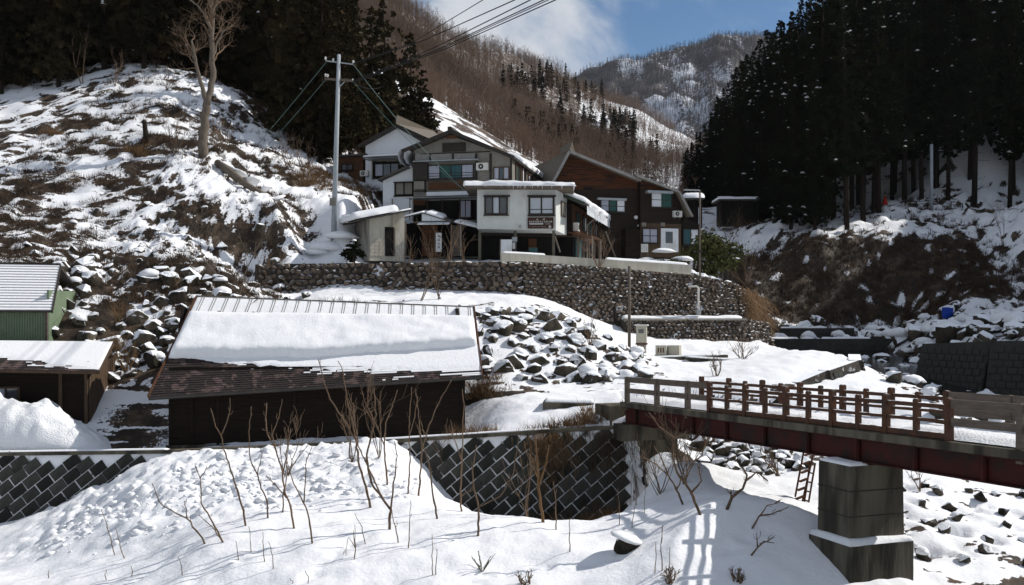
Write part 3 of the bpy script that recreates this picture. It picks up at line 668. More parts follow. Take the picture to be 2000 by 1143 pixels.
# ------------------------------------------------------------------ barn
TB = math.radians(8.5)
bo = P(330, 872, 41.0)
br = Frame('barn', bo, TB, 'long dark wooden barn under a thick blanket of roof snow', 'barn')
Lb = br.ray(908, 850, 0)[0]
DB = 6.6
br_front_top = 2.75
MB().box(0, Lb, 0.02, 0.12, -0.6, br_front_top+0.5).build('wall', WOODD, br.e)
MB().box(0.002, 0.12, 0.121, DB, -0.6, br_front_top+0.4).box(Lb-0.12, Lb-0.002, 0.121, DB, -0.6, br_front_top+0.4).box(0.121, Lb-0.121, DB-0.12, DB-0.003, -0.6, 3.2).build('wall', WOODD, br.e)
m = MB(); z = 0.1
while z < br_front_top+0.2:
    m.hexa([(0.03,-0.035,z),(Lb-0.03,-0.035,z),(Lb-0.03,0.018,z),(0.03,0.018,z),(0.03,-0.004,z+0.235),(Lb-0.03,-0.004,z+0.235),(Lb-0.03,0.018,z+0.235),(0.03,0.018,z+0.235)]); z += 0.24
cl = m.build('weatherboards', WOODD, br.e)
for x in (0.0, 0.85, 1.9, 5.0, 8.0, Lb-0.12): MB().box(x, x+0.12, -0.075, -0.037, -0.55, br_front_top+0.1).build('post', WOODD, br.e)
MB().box(-0.1, Lb+0.1, -0.16, -0.04, -0.45, 0.06).build('sill_beam', CONCD, br.e)
# roof: front eave, ridge (photo: ridge (385,578)-(925,600), eave (285,782)-(940,736))
yr = 3.5
rl = br.ray(385, 580, yr); rr = br.ray(926, 601, yr)
el_ = br.ray(290, 776, -1.05); er_ = br.ray(942, 735, -0.55)
R0, R1 = Vector((rl[0], yr, rl[1])), Vector((rr[0], yr, rr[1])); E0, E1 = Vector((el_[0], -1.05, el_[1])), Vector((er_[0], -0.55, er_[1]))
def rp(u, v, lift=0.0):                # roof point: u along the eave, v from eave (0) to ridge (1)
    n = (E1-E0).cross(R0-E0).normalized(); n = n if n.z > 0 else -n
    return E0.lerp(E1, u).lerp(R0.lerp(R1, u), v) + n*lift
MB().hexa([E0-Vector((0,0,.1)), E1-Vector((0,0,.1)), R1-Vector((0,0,.1)), R0-Vector((0,0,.1)), E0, E1, R1, R0]).build('roof', ROOFD, br.e)
bk0, bk1 = Vector((R0.x, yr+4.0, R0.z-2.9)), Vector((R1.x, yr+4.0, R1.z-2.9))
MB().hexa([R0-Vector((0,-.01,.12)), R1-Vector((0,-.01,.12)), bk1-Vector((0,0,.1)), bk0-Vector((0,0,.1)), R0+Vector((0,.01,-.01)), R1+Vector((0,.01,-.01)), bk1, bk0]).build('roof', ROOFD, br.e)
for x in (0.002, Lb-0.122): MB().hexa([(x,0.13,2.6),(x+.12,0.13,2.6),(x+.12,6.4,2.6),(x,6.4,2.6),(x,2.9,R0.z-0.5),(x+.12,2.9,R0.z-.5),(x+.12,3.9,R0.z-.5),(x,3.9,R0.z-.5)]).build('gable', WOODD, br.e)
# slate shingles on the lower roof: real courses
m = MB(); vc = 0.40; nc = 18; st = MB(); rs = random.Random(3)
for i in range(nc):
    v0 = vc*i/nc; v1 = vc*(i+1.12)/nc; n_ = 52; off = (i % 2)*0.5
    for k in range(-1, n_):
        u0 = max((k+off+0.03)/n_, 0.0); u1 = min((k+off+0.97)/n_, 1.0)
        if u1-u0 < 0.004: continue
        j = rs.uniform(0, .012)
        a, b, c, d = rp(u0, v0, .035+j), rp(u1, v0, .035+j), rp(u1, v1, .012), rp(u0, v1, .012)
        a2, b2 = rp(u0, v0, 0.004), rp(u1, v0, 0.004)
        m.add([a,b,c,d,a2,b2], [(0,1,2,3),(4,5,1,0)])
tag(m.build('shingles', SHING, br.e), kind='stuff')
for i in range(nc):                     # wind-drawn snow left lying in streaks on the courses
    v0 = vc*i/nc; v1 = vc*(i+1.0)/nc
    for k in range(330):
        u0, u1 = k/330, (k+1)/330; lo = float(np.interp(u0, [0,.25,.5,.75,1], [.40,.29,.17,.07,.0]))
        nz_ = float(fbm(np.array([u0*15+i*3.7]), np.array([i*.83]), 303, 3)[0])-.5
        if v0 > lo + nz_*.34: 
            w0 = v0+(v1-v0)*(.25+.5*max(0, min(1, (lo-v0+.06)/.12))); st.add([rp(u0,w0,.05), rp(u1,w0,.05), rp(u1,v1+.004,.052), rp(u0,v1+.004,.052), rp(u0,w0,.02), rp(u1,w0,.02)], [(0,1,2,3),(4,5,1,0)])
tag(st.build('snow_streaks', SNOW, br.e), kind='stuff')
def barn_snow(name, v0a, v0b, v1, t, seed, u0=0.0, u1=1.0, ragged=0.0, nv=16, nu=150, edge=.3, mt=None):
    """snow blanket between roof fractions v0 (lower edge, left/right) and v1"""
    u = np.linspace(u0, u1, nu); pts = []
    for j in range(nv):
        q = j/(nv-1); row = []
        for i, uu in enumerate(u):
            lo = np.interp(uu, [u0, u0+.45*(u1-u0), u1], [v0a, (v0a+v0b)*.42, v0b])
            if ragged: lo += ragged*(float(fbm(np.array([uu*30.0]), np.array([seed*1.0]), 77, 3)[0])-0.5)*2
            v = lo+(v1-lo)*q
            e = min(min(q, 1-q)*(v1-lo)*5.2/edge, min(uu-u0, u1-uu)*12.5/edge, 1); e = max(e, 0)
            h = t*math.sqrt(1-(1-e)**2)*(1+0.35*(float(fbm(np.array([uu*14]), np.array([q*4+seed]), 88, 3)[0])-0.5))
            row.append(rp(uu, v, 0.045+h))
        pts.append(row)
    V = np.array([[tuple(p) for p in r] for r in pts]).reshape(-1, 3)
    i = (np.arange(nv-1)[:, None]*nu + np.arange(nu-1)[None]).ravel()
    me = mesh_np(name, V, np.stack([i, i+1, i+nu+1, i+nu], 1), True)
    return link(name, me, mt or SNOW, br.e)
barn_snow('thick_snow', 0.355, 0.40, 0.80, 0.42, 1, 0.005, 0.995, 0.012, 18)
barn_snow('thin_snow', 0.375, 0.085, 0.43, 0.03, 2, 0.004, 0.998, 0.03, 12, 260, 0.1)
barn_snow('thin_snow', 0.78, 0.78, 0.995, 0.03, 3, 0.004, 0.996, 0.0, 8, 120, 0.1)
SEAM = None
for k in range(24):
    u = 0.022+k*0.0415; a, b = rp(u, 0.775, .083), rp(u, 0.992, .083)
    m = MB(); m.beam(a, b, 0.022, 0.018, (0,0,1)); m.beam(rp(u+.008,0.775,.083), rp(u+.008,0.992,.083), 0.022, 0.018, (0,0,1)); m.build('seam', FASC, br.e)
for k, (u, v) in enumerate([(0.10,.815),(.225,.815),(.265,.81),(.30,.805),(.345,.805),(.385,.815),(.425,.815),(.46,.81),(.50,.805),(.54,.81),(.965,.80),(.21,.965)]):
    p = rp(u, v, 0.085); ob = link('dirt_patch', CAPS[k % 6].copy(), None, br.e, p, (math.radians(38), 0, k), (0.22+.1*(k%3), 0.3, 0.09)); ob.data.materials.clear(); ob.data.materials.append(GRASSD)
for a, b in ((E0, R0), (E1, R1)): MB().beam(a, b, 0.06, 0.2).build('bargeboard', RUST, br.e)
MB().beam(R0+Vector((0,.05,.03)), R1+Vector((0,.05,.03)), 0.25, 0.07).build('ridge_cap', ROOFM, br.e)
MB().beam(E0-Vector((0,-.04,.06)), E1-Vector((0,-.04,.06)), 0.05, 0.14).build('eave_board', TRIM, br.e)
sgn = br.rect('wall_plate', 541, 857, 566, 867, -0.10, -0.08, BOXC)

# ------------------------------------------------------------------ sheds on the left
gs = Frame('green_shed', P(-60, 664, 46.2), math.radians(2), 'green corrugated shed with a snow-streaked roof at the left edge', 'shed')
gx0 = gs.ray(-140, 664, 0)[0]; gx1 = gs.ray(94, 664, 0)[0]; gzt = gs.ray(94, 604, 0)[1]
m = MB(); x = gx0
while x < gx1-0.05:
    m.prism([(x,0),(x,0)],0,0) if False else m.hexa([(x,-0.02,-1.2),(x+.055,-.02,-1.2),(x+.11,.03,-1.2),(x-.02,.03,-1.2),(x,-.02,gzt),(x+.055,-.02,gzt),(x+.11,.03,gzt),(x-.02,.03,gzt)]); x += 0.12
m.box(gx0, gx1, 0.03, 0.1, -1.2, gzt).box(gx1-.1, gx1, .1, 4.5, -1.2, gzt+.9)
m.build('wall', METALG, gs.e)
g_e0, g_e1 = gs.ray(-180, 606, -0.5), gs.ray(101, 607, -0.5); g_r0, g_r1 = gs.ray(-180, 513, 2.2), gs.ray(118, 518, 2.2)
q = [Vector((g_e0[0],-.5,g_e0[1])), Vector((g_e1[0],-.5,g_e1[1])), Vector((g_r1[0],2.2,g_r1[1])), Vector((g_r0[0],2.2,g_r0[1]))]
MB().slab(q, 0.12).build('roof', ROOFD, gs.e)
MB().slab([q[3]+Vector((0,.01,0)), q[2]+Vector((0,.01,0)), q[2]+Vector((0,2.4,-1.2)), q[3]+Vector((0,2.4,-1.2))], 0.1).build('roof', ROOFD, gs.e)
nrm = (q[1]-q[0]).cross(q[3]-q[0]).normalized()
for k in range(17):                       # overlapping roof sheets, snow lies on each and leaves a dark step
    v0, v1 = (k+.16)/17, (k+.98)/17
    a, b = q[0].lerp(q[3], v0), q[1].lerp(q[2], v0); c, d = q[1].lerp(q[2], v1), q[0].lerp(q[3], v1)
    MB().hexa([a+nrm*.004, b+nrm*.004, c+nrm*.004, d+nrm*.004, a+nrm*.05, b+nrm*.05, c+nrm*.02, d+nrm*.02]).build('roof_sheet', SNOW, gs.e)
MB().beam(q[1]+Vector((.02,0,-.05)), q[2]+Vector((.02,0,-.05)), .05, .2).build('bargeboard', TRIM, gs.e); MB().beam(q[3]+Vector((0,0,.05)), q[2]+Vector((0,0,.05)), .12, .08).build('ridge_cap', TRIM, gs.e)
MB().beam((gx1-.05, -.03, -1.2), (gx1-.05, -.03, gzt+.02), .12, .12, (0,1,0)).build('corner_post', GREYW, gs.e)

ls = Frame('open_shed', P(-80, 832, 42.2), math.radians(3), 'low brown wooden shed half buried behind a heap of snow', 'shed')
lx0 = ls.ray(-160, 832, 0)[0]; lx1 = ls.ray(172, 832, 0)[0]; lzt = ls.ray(172, 722, 0)[1]
MB().box(lx0, lx1, 0.02, 0.1, -1.4, lzt).build('wall', WOODD, ls.e)
MB().box(lx1-.08, lx1, 0.101, 3.6, -1.4, lzt+.35).build('wall', WOODV, ls.e)
for k in range(15): MB().box(lx1, lx1+.03, .1+k*.235, .1+k*.235+.215, -1.4, lzt+.1+k*.03).build('board', WOODV, ls.e)
for x in (lx0, lx1-1.2, lx1-.13): MB().box(x, x+.13, -.06, .018, -1.4, lzt).build('post', WOODV, ls.e)
ls.window(-40, 755, 40, 790, -0.02, [GLASS, CURT, GLASS], WOODV, .08)
l_e0, l_e1 = ls.ray(-200, 719, -0.75), ls.ray(193, 726, -0.75); l_r0, l_r1 = ls.ray(-200, 664, 2.6), ls.ray(222, 668, 2.6)
q = [Vector((l_e0[0],-.75,l_e0[1])), Vector((l_e1[0],-.75,l_e1[1])), Vector((l_r1[0],2.6,l_r1[1])), Vector((l_r0[0],2.6,l_r0[1]))]
nrm = (q[1]-q[0]).cross(q[3]-q[0]).normalized()
MB().slab(q, 0.1).build('roof', ROOFD, ls.e)
def lq(u, v, l): return q[0].lerp(q[1], u).lerp(q[3].lerp(q[2], u), v)+nrm*l
m = MB(); rs = random.Random(8)
for i in range(7):
    v0, v1 = .5*i/7, .5*(i+1.1)/7
    for k in range(-1, 26):
        u0, u1 = max((k+(i%2)*.5+.03)/26, 0), min((k+(i%2)*.5+.97)/26, 1)
        if u1-u0 < .005: continue
        m.add([lq(u0,v0,.03),lq(u1,v0,.03),lq(u1,v1,.012),lq(u0,v1,.012),lq(u0,v0,.003),lq(u1,v0,.003)], [(0,1,2,3),(4,5,1,0)])
tag(m.build('shingles', SHING, ls.e), kind='stuff')
def quad_snow(par, fn, lowf, v1, t, nu=120, nv=10, u0=0.0, u1=1.0, seed=1, name='roof_snow'):
    V = []
    for j in range(nv):
        qq = j/(nv-1)
        for i in range(nu):
            u = u0+(u1-u0)*i/(nu-1); lo = lowf(u); v = lo+(v1-lo)*qq
            e = max(min(qq*6, (1-qq)*6, min(i, nu-1-i)/2.0, 1), 0)
            V.append(tuple(fn(u, v, 0.034+t*math.sqrt(1-(1-e)**2))))
    i = (np.arange(nv-1)[:, None]*nu + np.arange(nu-1)[None]).ravel()
    return link(name, mesh_np(name, V, np.stack([i, i+1, i+nu+1, i+nu], 1), True), SNOW, par)
nf = lambda u: float(fbm(np.array([u*26.0]), np.array([3.0]), 5, 4)[0])-.5
quad_snow(ls.e, lq, lambda u: max(0.03, 0.46-.42*max(u-.42, 0)*1.7+nf(u)*.1), .99, .04)
st = MB()
for i in range(14):
    v0, v1 = .5*i/14, .5*(i+1)/14
    for k in range(160):
        u0 = k/160; lo = .34-.42*max(u0-.42,0)*1.6
        if v0 > lo+(float(fbm(np.array([u0*9+i*3.1]), np.array([i*.7]), 305, 3)[0])-.5)*.4: st.add([lq(u0,v0+.008,.045), lq(u0+1/160,v0+.008,.045), lq(u0+1/160,v1,.048), lq(u0,v1,.048)], [(0,1,2,3)])
tag(st.build('snow_streaks', SNOW, ls.e), kind='stuff')
MB().beam(q[1]+Vector((.02,0,-.04)), q[2]+Vector((.02,0,-.04)), .05, .16).build('bargeboard', WOODV, ls.e); MB().beam(q[0]-Vector((0,0,.05)), q[1]-Vector((0,0,.05)), .05, .12).build('eave_board', WOODV, ls.e)

# ------------------------------------------------------------------ footbridge
BU = Vector((0.346, -0.938, 0)); BN = Vector((0.938, 0.346, 0))     # along the bridge towards the camera; across, away from it
def near_pt(i):                        # i counts the brown posts, 0 .. 10
    Y = 32.8*(1-.0298*i); X = 32.8/F*((1387-1000) + (-8.5+.0298*1000)*i); return Vector((X, Y, 0))
def deck_z(i): return -3.12 + 0.026*i
bi0, bi1 = -5.75, 14.2
fb = tag(empty('footbridge', near_pt(0)+Vector((0,0,deck_z(0)))), 'snow-covered footbridge with brown rails on red steel girders', 'bridge')
FO = fb.location.copy()
WB = 2.25; SK = -2.35                  # width, and how far the far rail is shifted along
def bp(i, w=0.0, z=0.0): return near_pt(i) + BN*w + Vector((0,0,deck_z(i)+z)) - FO
def bbar(m, i0, i1, w, z0, z1, wd): 
    n = 6
    for k in range(n):
        a, b = i0+(i1-i0)*k/n, i0+(i1-i0)*(k+1)/n
        m.hexa([bp(a,w-wd/2,z0), bp(b,w-wd/2,z0), bp(b,w+wd/2,z0), bp(a,w+wd/2,z0), bp(a,w-wd/2,z1), bp(b,w-wd/2,z1), bp(b,w+wd/2,z1), bp(a,w+wd/2,z1)])
    return m
bbar(MB(), bi0-.3, bi1, WB/2, -.16, -.02, WB+.1).build('deck', CONCD, fb)
for w in (-.06, WB+.06):
    bbar(MB(), bi0-.3, bi1, w, -.20, .0, .22).build('kerb', CONCD, fb)
    g = MB(); bbar(g, bi0-.2, bi1, w+(.08 if w < 0 else -.08), -.78, -.201, .03); bbar(g, bi0-.2, bi1, w+(.05 if w < 0 else -.05), -.815, -.781, .24); bbar(g, bi0-.2, bi1, w+(.05 if w < 0 else -.05), -.235, -.202, .2); gd = g.build('girder', RED, fb)
    for k in range(-5, 15, 2):
        i = k+.0; m = MB(); a = bp(i, w, -.78); m.box(a.x-.04, a.x+.04, a.y-.07, a.y+.07, a.z, a.z+.62); m.build('stiffener', RED, gd)
# snow on the deck: a soft uneven sheet
n_, k_ = 150, 16; V = []
for a in range(n_):
    i = bi0-.3+(bi1-bi0+.3)*a/(n_-1)
    for b in range(k_):
        w = .04+(WB-.08)*b/(k_-1); e = min(b, k_-1-b)/(k_-1)
        h = 0.03+0.17*min(1, e*6)*(0.7+0.9*(float(fbm(np.array([i*1.4]), np.array([w*2.2]), 61, 4)[0])-.3)) + .12*math.exp(-((w-WB+.45)/.3)**2)*max(0, math.sin(i*2.1)+.2)
        V.append(tuple(bp(i, w, h)))
ii = (np.arange(n_-1)[:, None]*k_ + np.arange(k_-1)[None]).ravel()
link('deck_snow', mesh_np('deck_snow', V, np.stack([ii, ii+k_, ii+k_+1, ii+1], 1), True), SNOWR, fb)
def rails(i0, i1, w, levels, wd, mt, nm='rail'):
    for z0, z1 in levels:
        m = MB(); m.hexa([bp(i0,w-wd/2,z0), bp(i1,w-wd/2,z0), bp(i1,w+wd/2,z0), bp(i0,w+wd/2,z0), bp(i0,w-wd/2,z1), bp(i1,w-wd/2,z1), bp(i1,w+wd/2,z1), bp(i0,w+wd/2,z1)]); m.build(nm, mt, fb)
def post(i, w, z0, z1, s, mt, drop=0.0):
    c = bp(i, w, 0); ex, ey = BU*s/2, BN*s/2; m = MB()
    b = Vector((0,0,z0)); t = Vector((0,0,z1-.03)); t2 = Vector((0,0,z1)); k = .62
    m.hexa([c-ex-ey+b, c+ex-ey+b, c+ex+ey+b, c-ex+ey+b, c-ex-ey+t, c+ex-ey+t, c+ex+ey+t, c-ex+ey+t])
    m.hexa([c-ex-ey+t, c+ex-ey+t, c+ex+ey+t, c-ex+ey+t, c-ex*k-ey*k+t2, c+ex*k-ey*k+t2, c+ex*k+ey*k+t2, c-ex*k+ey*k+t2])
    m.build('post', mt, fb)
for w, sh in ((-.02, 0.0), (WB+.02, SK)):
    for k in range(11):
        main = k % 2 == 0
        post(k+sh, w, -.25 if main else -.02, 1.0 if main else .93, .15 if main else .12, RAILB)
        if k < 10: rails(k+sh+.07, k+1+sh-.07, w, [(.74,.84),(.40,.48),(.03,.17)], .08, RAILB)
    if w > 1: rails(-1.75+sh, sh-.07, w, [(.74,.84),(.40,.48),(.03,.17)], .08, RAILB); post(-1.8+sh, w, -.25, 1.0, .15, RAILB)
    for a, b in ((-5.75, -3.46), (-3.46, -1.36), (-1.36, 0), (10, 11.95), (11.95, 14.1)):
        if w > 1 and a < 0: continue
        rails(a+sh+.06, b+sh-.06, w, [(.76,.97),(.36,.54)], .07, GREYW, 'rail_board')
    for p in (-5.75, -3.46, -1.36, 11.95, 14.1):
        if w > 1 and p < 0: continue
        post(p+sh, w, -.3, .98, .16, GREYW)

# abutment and pier
ab = tag(empty('bridge_abutment', P(1200, 830, 38.9)), 'grey concrete block carrying the far end of the footbridge', 'abutment')
AO = ab.location
c = near_pt(-5.9)+BN*WB/2; m = MB(); ex, ey = BU*.55, BN*(WB/2+.35)
base = Vector((c.x, c.y, 0))-Vector((AO.x, AO.y, AO.z))
def bx4(c, ex, ey, z0, z1): return [c-ex-ey+Vector((0,0,z0)), c+ex-ey+Vector((0,0,z0)), c+ex+ey+Vector((0,0,z0)), c-ex+ey+Vector((0,0,z0)), c-ex-ey+Vector((0,0,z1)), c+ex-ey+Vector((0,0,z1)), c+ex+ey+Vector((0,0,z1)), c-ex+ey+Vector((0,0,z1))]
MB().hexa(bx4(base, ex*.7, ey, -4.75, -4.12)).build('block', CONCD, ab)
MB().hexa(bx4(base-BU*1.3, BU*.7, ey*1.02, -7.0, -3.48)).build('back_wall', CONCD, ab)
pc = P(1660, 960, 25.4); pier = tag(empty('bridge_pier', (pc.x, pc.y, -6.9)), 'tall stained concrete pier under the middle of the footbridge', 'pier')
PO = Vector((pc.x, pc.y, 0))
lw, ll = 1.68, 1.25                     # across, along
cc = PO + BN*lw/2 - BU*ll/2; cl_ = cc-Vector((pc.x, pc.y, -6.9))
ptop = deck_z(5.5)-.83
m = MB(); ex, ey = BU*ll/2, BN*lw/2
m.hexa([*bx4(cl_, ex*1.03, ey*1.03, -5.75, ptop)[:4], *bx4(cl_, ex, ey, -5.75, ptop)[4:]]); sh_ = m.build('shaft', CONCD, pier)
for zz in (-4.45, -5.1):
    MB().hexa(bx4(cl_, ex*1.034, ey*1.034, zz-.012, zz+.012)).build('pour_joint', TRIM, sh_)
MB().hexa([*bx4(cl_, ex*1.32, ey*1.2, -8.2, -5.80)]).build('footing', CONCD, pier)
nrmz = Vector((0,0,1))
o_ = cl_-ex*1.32-ey*1.2+Vector((0,0,-5.795)); 
snow_slab('footing_snow', o_, ey*2.4, ex*2.64, .14, pier, 30, 20, .2, .08, 4)
snow_slab('top_snow', cl_-ex-ey+Vector((0,0,ptop+.002)), ey*.7, ex*2, .08, pier, 12, 12, .1, .0, 5)
# ------------------------------------------------------------------ stone walls below the houses
def stone_wall(name, label, pts, ztop, zbot, sw, sh, batter, parts, seed, snowy=0.0, limit=300, big=1.0):
    """battered wall of single stones along plan points; ztop/zbot per point. The nearest `limit` stones are parts"""
    r = random.Random(seed)
    org = Vector((pts[0][0], pts[0][1], min(zbot)))
    root = tag(empty(name, org), label, 'stone wall')
    bed = MB(); rest = MB(); count = 0; items = []
    for k in range(len(pts)-1):
        A = Vector((*pts[k], 0)); B = Vector((*pts[k+1], 0)); d = B-A; L = d.length; d.normalize(); nr = Vector((d.y, -d.x, 0))
        if nr.y > 0 and abs(nr.y) > abs(nr.x): nr = -nr
        def pos(s, q, out):
            t = s/L; zt = ztop[k]*(1-t)+ztop[k+1]*t; zb = zbot[k]*(1-t)+zbot[k+1]*t; z = zb+(zt-zb)*q
            p = A+d*s+nr*((zt-z)*batter+out); return Vector((p.x, p.y, z)), zt-zb
        a0, _ = pos(0, 0, 0); b0, _ = pos(L, 0, 0); a1, _ = pos(0, 1, 0); b1, _ = pos(L, 1, 0)
        bk = -nr*0.5
        bed.hexa([v-org for v in (a0-Vector((0,0,.4)), b0-Vector((0,0,.4)), b0+bk-Vector((0,0,.4)), a0+bk-Vector((0,0,.4)), a1, b1, b1+bk, a1+bk)])
        H = max(ztop[k]-zbot[k], ztop[k+1]-zbot[k+1]); rows = max(1, int(H/sh)); cols = max(1, int(L/sw))
        for i in range(rows):
            for j in range(cols):
                s = (j+.5+(i % 2)*.5+r.uniform(-.18, .18))*L/cols
                if s > L: continue
                p, h = pos(s, (i+.5+r.uniform(-.16, .16))/rows, r.uniform(-.02, .07)*big)
                items.append((p, math.atan2(d.y, d.x)))
    bed.build('mortar_bed', MORT, root)
    r.shuffle(items)
    items.sort(key=lambda q: q[0].y if limit < len(items) else 0)
    for n, (p, az) in enumerate(items):
        me = STONES[r.randrange(12)]; sc = Vector((sw*r.uniform(.85, 1.2), sw*r.uniform(.6, .9), sh*r.uniform(.85, 1.25)))
        ro = (r.uniform(-.3, .3), r.uniform(-.7, .7), az+r.uniform(-.4, .4)+r.choice((0, math.pi)))
        if n < limit:
            link('stone', me, None, root, p-org, ro, sc)
        else:
            M = Matrix.LocRotScale(p-org, Vector((0,0,0)).to_track_quat('Z','Y') if False else __import__('mathutils').Euler(ro).to_quaternion(), sc)
            rest.add([M @ v.co for v in me.vertices], [tuple(f.vertices) for f in me.polygons])
    if rest.v: tag(rest.build('stones', STONED, root), kind='stuff')
    return root
stone_wall('dry_stone_wall', 'rough dry stone wall with snow between its stones below the white shed', [(-15.6,60.5),(-8,60.1),(0.6,59.1)], [3.22,3.3,3.32], [1.3,1.25,1.2], .42, .3, .22, True, 21)
stone_wall('stone_retaining_wall', 'high retaining wall of small brown stones beneath the concrete parapet', [(0.6,59.05),(6,60.05),(11.5,61.85),(14.2,63.4),(15.9,66.2),(16.6,71)], [3.32,2.98,2.62,2.2,1.5,1.4], [-.3,-.25,-.2,-.2,-1.6,-1.8], .29, .225, .2, True, 22)
stone_wall('lower_stone_wall', 'low dark stone wall carrying the snowy ledge behind the utility cabinet', [(6.6,59.0),(10.5,60.0),(14.4,61.4),(16.6,64.2)], [-.12,-.1,-.1,-.35], [-2.2,-2.15,-2.1,-2.3], .27, .21, .16, True, 23)
# snow ledges on the walls
lw_ = tag(empty('ledge_snow', (6.6,59,-.1)), 'strip of snow lying on the ledge of the stone walls', 'snow')
for k, (a, b) in enumerate([((6.6,58.95),(10.5,59.95)), ((10.5,59.95),(14.2,61.2))]):
    snow_slab('snow_strip', Vector((a[0],a[1],-.14))-lw_.location, (b[0]-a[0], b[1]-a[1], 0), (-.1, .95, .05), .22, lw_, 50, 8, .3, .1, 31+k)
MB().beam((.0,-.12,-.02), (7.8,2.2,-.02), .25, .12).build('ledge_kerb', CONC, lw_)

# concrete parapet
cp = tag(empty('concrete_parapet', (-.6,59.0,3.2)), 'pale stained concrete parapet with snow on top above the stone wall', 'parapet')
CO = cp.location
pa = [P(980,494,59.1), P(1040,497,59.7), P(1350,518,61.9)]; pbz = [3.25, 3.2, 2.62]
for k in range(2):
    a, b = pa[k]-CO, pa[k+1]-CO; n = Vector((b.y-a.y, -(b.x-a.x), 0)).normalized()*-.3
    lo = [Vector((a.x,a.y,pbz[k]-CO.z)), Vector((b.x,b.y,pbz[k+1]-CO.z))]
    MB().hexa([lo[0], lo[1], lo[1]+n, lo[0]+n, a, b, b+n, a+n]).build('panel', CONCB, cp)
a = pa[0]-CO
snow_slab('parapet_snow', a+Vector((.05,.02,0)), (pa[1]-pa[0])*1.4, (0,.8,0), .11, cp, 40, 8, .3, .05, 41)
b = pa[1].lerp(pa[2], .45)-CO
snow_slab('parapet_snow', b, (pa[2]-pa[1])*.53, (0,.9,.02), .15, cp, 50, 8, .3, .05, 42)

# ------------------------------------------------------------------ main house
def ac_unit(fr, x0, y0, x1, y1, ya):
    ax, az = fr.ray(x0, y1, ya); bx, bz = fr.ray(x1, y0, ya); d = .3
    o = MB().box(ax, bx, ya-d, ya-.005, az, bz).build('air_conditioner', ACW, fr.e)
    r = (bz-az)*.36; cx = ax+(bx-ax)*.4; cz = (az+bz)/2
    MB().cyl((cx, ya-d-.02, cz), r, .025, 18, 'y').build('fan_grille', TRIM, o)
    MB().cyl((cx, ya-d-.035, cz), r*.35, .04, 12, 'y').build('fan_hub', ACW, o)
    m = MB()
    for k in (.15, .8): m.box(ax+(bx-ax)*k, ax+(bx-ax)*k+.05, ya-d, ya-.004, az-.08, az-.002)
    m.build('bracket', METALS, o)
    return o
TH = math.radians(-12)
hs = Frame('main_house', P(1000, 505, 67.0), TH, 'two-storey cream inn with dark timbers and a low gable roof', 'house')
DH = 12.0
body = [(808,503),(1000,506),(1000,309),(880,264),(808,294)]
hs.poly('wall', body, 0.0, DH, CREAM)
ya = -.75
ap = hs.ray(880, 254, ya); lf = hs.ray(785, 293, ya); rt = hs.ray(1004, 305, ya)
A0 = Vector((ap[0], ya, ap[1])); L0 = Vector((lf[0], ya, lf[1])); R0_ = Vector((rt[0], ya, rt[1])); bkv = Vector((0, DH+1.6, 0))
MB().slab([L0, A0, A0+bkv, L0+bkv], .16).build('roof', ROOFD, hs.e)
MB().slab([A0+Vector((.005,0,0)), R0_, R0_+bkv, A0+bkv+Vector((.005,0,0))], .16).build('roof', ROOFD, hs.e)
for a, b in ((L0, A0), (A0, R0_)):
    MB().beam(a+Vector((0,-.04,-.1)), b+Vector((0,-.04,-.1)), .07, .24).build('bargeboard', TRIM, hs.e)
MB().beam(A0+Vector((0,-.1,.08)), A0+bkv+Vector((0,0,.08)), .3, .16).build('ridge_cap', ROOFD, hs.e)
MB().beam(A0+Vector((-.04,-.11,-.25)), A0+Vector((-.04,-.11,.2)), .25, .1, (0,1,0)).build('ridge_ornament', TRIM, hs.e)
# snow rolls: one at the left eave, one sliding off the right eave
sn = L0.lerp(A0, .02)
roll = MB(); pts = [L0+Vector((.55,.15,.05)), L0+Vector((.1,.35,.12)), L0+Vector((-.25,.3,-.05)), L0+Vector((-.3,.3,-.5)), L0+Vector((0,.3,-.95)), L0+Vector((.5,.35,-1.15))]
for k in range(6):
    y = .2+k*1.9; roll = MB(); m_ = [L0+Vector((.75,y,.22)), L0+Vector((.1,y,.14)), L0+Vector((-.28,y,-.1)), L0+Vector((-.32,y,-.5)), L0+Vector((-.05,y,-.92)), L0+Vector((.45,y,-1.15))]
n_ = 14; V = []; prof = [(.9,.30),(.3,.16),(-.1,.06),(-.3,-.15),(-.35,-.45),(-.2,-.8),(.1,-1.05),(.5,-1.2),(.62,-1.1),(.3,-.9),(.1,-.55),(.12,-.2),(.9,.24)]
for i in range(n_):
    y = .1+i*.85; w = 1+.25*(random.random()-.5); 
    for (x, z) in prof: V.append((L0.x+x*w, L0.y+y, L0.z+z*w))
k_ = len(prof); ii = (np.arange(n_-1)[:, None]*k_+np.arange(k_-1)[None]).ravel()
link('curled_snow', mesh_np('curled_snow', V, np.stack([ii, ii+1, ii+k_+1, ii+k_], 1), True), SNOW, hs.e)
q0 = R0_.lerp(A0, .0); snow_slab('roof_snow', R0_+Vector((-.05,3.4,.02)), (0,9.5,0), (A0-R0_)*.32, .42, hs.e, 60, 14, .45, .12, 51)
snow_slab('roof_snow', L0+Vector((.1,.15,.03)), (0,9,0), (A0-L0)*.3, .1, hs.e, 40, 8, .2, .05, 52)
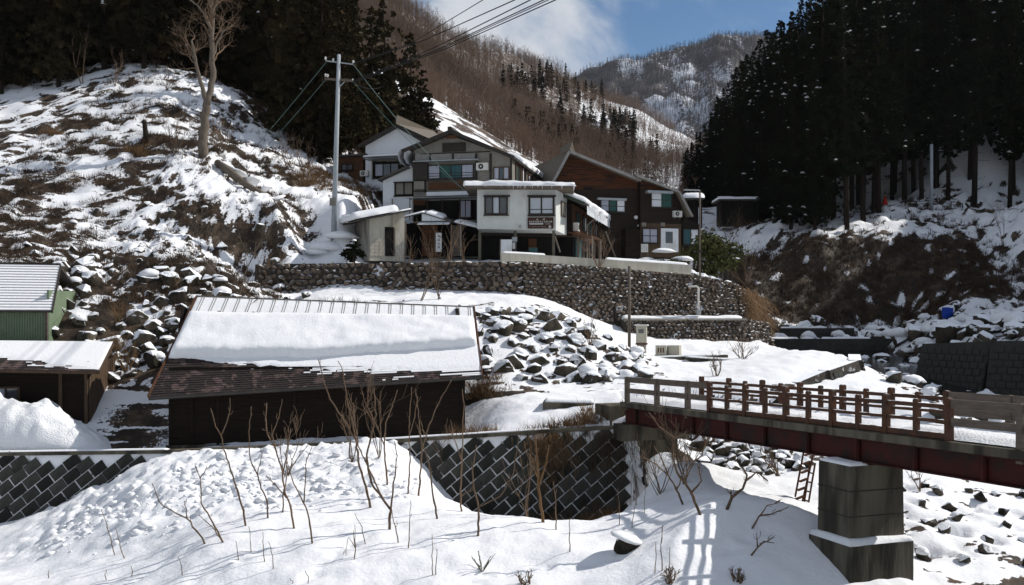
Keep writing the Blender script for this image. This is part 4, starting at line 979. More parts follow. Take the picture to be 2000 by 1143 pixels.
# timbers and panels of the front
for (x0,y0,x1,y1) in [(822,297,957,300),(808,314,935,317),(806,300,810,316),(838,300,841,314),(883,300,886,314),(928,300,932,370),(956,300,960,372),(996,306,1000,372),(808,352,932,355),(806,372,834,375),(828,353,832,376)]:
    hs.rect('timber', x0,y0,x1,y1, -.07, -.003, TRIM)
hs.rect('gable_vent', 864, 278, 909, 297, -.09, -.004, TRIM)
hs.rect('carved_ornament', 872, 264, 893, 271, -.5, -.42, RUST)
m = MB()
for (x0,y0,x1,y1) in [(811,300,838,313),(842,300,882,313),(887,300,927,313)]:
    hs.rect('upper_panel', x0,y0,x1,y1, -.03, -.002, FASC)
hs.rect('window_canopy', 806, 312, 934, 314.5, -.6, -.08, METALS)
hs.rect('shutter_box', 806, 318, 834, 352, -.38, -.004, TRIM)
hs.rect('window_box', 809, 354, 828, 370, -.3, -.004, CREAM)
hs.window(836, 320, 926, 351, -.12, [CURT, CURG, CURB, CURT], TRIM, .07, [.22, .4])
hs.rect('balcony_panel', 836, 354, 927, 371, -.22, -.075, WOODB)
hs.rect('white_band', 833, 373, 930, 383, -.18, -.004, PLAST)
ac_unit(hs, 932, 319, 955, 334, -.02)
hs.window(964, 326, 995, 352, -.03, [CURT, GLASS, CURT], WOODV, .06)
hs.rect('ground_canopy', 795, 384, 931, 387, -1.3, -.19, METALS)
for px in (799, 805): hs.rect('canopy_post', px, 387, px+2, 430, -1.2, -1.12, PIPE)
hs.rect('dark_front', 806, 390, 930, 432, -.06, -.004, DARKI)
hs.window(898, 391, 921, 426, -.1, [CURT, CURT], TRIM, .05, sill=False)
hs.rect('wood_lintel', 808, 388, 830, 402, -.12, -.065, WOODB)
for px in (833, 862, 897): hs.rect('timber', px, 389, px+3, 432, -.14, -.065, TRIM)
hs.rect('dark_base', 800, 433, 935, 503, -.05, -.003, DARKI)
# right side wall with its windows (local plane x = 0)
for (y0, y1, z0, z1, pm) in [(1.0,2.6,5.0,6.6,CURG),(3.2,4.6,5.2,6.7,PLAST),(5.4,7.2,5.2,6.5,CURT),(8.2,10,5.2,6.4,GLASS)]:
    w_ = MB().box(.003,.1,y0,y1,z0,z0+.08).box(.003,.1,y0,y1,z1-.08,z1).box(.003,.1,y0,y0+.08,z0+.08,z1-.08).box(.003,.1,y1-.08,y1,z0+.08,z1-.08).box(.003,.08,(y0+y1)/2-.03,(y0+y1)/2+.03,z0+.08,z1-.08).build('window', RUST, hs.e)
    MB().box(.004,.03,y0+.08,(y0+y1)/2-.03,z0+.08,z1-.08).build('pane', pm, w_)
    MB().box(.004,.03,(y0+y1)/2+.03,y1-.08,z0+.08,z1-.08).build('pane', GLASS, w_)
# white lean-to on the left
hs.poly('lean_to_wall', [(748,503),(748,353),(807,322),(807,503)], .35, 6.0, PLAST)
la = hs.ray(737, 350, -.2); lb = hs.ray(812, 315, -.2)
MB().slab([Vector((la[0],-.2,la[1])), Vector((lb[0],-.2,lb[1])), Vector((lb[0],6.4,lb[1])), Vector((la[0],6.4,la[1]))], .14).build('lean_to_roof', ROOFD, hs.e)
hs.window(771, 355, 808, 383, .33, [CREAM, CREAM], WOODD, .09)
hs.rect('window_hood', 768, 354, 811, 357, -.1, .2, TRIM)
hs.rect('drain_slot', 765, 388, 767, 408, .28, .345, FASC)

# porch with its small gable
po = Frame('porch', P(842, 503, 64.6), math.radians(-6), 'small entrance porch with brown door and snow on its little gable', 'porch')
for px in (790, 898): po.rect('porch_post', px, 432, px+3, 500, -.1, .02, PIPE)
po.rect('back_wall', 786, 436, 900, 500, 1.2, 1.3, DARKI)
po.rect('door', 824, 440, 855, 500, .6, .68, WOODB)
po.rect('side_panel', 880, 440, 897, 500, .7, .78, GREYW)
pa_ = po.ray(826, 415, -.15); pl_ = po.ray(783, 426, -.15); pr_ = po.ray(910, 441, -.15)
A1 = Vector((pa_[0],-.15,pa_[1])); Lp = Vector((pl_[0],-.15,pl_[1])); Rp = Vector((pr_[0],-.15,pr_[1])); bk_ = Vector((0,1.6,.25))
MB().slab([Lp, A1, A1+bk_, Lp+bk_], .07).build('roof', ROOFD, po.e); MB().slab([A1, Rp, Rp+bk_, A1+bk_], .07).build('roof', ROOFD, po.e)
po.poly('gable', [(824,432),(824,417),(828,417),(880,431)], -.08, -.04, PLAST)
f0 = po.ray(815, 438, -.5); f1 = po.ray(877, 437, -.5)
MB().slab([Vector((f0[0],-.5,f0[1])), Vector((f1[0],-.5,f1[1])), Vector((f1[0],.1,f1[1]+.2)), Vector((f0[0],.1,f0[1]+.2))], .05).build('front_hood', PLAST, po.e)
snow_slab('roof_snow', Lp+Vector((.05,.02,.01)), A1-Lp, bk_, .1, po.e, 24, 10, .15, 0, 61)
snow_slab('roof_snow', A1+(Rp-A1)*.05, (Rp-A1)*.42, bk_, .22, po.e, 24, 10, .3, 0, 62)
snow_slab('roof_snow', A1+(Rp-A1)*.72, (Rp-A1)*.45+Vector((.3,0,0)), bk_, .16, po.e, 24, 10, .25, 0, 63)
# the upright white sign with dark brush characters
vs_ = tag(empty('upright_sign', P(857, 492, 64.2)), 'upright white signboard with dark characters beside the porch door', 'sign')
w0 = .19
MB().box(-w0-.14, w0-.14, .02, .05, 0, 1.32).build('board', WOODV, vs_); MB().box(-w0, w0, -.03, .018, 0, 1.22).build('board_front', SIGNW, vs_)
rg = random.Random(4)
def glyph(m, cx, cz, s, y, yd=.006, seed=0):
    r = random.Random(seed); t = s*.09
    for k in range(r.randint(2, 3)): z = cz+s*(-.4+.8*(k+.5)/3)+r.uniform(-.05,.05)*s; m.box(cx-s*r.uniform(.28,.45), cx+s*r.uniform(.28,.45), y-yd, y, z-t/2, z+t/2)
    for k in range(r.randint(1, 2)): x = cx+s*r.uniform(-.3,.3); m.box(x-t/2, x+t/2, y-yd, y, cz-s*r.uniform(.3,.45), cz+s*r.uniform(.3,.45))
    for sg in (-1, 1):
        if r.random() < .6: m.hexa([(cx,y-yd,cz),(cx+t,y-yd,cz),(cx+t,y,cz),(cx,y,cz),(cx+sg*s*.4,y-yd,cz-s*.42),(cx+sg*s*.4+t,y-yd,cz-s*.42),(cx+sg*s*.4+t,y,cz-s*.42),(cx+sg*s*.4,y,cz-s*.42)])
for k, z in enumerate((1.02, .78, .54, .30)):
    m = MB(); glyph(m, 0, z, .2, -.031, .006, 70+k); m.build('character', DARKC, vs_)

# concrete shed with snow slab
sd = Frame('block_shed', P(722, 500, 62.6), math.radians(26), 'grey concrete block shed with a thick slab of roof snow', 'shed')
sx1 = sd.ray(790, 500, 0)[0]; sz1 = sd.ray(722, 428, 0)[1]; sz2 = sd.ray(790, 413, 0)[1]
MB().prism([(0,-.3),(sx1,-.3),(sx1,sz2),(0,sz1)], 0, 3.2).build('wall', CONCB, sd.e)
MB().hexa([(-.012,-.012,-.3),(0,-.012,-.3),(0,3.1,-.3),(-.012,3.1,-.3),(-.012,-.012,sz1),(0,-.012,sz1),(0,3.1,sz1),(-.012,3.1,sz1)]).build('side_shade', CONC, sd.e)  # thin sheet of greyer concrete that paints shade on the left face
for k in range(5):
    for j in range(4):
        MB().box(.02+j*.27+(k%2)*.06, .02+j*.27+.25+(k%2)*.06, -.035, -.001, .02+k*.21, .02+k*.21+.195).build('block', CONCB, sd.e)
sd.rect('doorway', 752, 444, 770, 500, -.05, -.002, DARKI)
sd.rect('door_frame', 769, 446, 772, 500, -.07, -.002, GREYW)
rq = [Vector((-.95,-.55,sz1-.12)), Vector((sx1+.35,-.55,sz2+.12)), Vector((sx1+.35,3.4,sz2+.12)), Vector((-.95,3.4,sz1-.12))]
MB().slab(rq, .1).build('roof', ROOFD, sd.e)
snow_slab('roof_snow', rq[0]+Vector((-.25,-.12,.01)), (rq[1]-rq[0])*.8, (0,3.5,0), .42, sd.e, 46, 16, .4, .2, 71)
snow_slab('roof_snow', rq[0]+(rq[1]-rq[0])*.78, (rq[1]-rq[0])*.22, (0,3.6,0), .1, sd.e, 16, 16, .2, .05, 72)
nx = P(640, 428, 63.6); sp_ = tag(empty('snow_heap', nx), 'snow heap between the utility pole and the block shed', 'snow heap')
for k, (x, y, z, s) in enumerate([(0,0,0,1.6),(.9,.3,-.15,1.5),(-.6,.2,-.3,1.3)]): link('snow_lump', CAPS[k], None, sp_, (x,y,gz(nx.x+x,nx.y+y)-nx.z-.05), (0,0,k), (s*1.5,s*1.3,s*1.0))

# ------------------------------------------------------------------ annex on posts
an = Frame('annex', P(932, 500, 63.0), math.radians(-2), 'white ribbed annex raised on posts with a flat snowy roof', 'annex')
ax1 = an.ray(1086, 456, 0)[0]; azb = an.ray(932, 447, 0)[1]; azt = an.ray(932, 366, 0)[1]
# plan: front (0..ax1), slanting sunlit side
SD = Vector((.75, 2.9, 0))
MB().add([(0,0,azb),(ax1,0,azb-.12),(ax1,0,azt),(0,0,azt),(0,2.9,azb),(ax1+SD.x,SD.y,azb-.2),(ax1+SD.x,SD.y,azt),(0,2.9,azt)], [(0,1,2,3),(1,5,6,2),(5,4,7,6),(4,0,3,7),(3,2,6,7),(1,0,4,5)]).build('wall', METALW, an.e)
m = MB(); x = .0
while x < ax1-.05: m.box(x, x+.035, -.03, -.001, azb-.12*x/ax1, azt-.02); x += .205
tag(m.build('siding_ribs', METALW, an.e), kind='stuff')
an.window(946, 383, 992, 420, -.05, [GLASS, GLASSL, GLASS], TRIM, .1)
an.window(1032, 383, 1083, 421, -.05, [GLASSL, GLASSL], TRIM, .12, .3)
an.rect('window_hood', 944, 381, 996, 384, -.35, -.05, TRIM); an.rect('window_hood', 1030, 381, 1086, 384, -.35, -.05, TRIM)
an.rect('meter_box', 1013, 440, 1018, 446, -.15, -.03, METALS); an.rect('vent_pipe', 1022, 381, 1024, 387, -.12, -.03, ACW)
# side window on the slanting wall
sdv = SD.normalized(); sn_ = Vector((sdv.y, -sdv.x, 0))
def onside(s, z, o=0.0): return Vector((ax1,0,0))+sdv*s+sn_*o+Vector((0,0,z))
zc0, zc1 = azb+.9, azt-.75
wq = MB().hexa([onside(1.2,zc0,.003),onside(2.4,zc0,.003),onside(2.4,zc0,.09),onside(1.2,zc0,.09),onside(1.2,zc1,.003),onside(2.4,zc1,.003),onside(2.4,zc1,.09),onside(1.2,zc1,.09)]).build('window', GREYW, an.e)
MB().hexa([onside(1.3,zc0+.1,.092),onside(2.3,zc0+.1,.092),onside(2.3,zc0+.1,.1),onside(1.3,zc0+.1,.1),onside(1.3,zc1-.1,.092),onside(2.3,zc1-.1,.092),onside(2.3,zc1-.1,.1),onside(1.3,zc1-.1,.1)]).build('pane', CREAM, wq)
rz = azt+.02
r0 = Vector((-.75,-.75,rz)); r1 = Vector((ax1+1.05,-.75,rz-.05)); 
MB().hexa([r0-Vector((0,0,.16)), r1-Vector((0,0,.16)), r1+Vector((.2,4.3,-.16)), r0+Vector((0,4.3,-.16)), r0, r1, r1+Vector((.2,4.3,0)), r0+Vector((0,4.3,0))]).build('roof', GREYW, an.e)
snow_slab('roof_snow', r0+Vector((-.08,-.1,.005)), (r1-r0)+Vector((.2,0,0)), (0,4.4,0), .3, an.e, 80, 20, .3, .16, 81, None, .35)
for k, (x, s) in enumerate([(2.15,1.0),(4.35,.8),(3.4,.55),(5.9,.6)]): link('snow_mound', CAPS[k], None, an.e, (x, .8, rz+.16), (0,0,k), (s*1.3, s*1.2, s*.75))
m = MB(); rg = random.Random(2)
for k in range(18):
    x = rg.uniform(.3, ax1+.6); h = rg.uniform(.08, .3); m.tube([(x,-.77,rz-.02),(x,-.77,rz-.02-h)], [.018,.004], 5)
tag(m.build('icicles', SNOW, an.e), kind='stuff')
gzl = -.4
for x in (.15, 2.4, ax1-.15): MB().box(x-.09, x+.09, .05, .23, gzl, azb-.13).build('post', CONCD, an.e)
MB().beam((.1,.14,azb-.35),(ax1,.14,azb-.4), .12, .2).build('beam', WOODD, an.e)
MB().beam((ax1-.1,.1,azb-.4),(ax1+.25,-.05,azb-1.5), .08, .08).build('brace', GREYW, an.e)
MB().box(.1, ax1-.1, 2.5, 2.6, gzl, azb-.13).build('back_wall', DARKI, an.e)
an.rect('inner_door', 1032, 466, 1048, 488, 2.4, 2.49, WOODB)
an.rect('blue_crate', 1033, 484, 1050, 492, 1.6, 1.9, CURB)
an.rect('notice_box', 1000, 463, 1010, 472, -.12, .04, METALS); an.rect('notice_strip', 1001, 474, 1006, 486, -.1, .04, SIGNW)
an.rect('white_screen', 978, 468, 1000, 497, -.7, -.62, PLAST); an.rect('screen_post', 975.5, 467, 978, 498, -.72, -.6, CONCD)
# the brown sign board
sb = an.rect('sign_board', 1030.5, 425, 1081, 446.5, -.16, -.06, SIGNB); 
bx0, bz0 = an.ray(1030.5, 446.5, -.16); bx1, bz1 = an.ray(1081, 425, -.16)
def sgp(u, v): return bx0+(bx1-bx0)*u, bz0+(bz1-bz0)*v
m = MB()
for u in (.37, .63):
    cx, cz = sgp(u, .84); glyph(m, cx, cz, .16, -.162, .006, int(u*100))
for k in range(11):
    cx, cz = sgp(.08+k*.083, .63); glyph(m, cx, cz, .13, -.162, .006, 200+k)
for k in range(4): cx, cz = sgp(.70+k*.055, .42); glyph(m, cx, cz, .08, -.162, .006, 230+k)
for k in range(12): cx, cz = sgp(.08+k*.055, .16); glyph(m, cx, cz, .055, -.162, .006, 240+k)
m.build('sign_lettering', SIGNW, sb)
a, b = sgp(.07, .36), sgp(.60, .48); pl = MB().box(a[0], b[0], -.168, -.162, a[1], b[1]).build('sign_panel', SIGNW, sb)
m = MB()
for k in range(7): cx, cz = sgp(.12+k*.07, .42); glyph(m, cx, cz, .07, -.169, .005, 260+k)
m.build('sign_lettering', SIGNB, sb)
cx, cz = sgp(.86, .15); m = MB().cyl((cx, -.168, cz), .085, .006, 18, 'y'); m.build('sign_emblem', SIGNW, sb)
MB().hexa([(cx-.045,-.174,cz-.04),(cx+.045,-.174,cz-.04),(cx+.045,-.169,cz-.04),(cx-.045,-.169,cz-.04),(cx-.008,-.174,cz+.05),(cx+.008,-.174,cz+.05),(cx+.008,-.169,cz+.05),(cx-.008,-.169,cz+.05)]).build('sign_emblem', SIGNB, sb)

# ------------------------------------------------------------------ long wing running back behind the annex
wg = Frame('wing', P(1118, 497, 65.5), math.radians(-14), 'brown boarded wing with teal curtains and icicled snowy eaves', 'wing')
WL = 11.0
we = wg.ray(1140, 400, 0)
zE = 3.25
MB().box(-3.4, 0, 0, WL, 1.2, zE+.1).build('wall', WOODB, wg.e)
MB().box(-3.2, -.05, .6, WL-.1, -.4, 1.2).build('lower_wall', DARKI, wg.e)
m = MB()
for k in range(13): m.box(0, .025, 0, WL, 1.25+k*.15, 1.25+k*.15+.125)
tag(m.build('cladding', WOODB, wg.e), kind='stuff')
for k, (y, pm, pm2) in enumerate([(1.0,CURB,CURG),(3.6,CURB,PLAST),(6.0,CURG,CURB),(8.4,GLASS,CURT)]):
    w_ = MB().box(.026,.11,y,y+1.5,1.85,1.92).box(.026,.11,y,y+1.5,2.83,2.9).box(.026,.11,y,y+.07,1.92,2.83).box(.026,.11,y+1.43,y+1.5,1.92,2.83).box(.026,.1,y+.72,y+.78,1.92,2.83).build('window', TRIM, wg.e)
    MB().box(.027,.05,y+.07,y+.72,1.92,2.83).build('pane', pm, w_); MB().box(.027,.05,y+.78,y+1.43,1.92,2.83).build('pane', pm2, w_)
o = MB().box(.03,.36,.1,.75,1.55,2.1).build('air_conditioner', ACW, wg.e); MB().cyl((.37,.42,1.83), .2, .02, 14, 'x').build('fan_grille', TRIM, o)
rA = [Vector((-1.9,-.9,zE+1.25)), Vector((.95,-.9,zE+.05)), Vector((.95,WL+.5,zE+.05)), Vector((-1.9,WL+.5,zE+1.25))]
MB().slab(rA, .12).build('roof', ROOFD, wg.e)
MB().beam(rA[0]+Vector((0,-.03,-.1)), rA[1]+Vector((0,-.03,-.1)), .06, .22).build('bargeboard', mat('green_trim', (.035,.05,.04), (.05,.065,.05), 4, .7), wg.e)
MB().hexa([(-3.39,-.005,1.2),(-.01,-.005,1.2),(-.01,-.001,1.2),(-3.39,-.001,1.2),(-3.39,-.005,zE+.6),(-.01,-.005,zE+.15),(-.01,-.001,zE+.15),(-3.39,-.001,zE+.6)]).build('gable_panel', WOODD, wg.e)
snow_slab('roof_snow', rA[1]+Vector((.05,.02,.02)), (0,WL+1.2,0), (rA[0]-rA[1])*.75, .3, wg.e, 60, 20, .4, .15, 91)
m = MB(); rg = random.Random(12)
for k in range(46):
    y = rg.uniform(.5, WL); h = rg.uniform(.15, .75)*(1.2 if 3 < y < 9 else .6); m.tube([(1.0,y,zE+.05),(1.0+rg.uniform(-.02,.05),y,zE-h*.5),(1.0,y,zE-h)], [.045,.025,.006], 5)
tag(m.build('icicles', SNOWR, wg.e), kind='stuff')
MB().slab([Vector((.95,.2,zE-.05)), Vector((.96,.2,zE-.62)), Vector((.96,WL,zE-.62)), Vector((.95,WL,zE-.05))], .02).build('eave_ice', mat('ice', (.5,.53,.55), (.62,.65,.67), 3, .4, .4, 8), wg.e)
for y in (.1, 2.0, 4.2, 6.6, 9.0): MB().box(.3,.42,y,y+.12,-.6,1.25).build('post', GREYW, wg.e)
MB().slab([Vector((-.2,-.6,1.45)), Vector((1.5,-.6,1.15)), Vector((1.5,3.2,1.15)), Vector((-.2,3.2,1.45))], .05).build('canopy', WOODB, wg.e)
for y in (-.4, 3.0): MB().beam((1.4,y,-.6),(1.4,y,1.12), .08, .08, (0,1,0)).build('canopy_post', PIPE, wg.e)
MB().beam((.2,.3,.9),(1.3,-.3,1.0), .07, .07).build('brace', GREYW, wg.e)
MB().tube([(1.05,4.6,zE-.2),(.2,4.7,zE-.9),(.15,4.7,-.4)], .05, 8).build('downpipe', PIPE, wg.e)
for y in (1.2, 2.4, 5.2, 7.5): MB().box(-.02,.02,y,y+.8,-.4,1.1).build('lower_pane', CURB if y < 3 else GLASS, wg.e)
MB().tube([(.9,8.5,2.2),(1.6,10.5,-.2)], .06, 8).build('leaning_pole', GREYW, wg.e)

# ------------------------------------------------------------------ white house behind
wh = Frame('white_house', P(705, 350, 80), math.radians(-16), 'white house behind, with tall gable and grey-brown metal roof', 'house')
zb_ = -1.5
wh.poly('wall', [(714,372),(714,278),(774,246),(842,282),(842,372)], 0, 9, PLAST)
a_ = wh.ray(774, 243, -.5); l_ = wh.ray(700, 284, -.5); r_ = wh.ray(850, 286, -.5)
Aw = Vector((a_[0],-.5,a_[1])); Lw = Vector((l_[0],-.5,l_[1])); Rw = Vector((r_[0],-.5,r_[1])); bw_ = Vector((0,10.5,0))
MB().slab([Lw, Aw, Aw+bw_, Lw+bw_], .16).build('roof', ROOFD, wh.e); MB().slab([Aw, Rw, Rw+bw_, Aw+bw_], .16).build('roof', ROOFD, wh.e)
for a, b in ((Lw, Aw), (Aw, Rw)): MB().beam(a+Vector((0,-.04,-.1)), b+Vector((0,-.04,-.1)), .06, .26).build('bargeboard', TRIM, wh.e)
cw = wh.ray(776, 225, -.9); Cw = Vector((cw[0],-.9,cw[1]))
q1 = wh.ray(845, 272, -.2); 
MB().add([Cw, Aw+Vector((.1,-.3,.0)), Rw+Vector((.3,-.2,.25)), Rw+Vector((.3,3.5,.6)), Cw+Vector((0,8,.2)), Cw+Vector((-.15,0,-.1))], [(0,1,2,3,4),(0,5,1)]).build('ridge_roof', ROOFM, wh.e)
wh.rect('canopy', 708, 306, 800, 310, -1.3, -.02, METALS)
snow_slab('canopy_snow', Vector((wh.ray(708,306,-1.3)[0],-1.3,wh.ray(708,306,-1.3)[1]+.002)), (wh.ray(795,306,-1.3)[0]-wh.ray(708,306,-1.3)[0],0,0), (0,1.25,0), .12, wh.e, 40, 8, .2, .05, 95)
wh.rect('dark_front', 728, 312, 800, 350, -.06, -.004, DARKI)
wh.rect('transom', 735, 312, 750, 316, -.09, -.062, CREAM); wh.rect('transom', 754, 312, 775, 316, -.09, -.062, CREAM); wh.rect('transom', 779, 311, 800, 322, -.09, -.062, CREAM)
wh.window(732, 318, 780, 346, -.08, [CURT, GLASS, GLASS], WOODD, .07)
wh.poly('wood_wing', [(655,372),(655,305),(709,303),(709,372)], .6, 5, WOODB)
wh.window(667, 320, 690, 334, .58, [GLASS, GLASS], WOODD, .06)
wh.rect('wing_roof', 650, 300, 716, 306, -.2, 5.2, ROOFD)
ac_unit(wh, 706, 334, 721, 345, -.1)
m = MB(); a = wh.ray(727, 312, -.15); b = wh.ray(727, 352, -.15); m.tube([(a[0],-.15,a[1]),(b[0],-.15,b[1])], .05, 8); m.build('downpipe', PIPE, wh.e)

# ------------------------------------------------------------------ brown boarded house on the right
bh = Frame('brown_house', P(1250, 490, 76), math.radians(17), 'big brown boarded house with steep asymmetric gable and bright windows', 'house')
DW = 9
bh.poly('wall', [(1082,505),(1082,352),(1113,300),(1249,352),(1249,505)], 0, DW, WOODD)
bh.poly('wall', [(1250,505),(1250,345),(1325,376),(1331,410),(1331,505)], -.45, DW, WOODD)
def boards(fr, pix, ya, m_, step=.17, name='cladding', seed=1):
    """overlapping boards filling a pixel polygon on the plane y = ya"""
    pts = [fr.ray(x, y, ya) for x, y in pix]; zs = [p[1] for p in pts]; z = min(zs); m = MB(); r = random.Random(seed)
    while z < max(zs)-.05:
        zc = z+step*.5; xs_ = []
        for i in range(len(pts)):
            (xa, za), (xb, zb2) = pts[i], pts[(i+1) % len(pts)]
            if (za-zc)*(zb2-zc) < 0: xs_.append(xa+(xb-xa)*(zc-za)/(zb2-za))
        if len(xs_) >= 2:
            x0, x1 = min(xs_), max(xs_); d = r.uniform(.0, .012)
            m.hexa([(x0,ya-.045-d,z),(x1,ya-.045-d,z),(x1,ya-.003,z),(x0,ya-.003,z),(x0,ya-.012-d,z+step*.98),(x1,ya-.012-d,z+step*.98),(x1,ya-.003,z+step*.98),(x0,ya-.003,z+step*.98)])
        z += step
    return tag(m.build(name, m_, fr.e), kind='stuff')
CLADR = mat('cladding_red_brown_lit', (.115,.038,.014), (.04,.02,.012), 2.2, .8, .3, 30, stretch=(.5,1,9), c3=(.02,.015,.012), s3=1.2, t3=(.48,.62))  # upper boards, sunlight painted in as a warmer, lighter tone
CLADD = mat('cladding_shaded', (.035,.025,.018), (.016,.012,.010), 3, .8, .3, 30, stretch=(.4,1,9))  # lower boards, the shadow of eaves and neighbours put into the colour
boards(bh, [(1083,369),(1083,352),(1113,301),(1249,353),(1249,369)], 0, CLADR)
boards(bh, [(1083,500),(1083,369),(1249,369),(1249,500)], 0, CLADD, .2, seed=2)
boards(bh, [(1251,369),(1251,347),(1318,374),(1318,377)], -.45, CLADR, .17, seed=3)
boards(bh, [(1251,455),(1251,369),(1328,378),(1328,455)], -.45, CLADD, .2, seed=4)
ap_ = bh.ray(1112, 294, -.6); lo_ = bh.ray(1079, 356, -.6); ro_ = bh.ray(1252, 351, -.6)
Ab, Lb_, Rb = Vector((ap_[0],-.6,ap_[1])), Vector((lo_[0],-.6,lo_[1])), Vector((ro_[0],-.6,ro_[1])); bb = Vector((0,DW+1.2,0))
MB().slab([Lb_, Ab, Ab+bb, Lb_+bb], .14).build('roof', ROOFM, bh.e); MB().slab([Ab, Rb, Rb+bb, Ab+bb], .14).build('roof', ROOFM, bh.e)
for a, b in ((Lb_, Ab), (Ab, Rb)): MB().beam(a+Vector((0,-.04,-.07)), b+Vector((0,-.04,-.07)), .08, .2).build('bargeboard', FASC, bh.e)
MB().add([Ab+Vector((-.1,-.3,0)), Ab+Vector((.1,-.4,.62)), Ab+Vector((.45,.3,.3)), Ab+Vector((.95,1.2,-.12)), Ab+Vector((-.1,2,0)), Ab+Vector((.1,2,.55))], [(0,1,2,3),(0,4,5,1),(1,5,3,2)]).build('ridge_cap', ROOFM, bh.e)
a2 = bh.ray(1243, 341, -1.0); b2 = bh.ray(1327, 374, -1.0); c2 = bh.ray(1352, 422, -1.0)
Ae, Be, Ce = Vector((a2[0],-1.0,a2[1])), Vector((b2[0],-1.0,b2[1])), Vector((c2[0],-1.0,c2[1]))
MB().slab([Ae, Be, Be+bb, Ae+bb], .12).build('roof', ROOFM, bh.e); MB().slab([Be, Ce, Ce+Vector((0,4,0)), Be+Vector((0,4,0))], .1).build('roof', ROOFM, bh.e)
for a, b in ((Ae, Be), (Be, Ce)): MB().beam(a+Vector((0,-.04,-.06)), b+Vector((0,-.04,-.06)), .08, .17).build('bargeboard', FASC, bh.e)
bh.window(1172, 391, 1221, 414, -.05, [CURT, CURG, PLAST], TRIM, .07, .48); bh.rect('window_hood', 1168, 388, 1224, 390, -.35, -.05, METALS)
bh.window(1271, 377, 1312, 405, -.5, [PLAST, CURG], TRIM, .05, .5); bh.rect('window_hood', 1265, 373.5, 1315, 376.5, -.95, -.5, METALS)
bh.rect('lower_facade', 1251, 438, 1330, 502, -.5, -.455, WOODV)
for px in (1254, 1291): bh.rect('lamp_box', px, 435, px+8, 442, -.62, -.502, CREAM)
bh.window(1254, 447, 1284, 475, -.52, [CURT, CURT], TRIM, .05, .5)
dr = bh.rect('door_panel', 1291, 447, 1325, 492, -.56, -.503, PLAST); bh.rect('door_glass', 1300, 453, 1314, 475, -.58, -.561, GLASS, dr)
bh.window(1333, 448, 1364, 478, -.3, [CURB, PLAST], TRIM, .05)
bh.poly('side_wing', [(1332,505),(1332,425),(1368,440),(1368,505)], -.25, 5, WOODD)
ac_unit(bh, 1313, 413, 1329, 424, -.5)
for px, py in ((1241, 425), (1246, 441)): 
    x_, z_ = bh.ray(px, py, -.06); MB().cyl((x_, -.2, z_), .14 if py < 430 else .08, .13, 16, 'y').build('wall_lamp', SIGNW, bh.e)
bh.rect('side_annex', 1222, 448, 1250, 503, -.9, -.1, WOODD)
# notice board at its foot
nb = tag(empty('notice_board', P(1259, 494, 70)), 'small white notice board with three columns of dark characters', 'sign')
MB().box(-.24, .24, -.02, .02, .05, .62).build('board', SIGNW, nb)
m = MB().box(-.26,-.22,-.01,.03,-.35,.05).box(.22,.26,-.01,.03,-.35,.05); m.build('legs', GREYW, nb)
for k, x in enumerate((-.13, 0, .13)):
    m = MB()
    for j in range(5): glyph(m, x, .55-j*.1, .085, -.021, .005, 300+k*9+j)
    m.build('character_column', DARKC, nb)
# ------------------------------------------------------------------ finding the ground under a photo pixel
def hit(px, py, y0=20.0, y1=111.0, far=False):
    Y = np.arange(y0, y1, 0.1 if not far else 0.7); x = (px-1000)/F*Y; z = -(py-HOR)/F*Y
    h = far_height(x, Y) if far else height(x, Y)
    k = np.nonzero(z <= h)[0]
    if len(k) == 0: return None
    i = k[0]; return Vector((x[i], Y[i], h[i]))
def gzs(x, y): return height(np.asarray(x, float), np.asarray(y, float))

# ------------------------------------------------------------------ boulders
def boulder_set(name, label, pts, size, seed, cap=0.6, cat='boulders', parent=None, nm='boulder', sink=.15, mt=None):
    r = random.Random(seed); root = parent
    if root is None:
        o = Vector(pts[0]); root = tag(empty(name, o), label, cat)
    org = root.location
    for (x, y, z) in pts:
        s = r.uniform(*size); sc = Vector((s*r.uniform(.9,1.25), s*r.uniform(.8,1.1), s*r.uniform(.75,1.05)))
        b = link(nm, BOULDERS[r.randrange(10)], None, root, Vector((x,y,z+s*(.5-sink)*.6))-org, (r.uniform(-.5,.5), r.uniform(-.5,.5), r.uniform(0,6.28)), sc)
        if r.random() < cap:
            c = link('snow_cap', CAPS[r.randrange(6)], None, b, (0,0,0))
            c.matrix_local = b.matrix_basis.to_3x3().inverted_safe().to_4x4() @ Matrix.LocRotScale(Vector((0,.04,sc.z*.17)), None, Vector((s*.9,s*.86,s*r.uniform(.85,1.15))))
    return root
def poisson(x0, x1, y0, y1, d, n, seed, ok=None):
    r = random.Random(seed); out = []
    for _ in range(n):
        x, y = r.uniform(x0, x1), r.uniform(y0, y1)
        if ok and not ok(x, y): continue
        if all((x-a)**2+((y-b)*1.0)**2 > d*d for a, b in out): out.append((x, y))
    z = gzs([p[0] for p in out], [p[1] for p in out]) if out else []
    return [(p[0], p[1], float(q)) for p, q in zip(out, z)]
boulder_set('boulder_bank', 'bank of big angular grey boulders capped with snow right of the barn', poisson(-2.6, 6.6, 46.8, 53.6, .74, 3000, 4, lambda x, y: y > 46.7+.0*x and y < 54-.35*abs(x-2)), (.5, 1.2), 5, .75, sink=.48)
boulder_set('stone_terrace', 'stepped terrace of mossy brown stones left of the barn', poisson(-23.5, -13.2, 45.2, 55.5, .66, 5000, 6, lambda x, y: (fbm(np.array([x*.4]), np.array([y*.4]), 13, 2)[0] > .44) and x < -13.2-(y-46)*.06 and y < 53.5), (.45, 1.15), 7, .6, sink=.42)
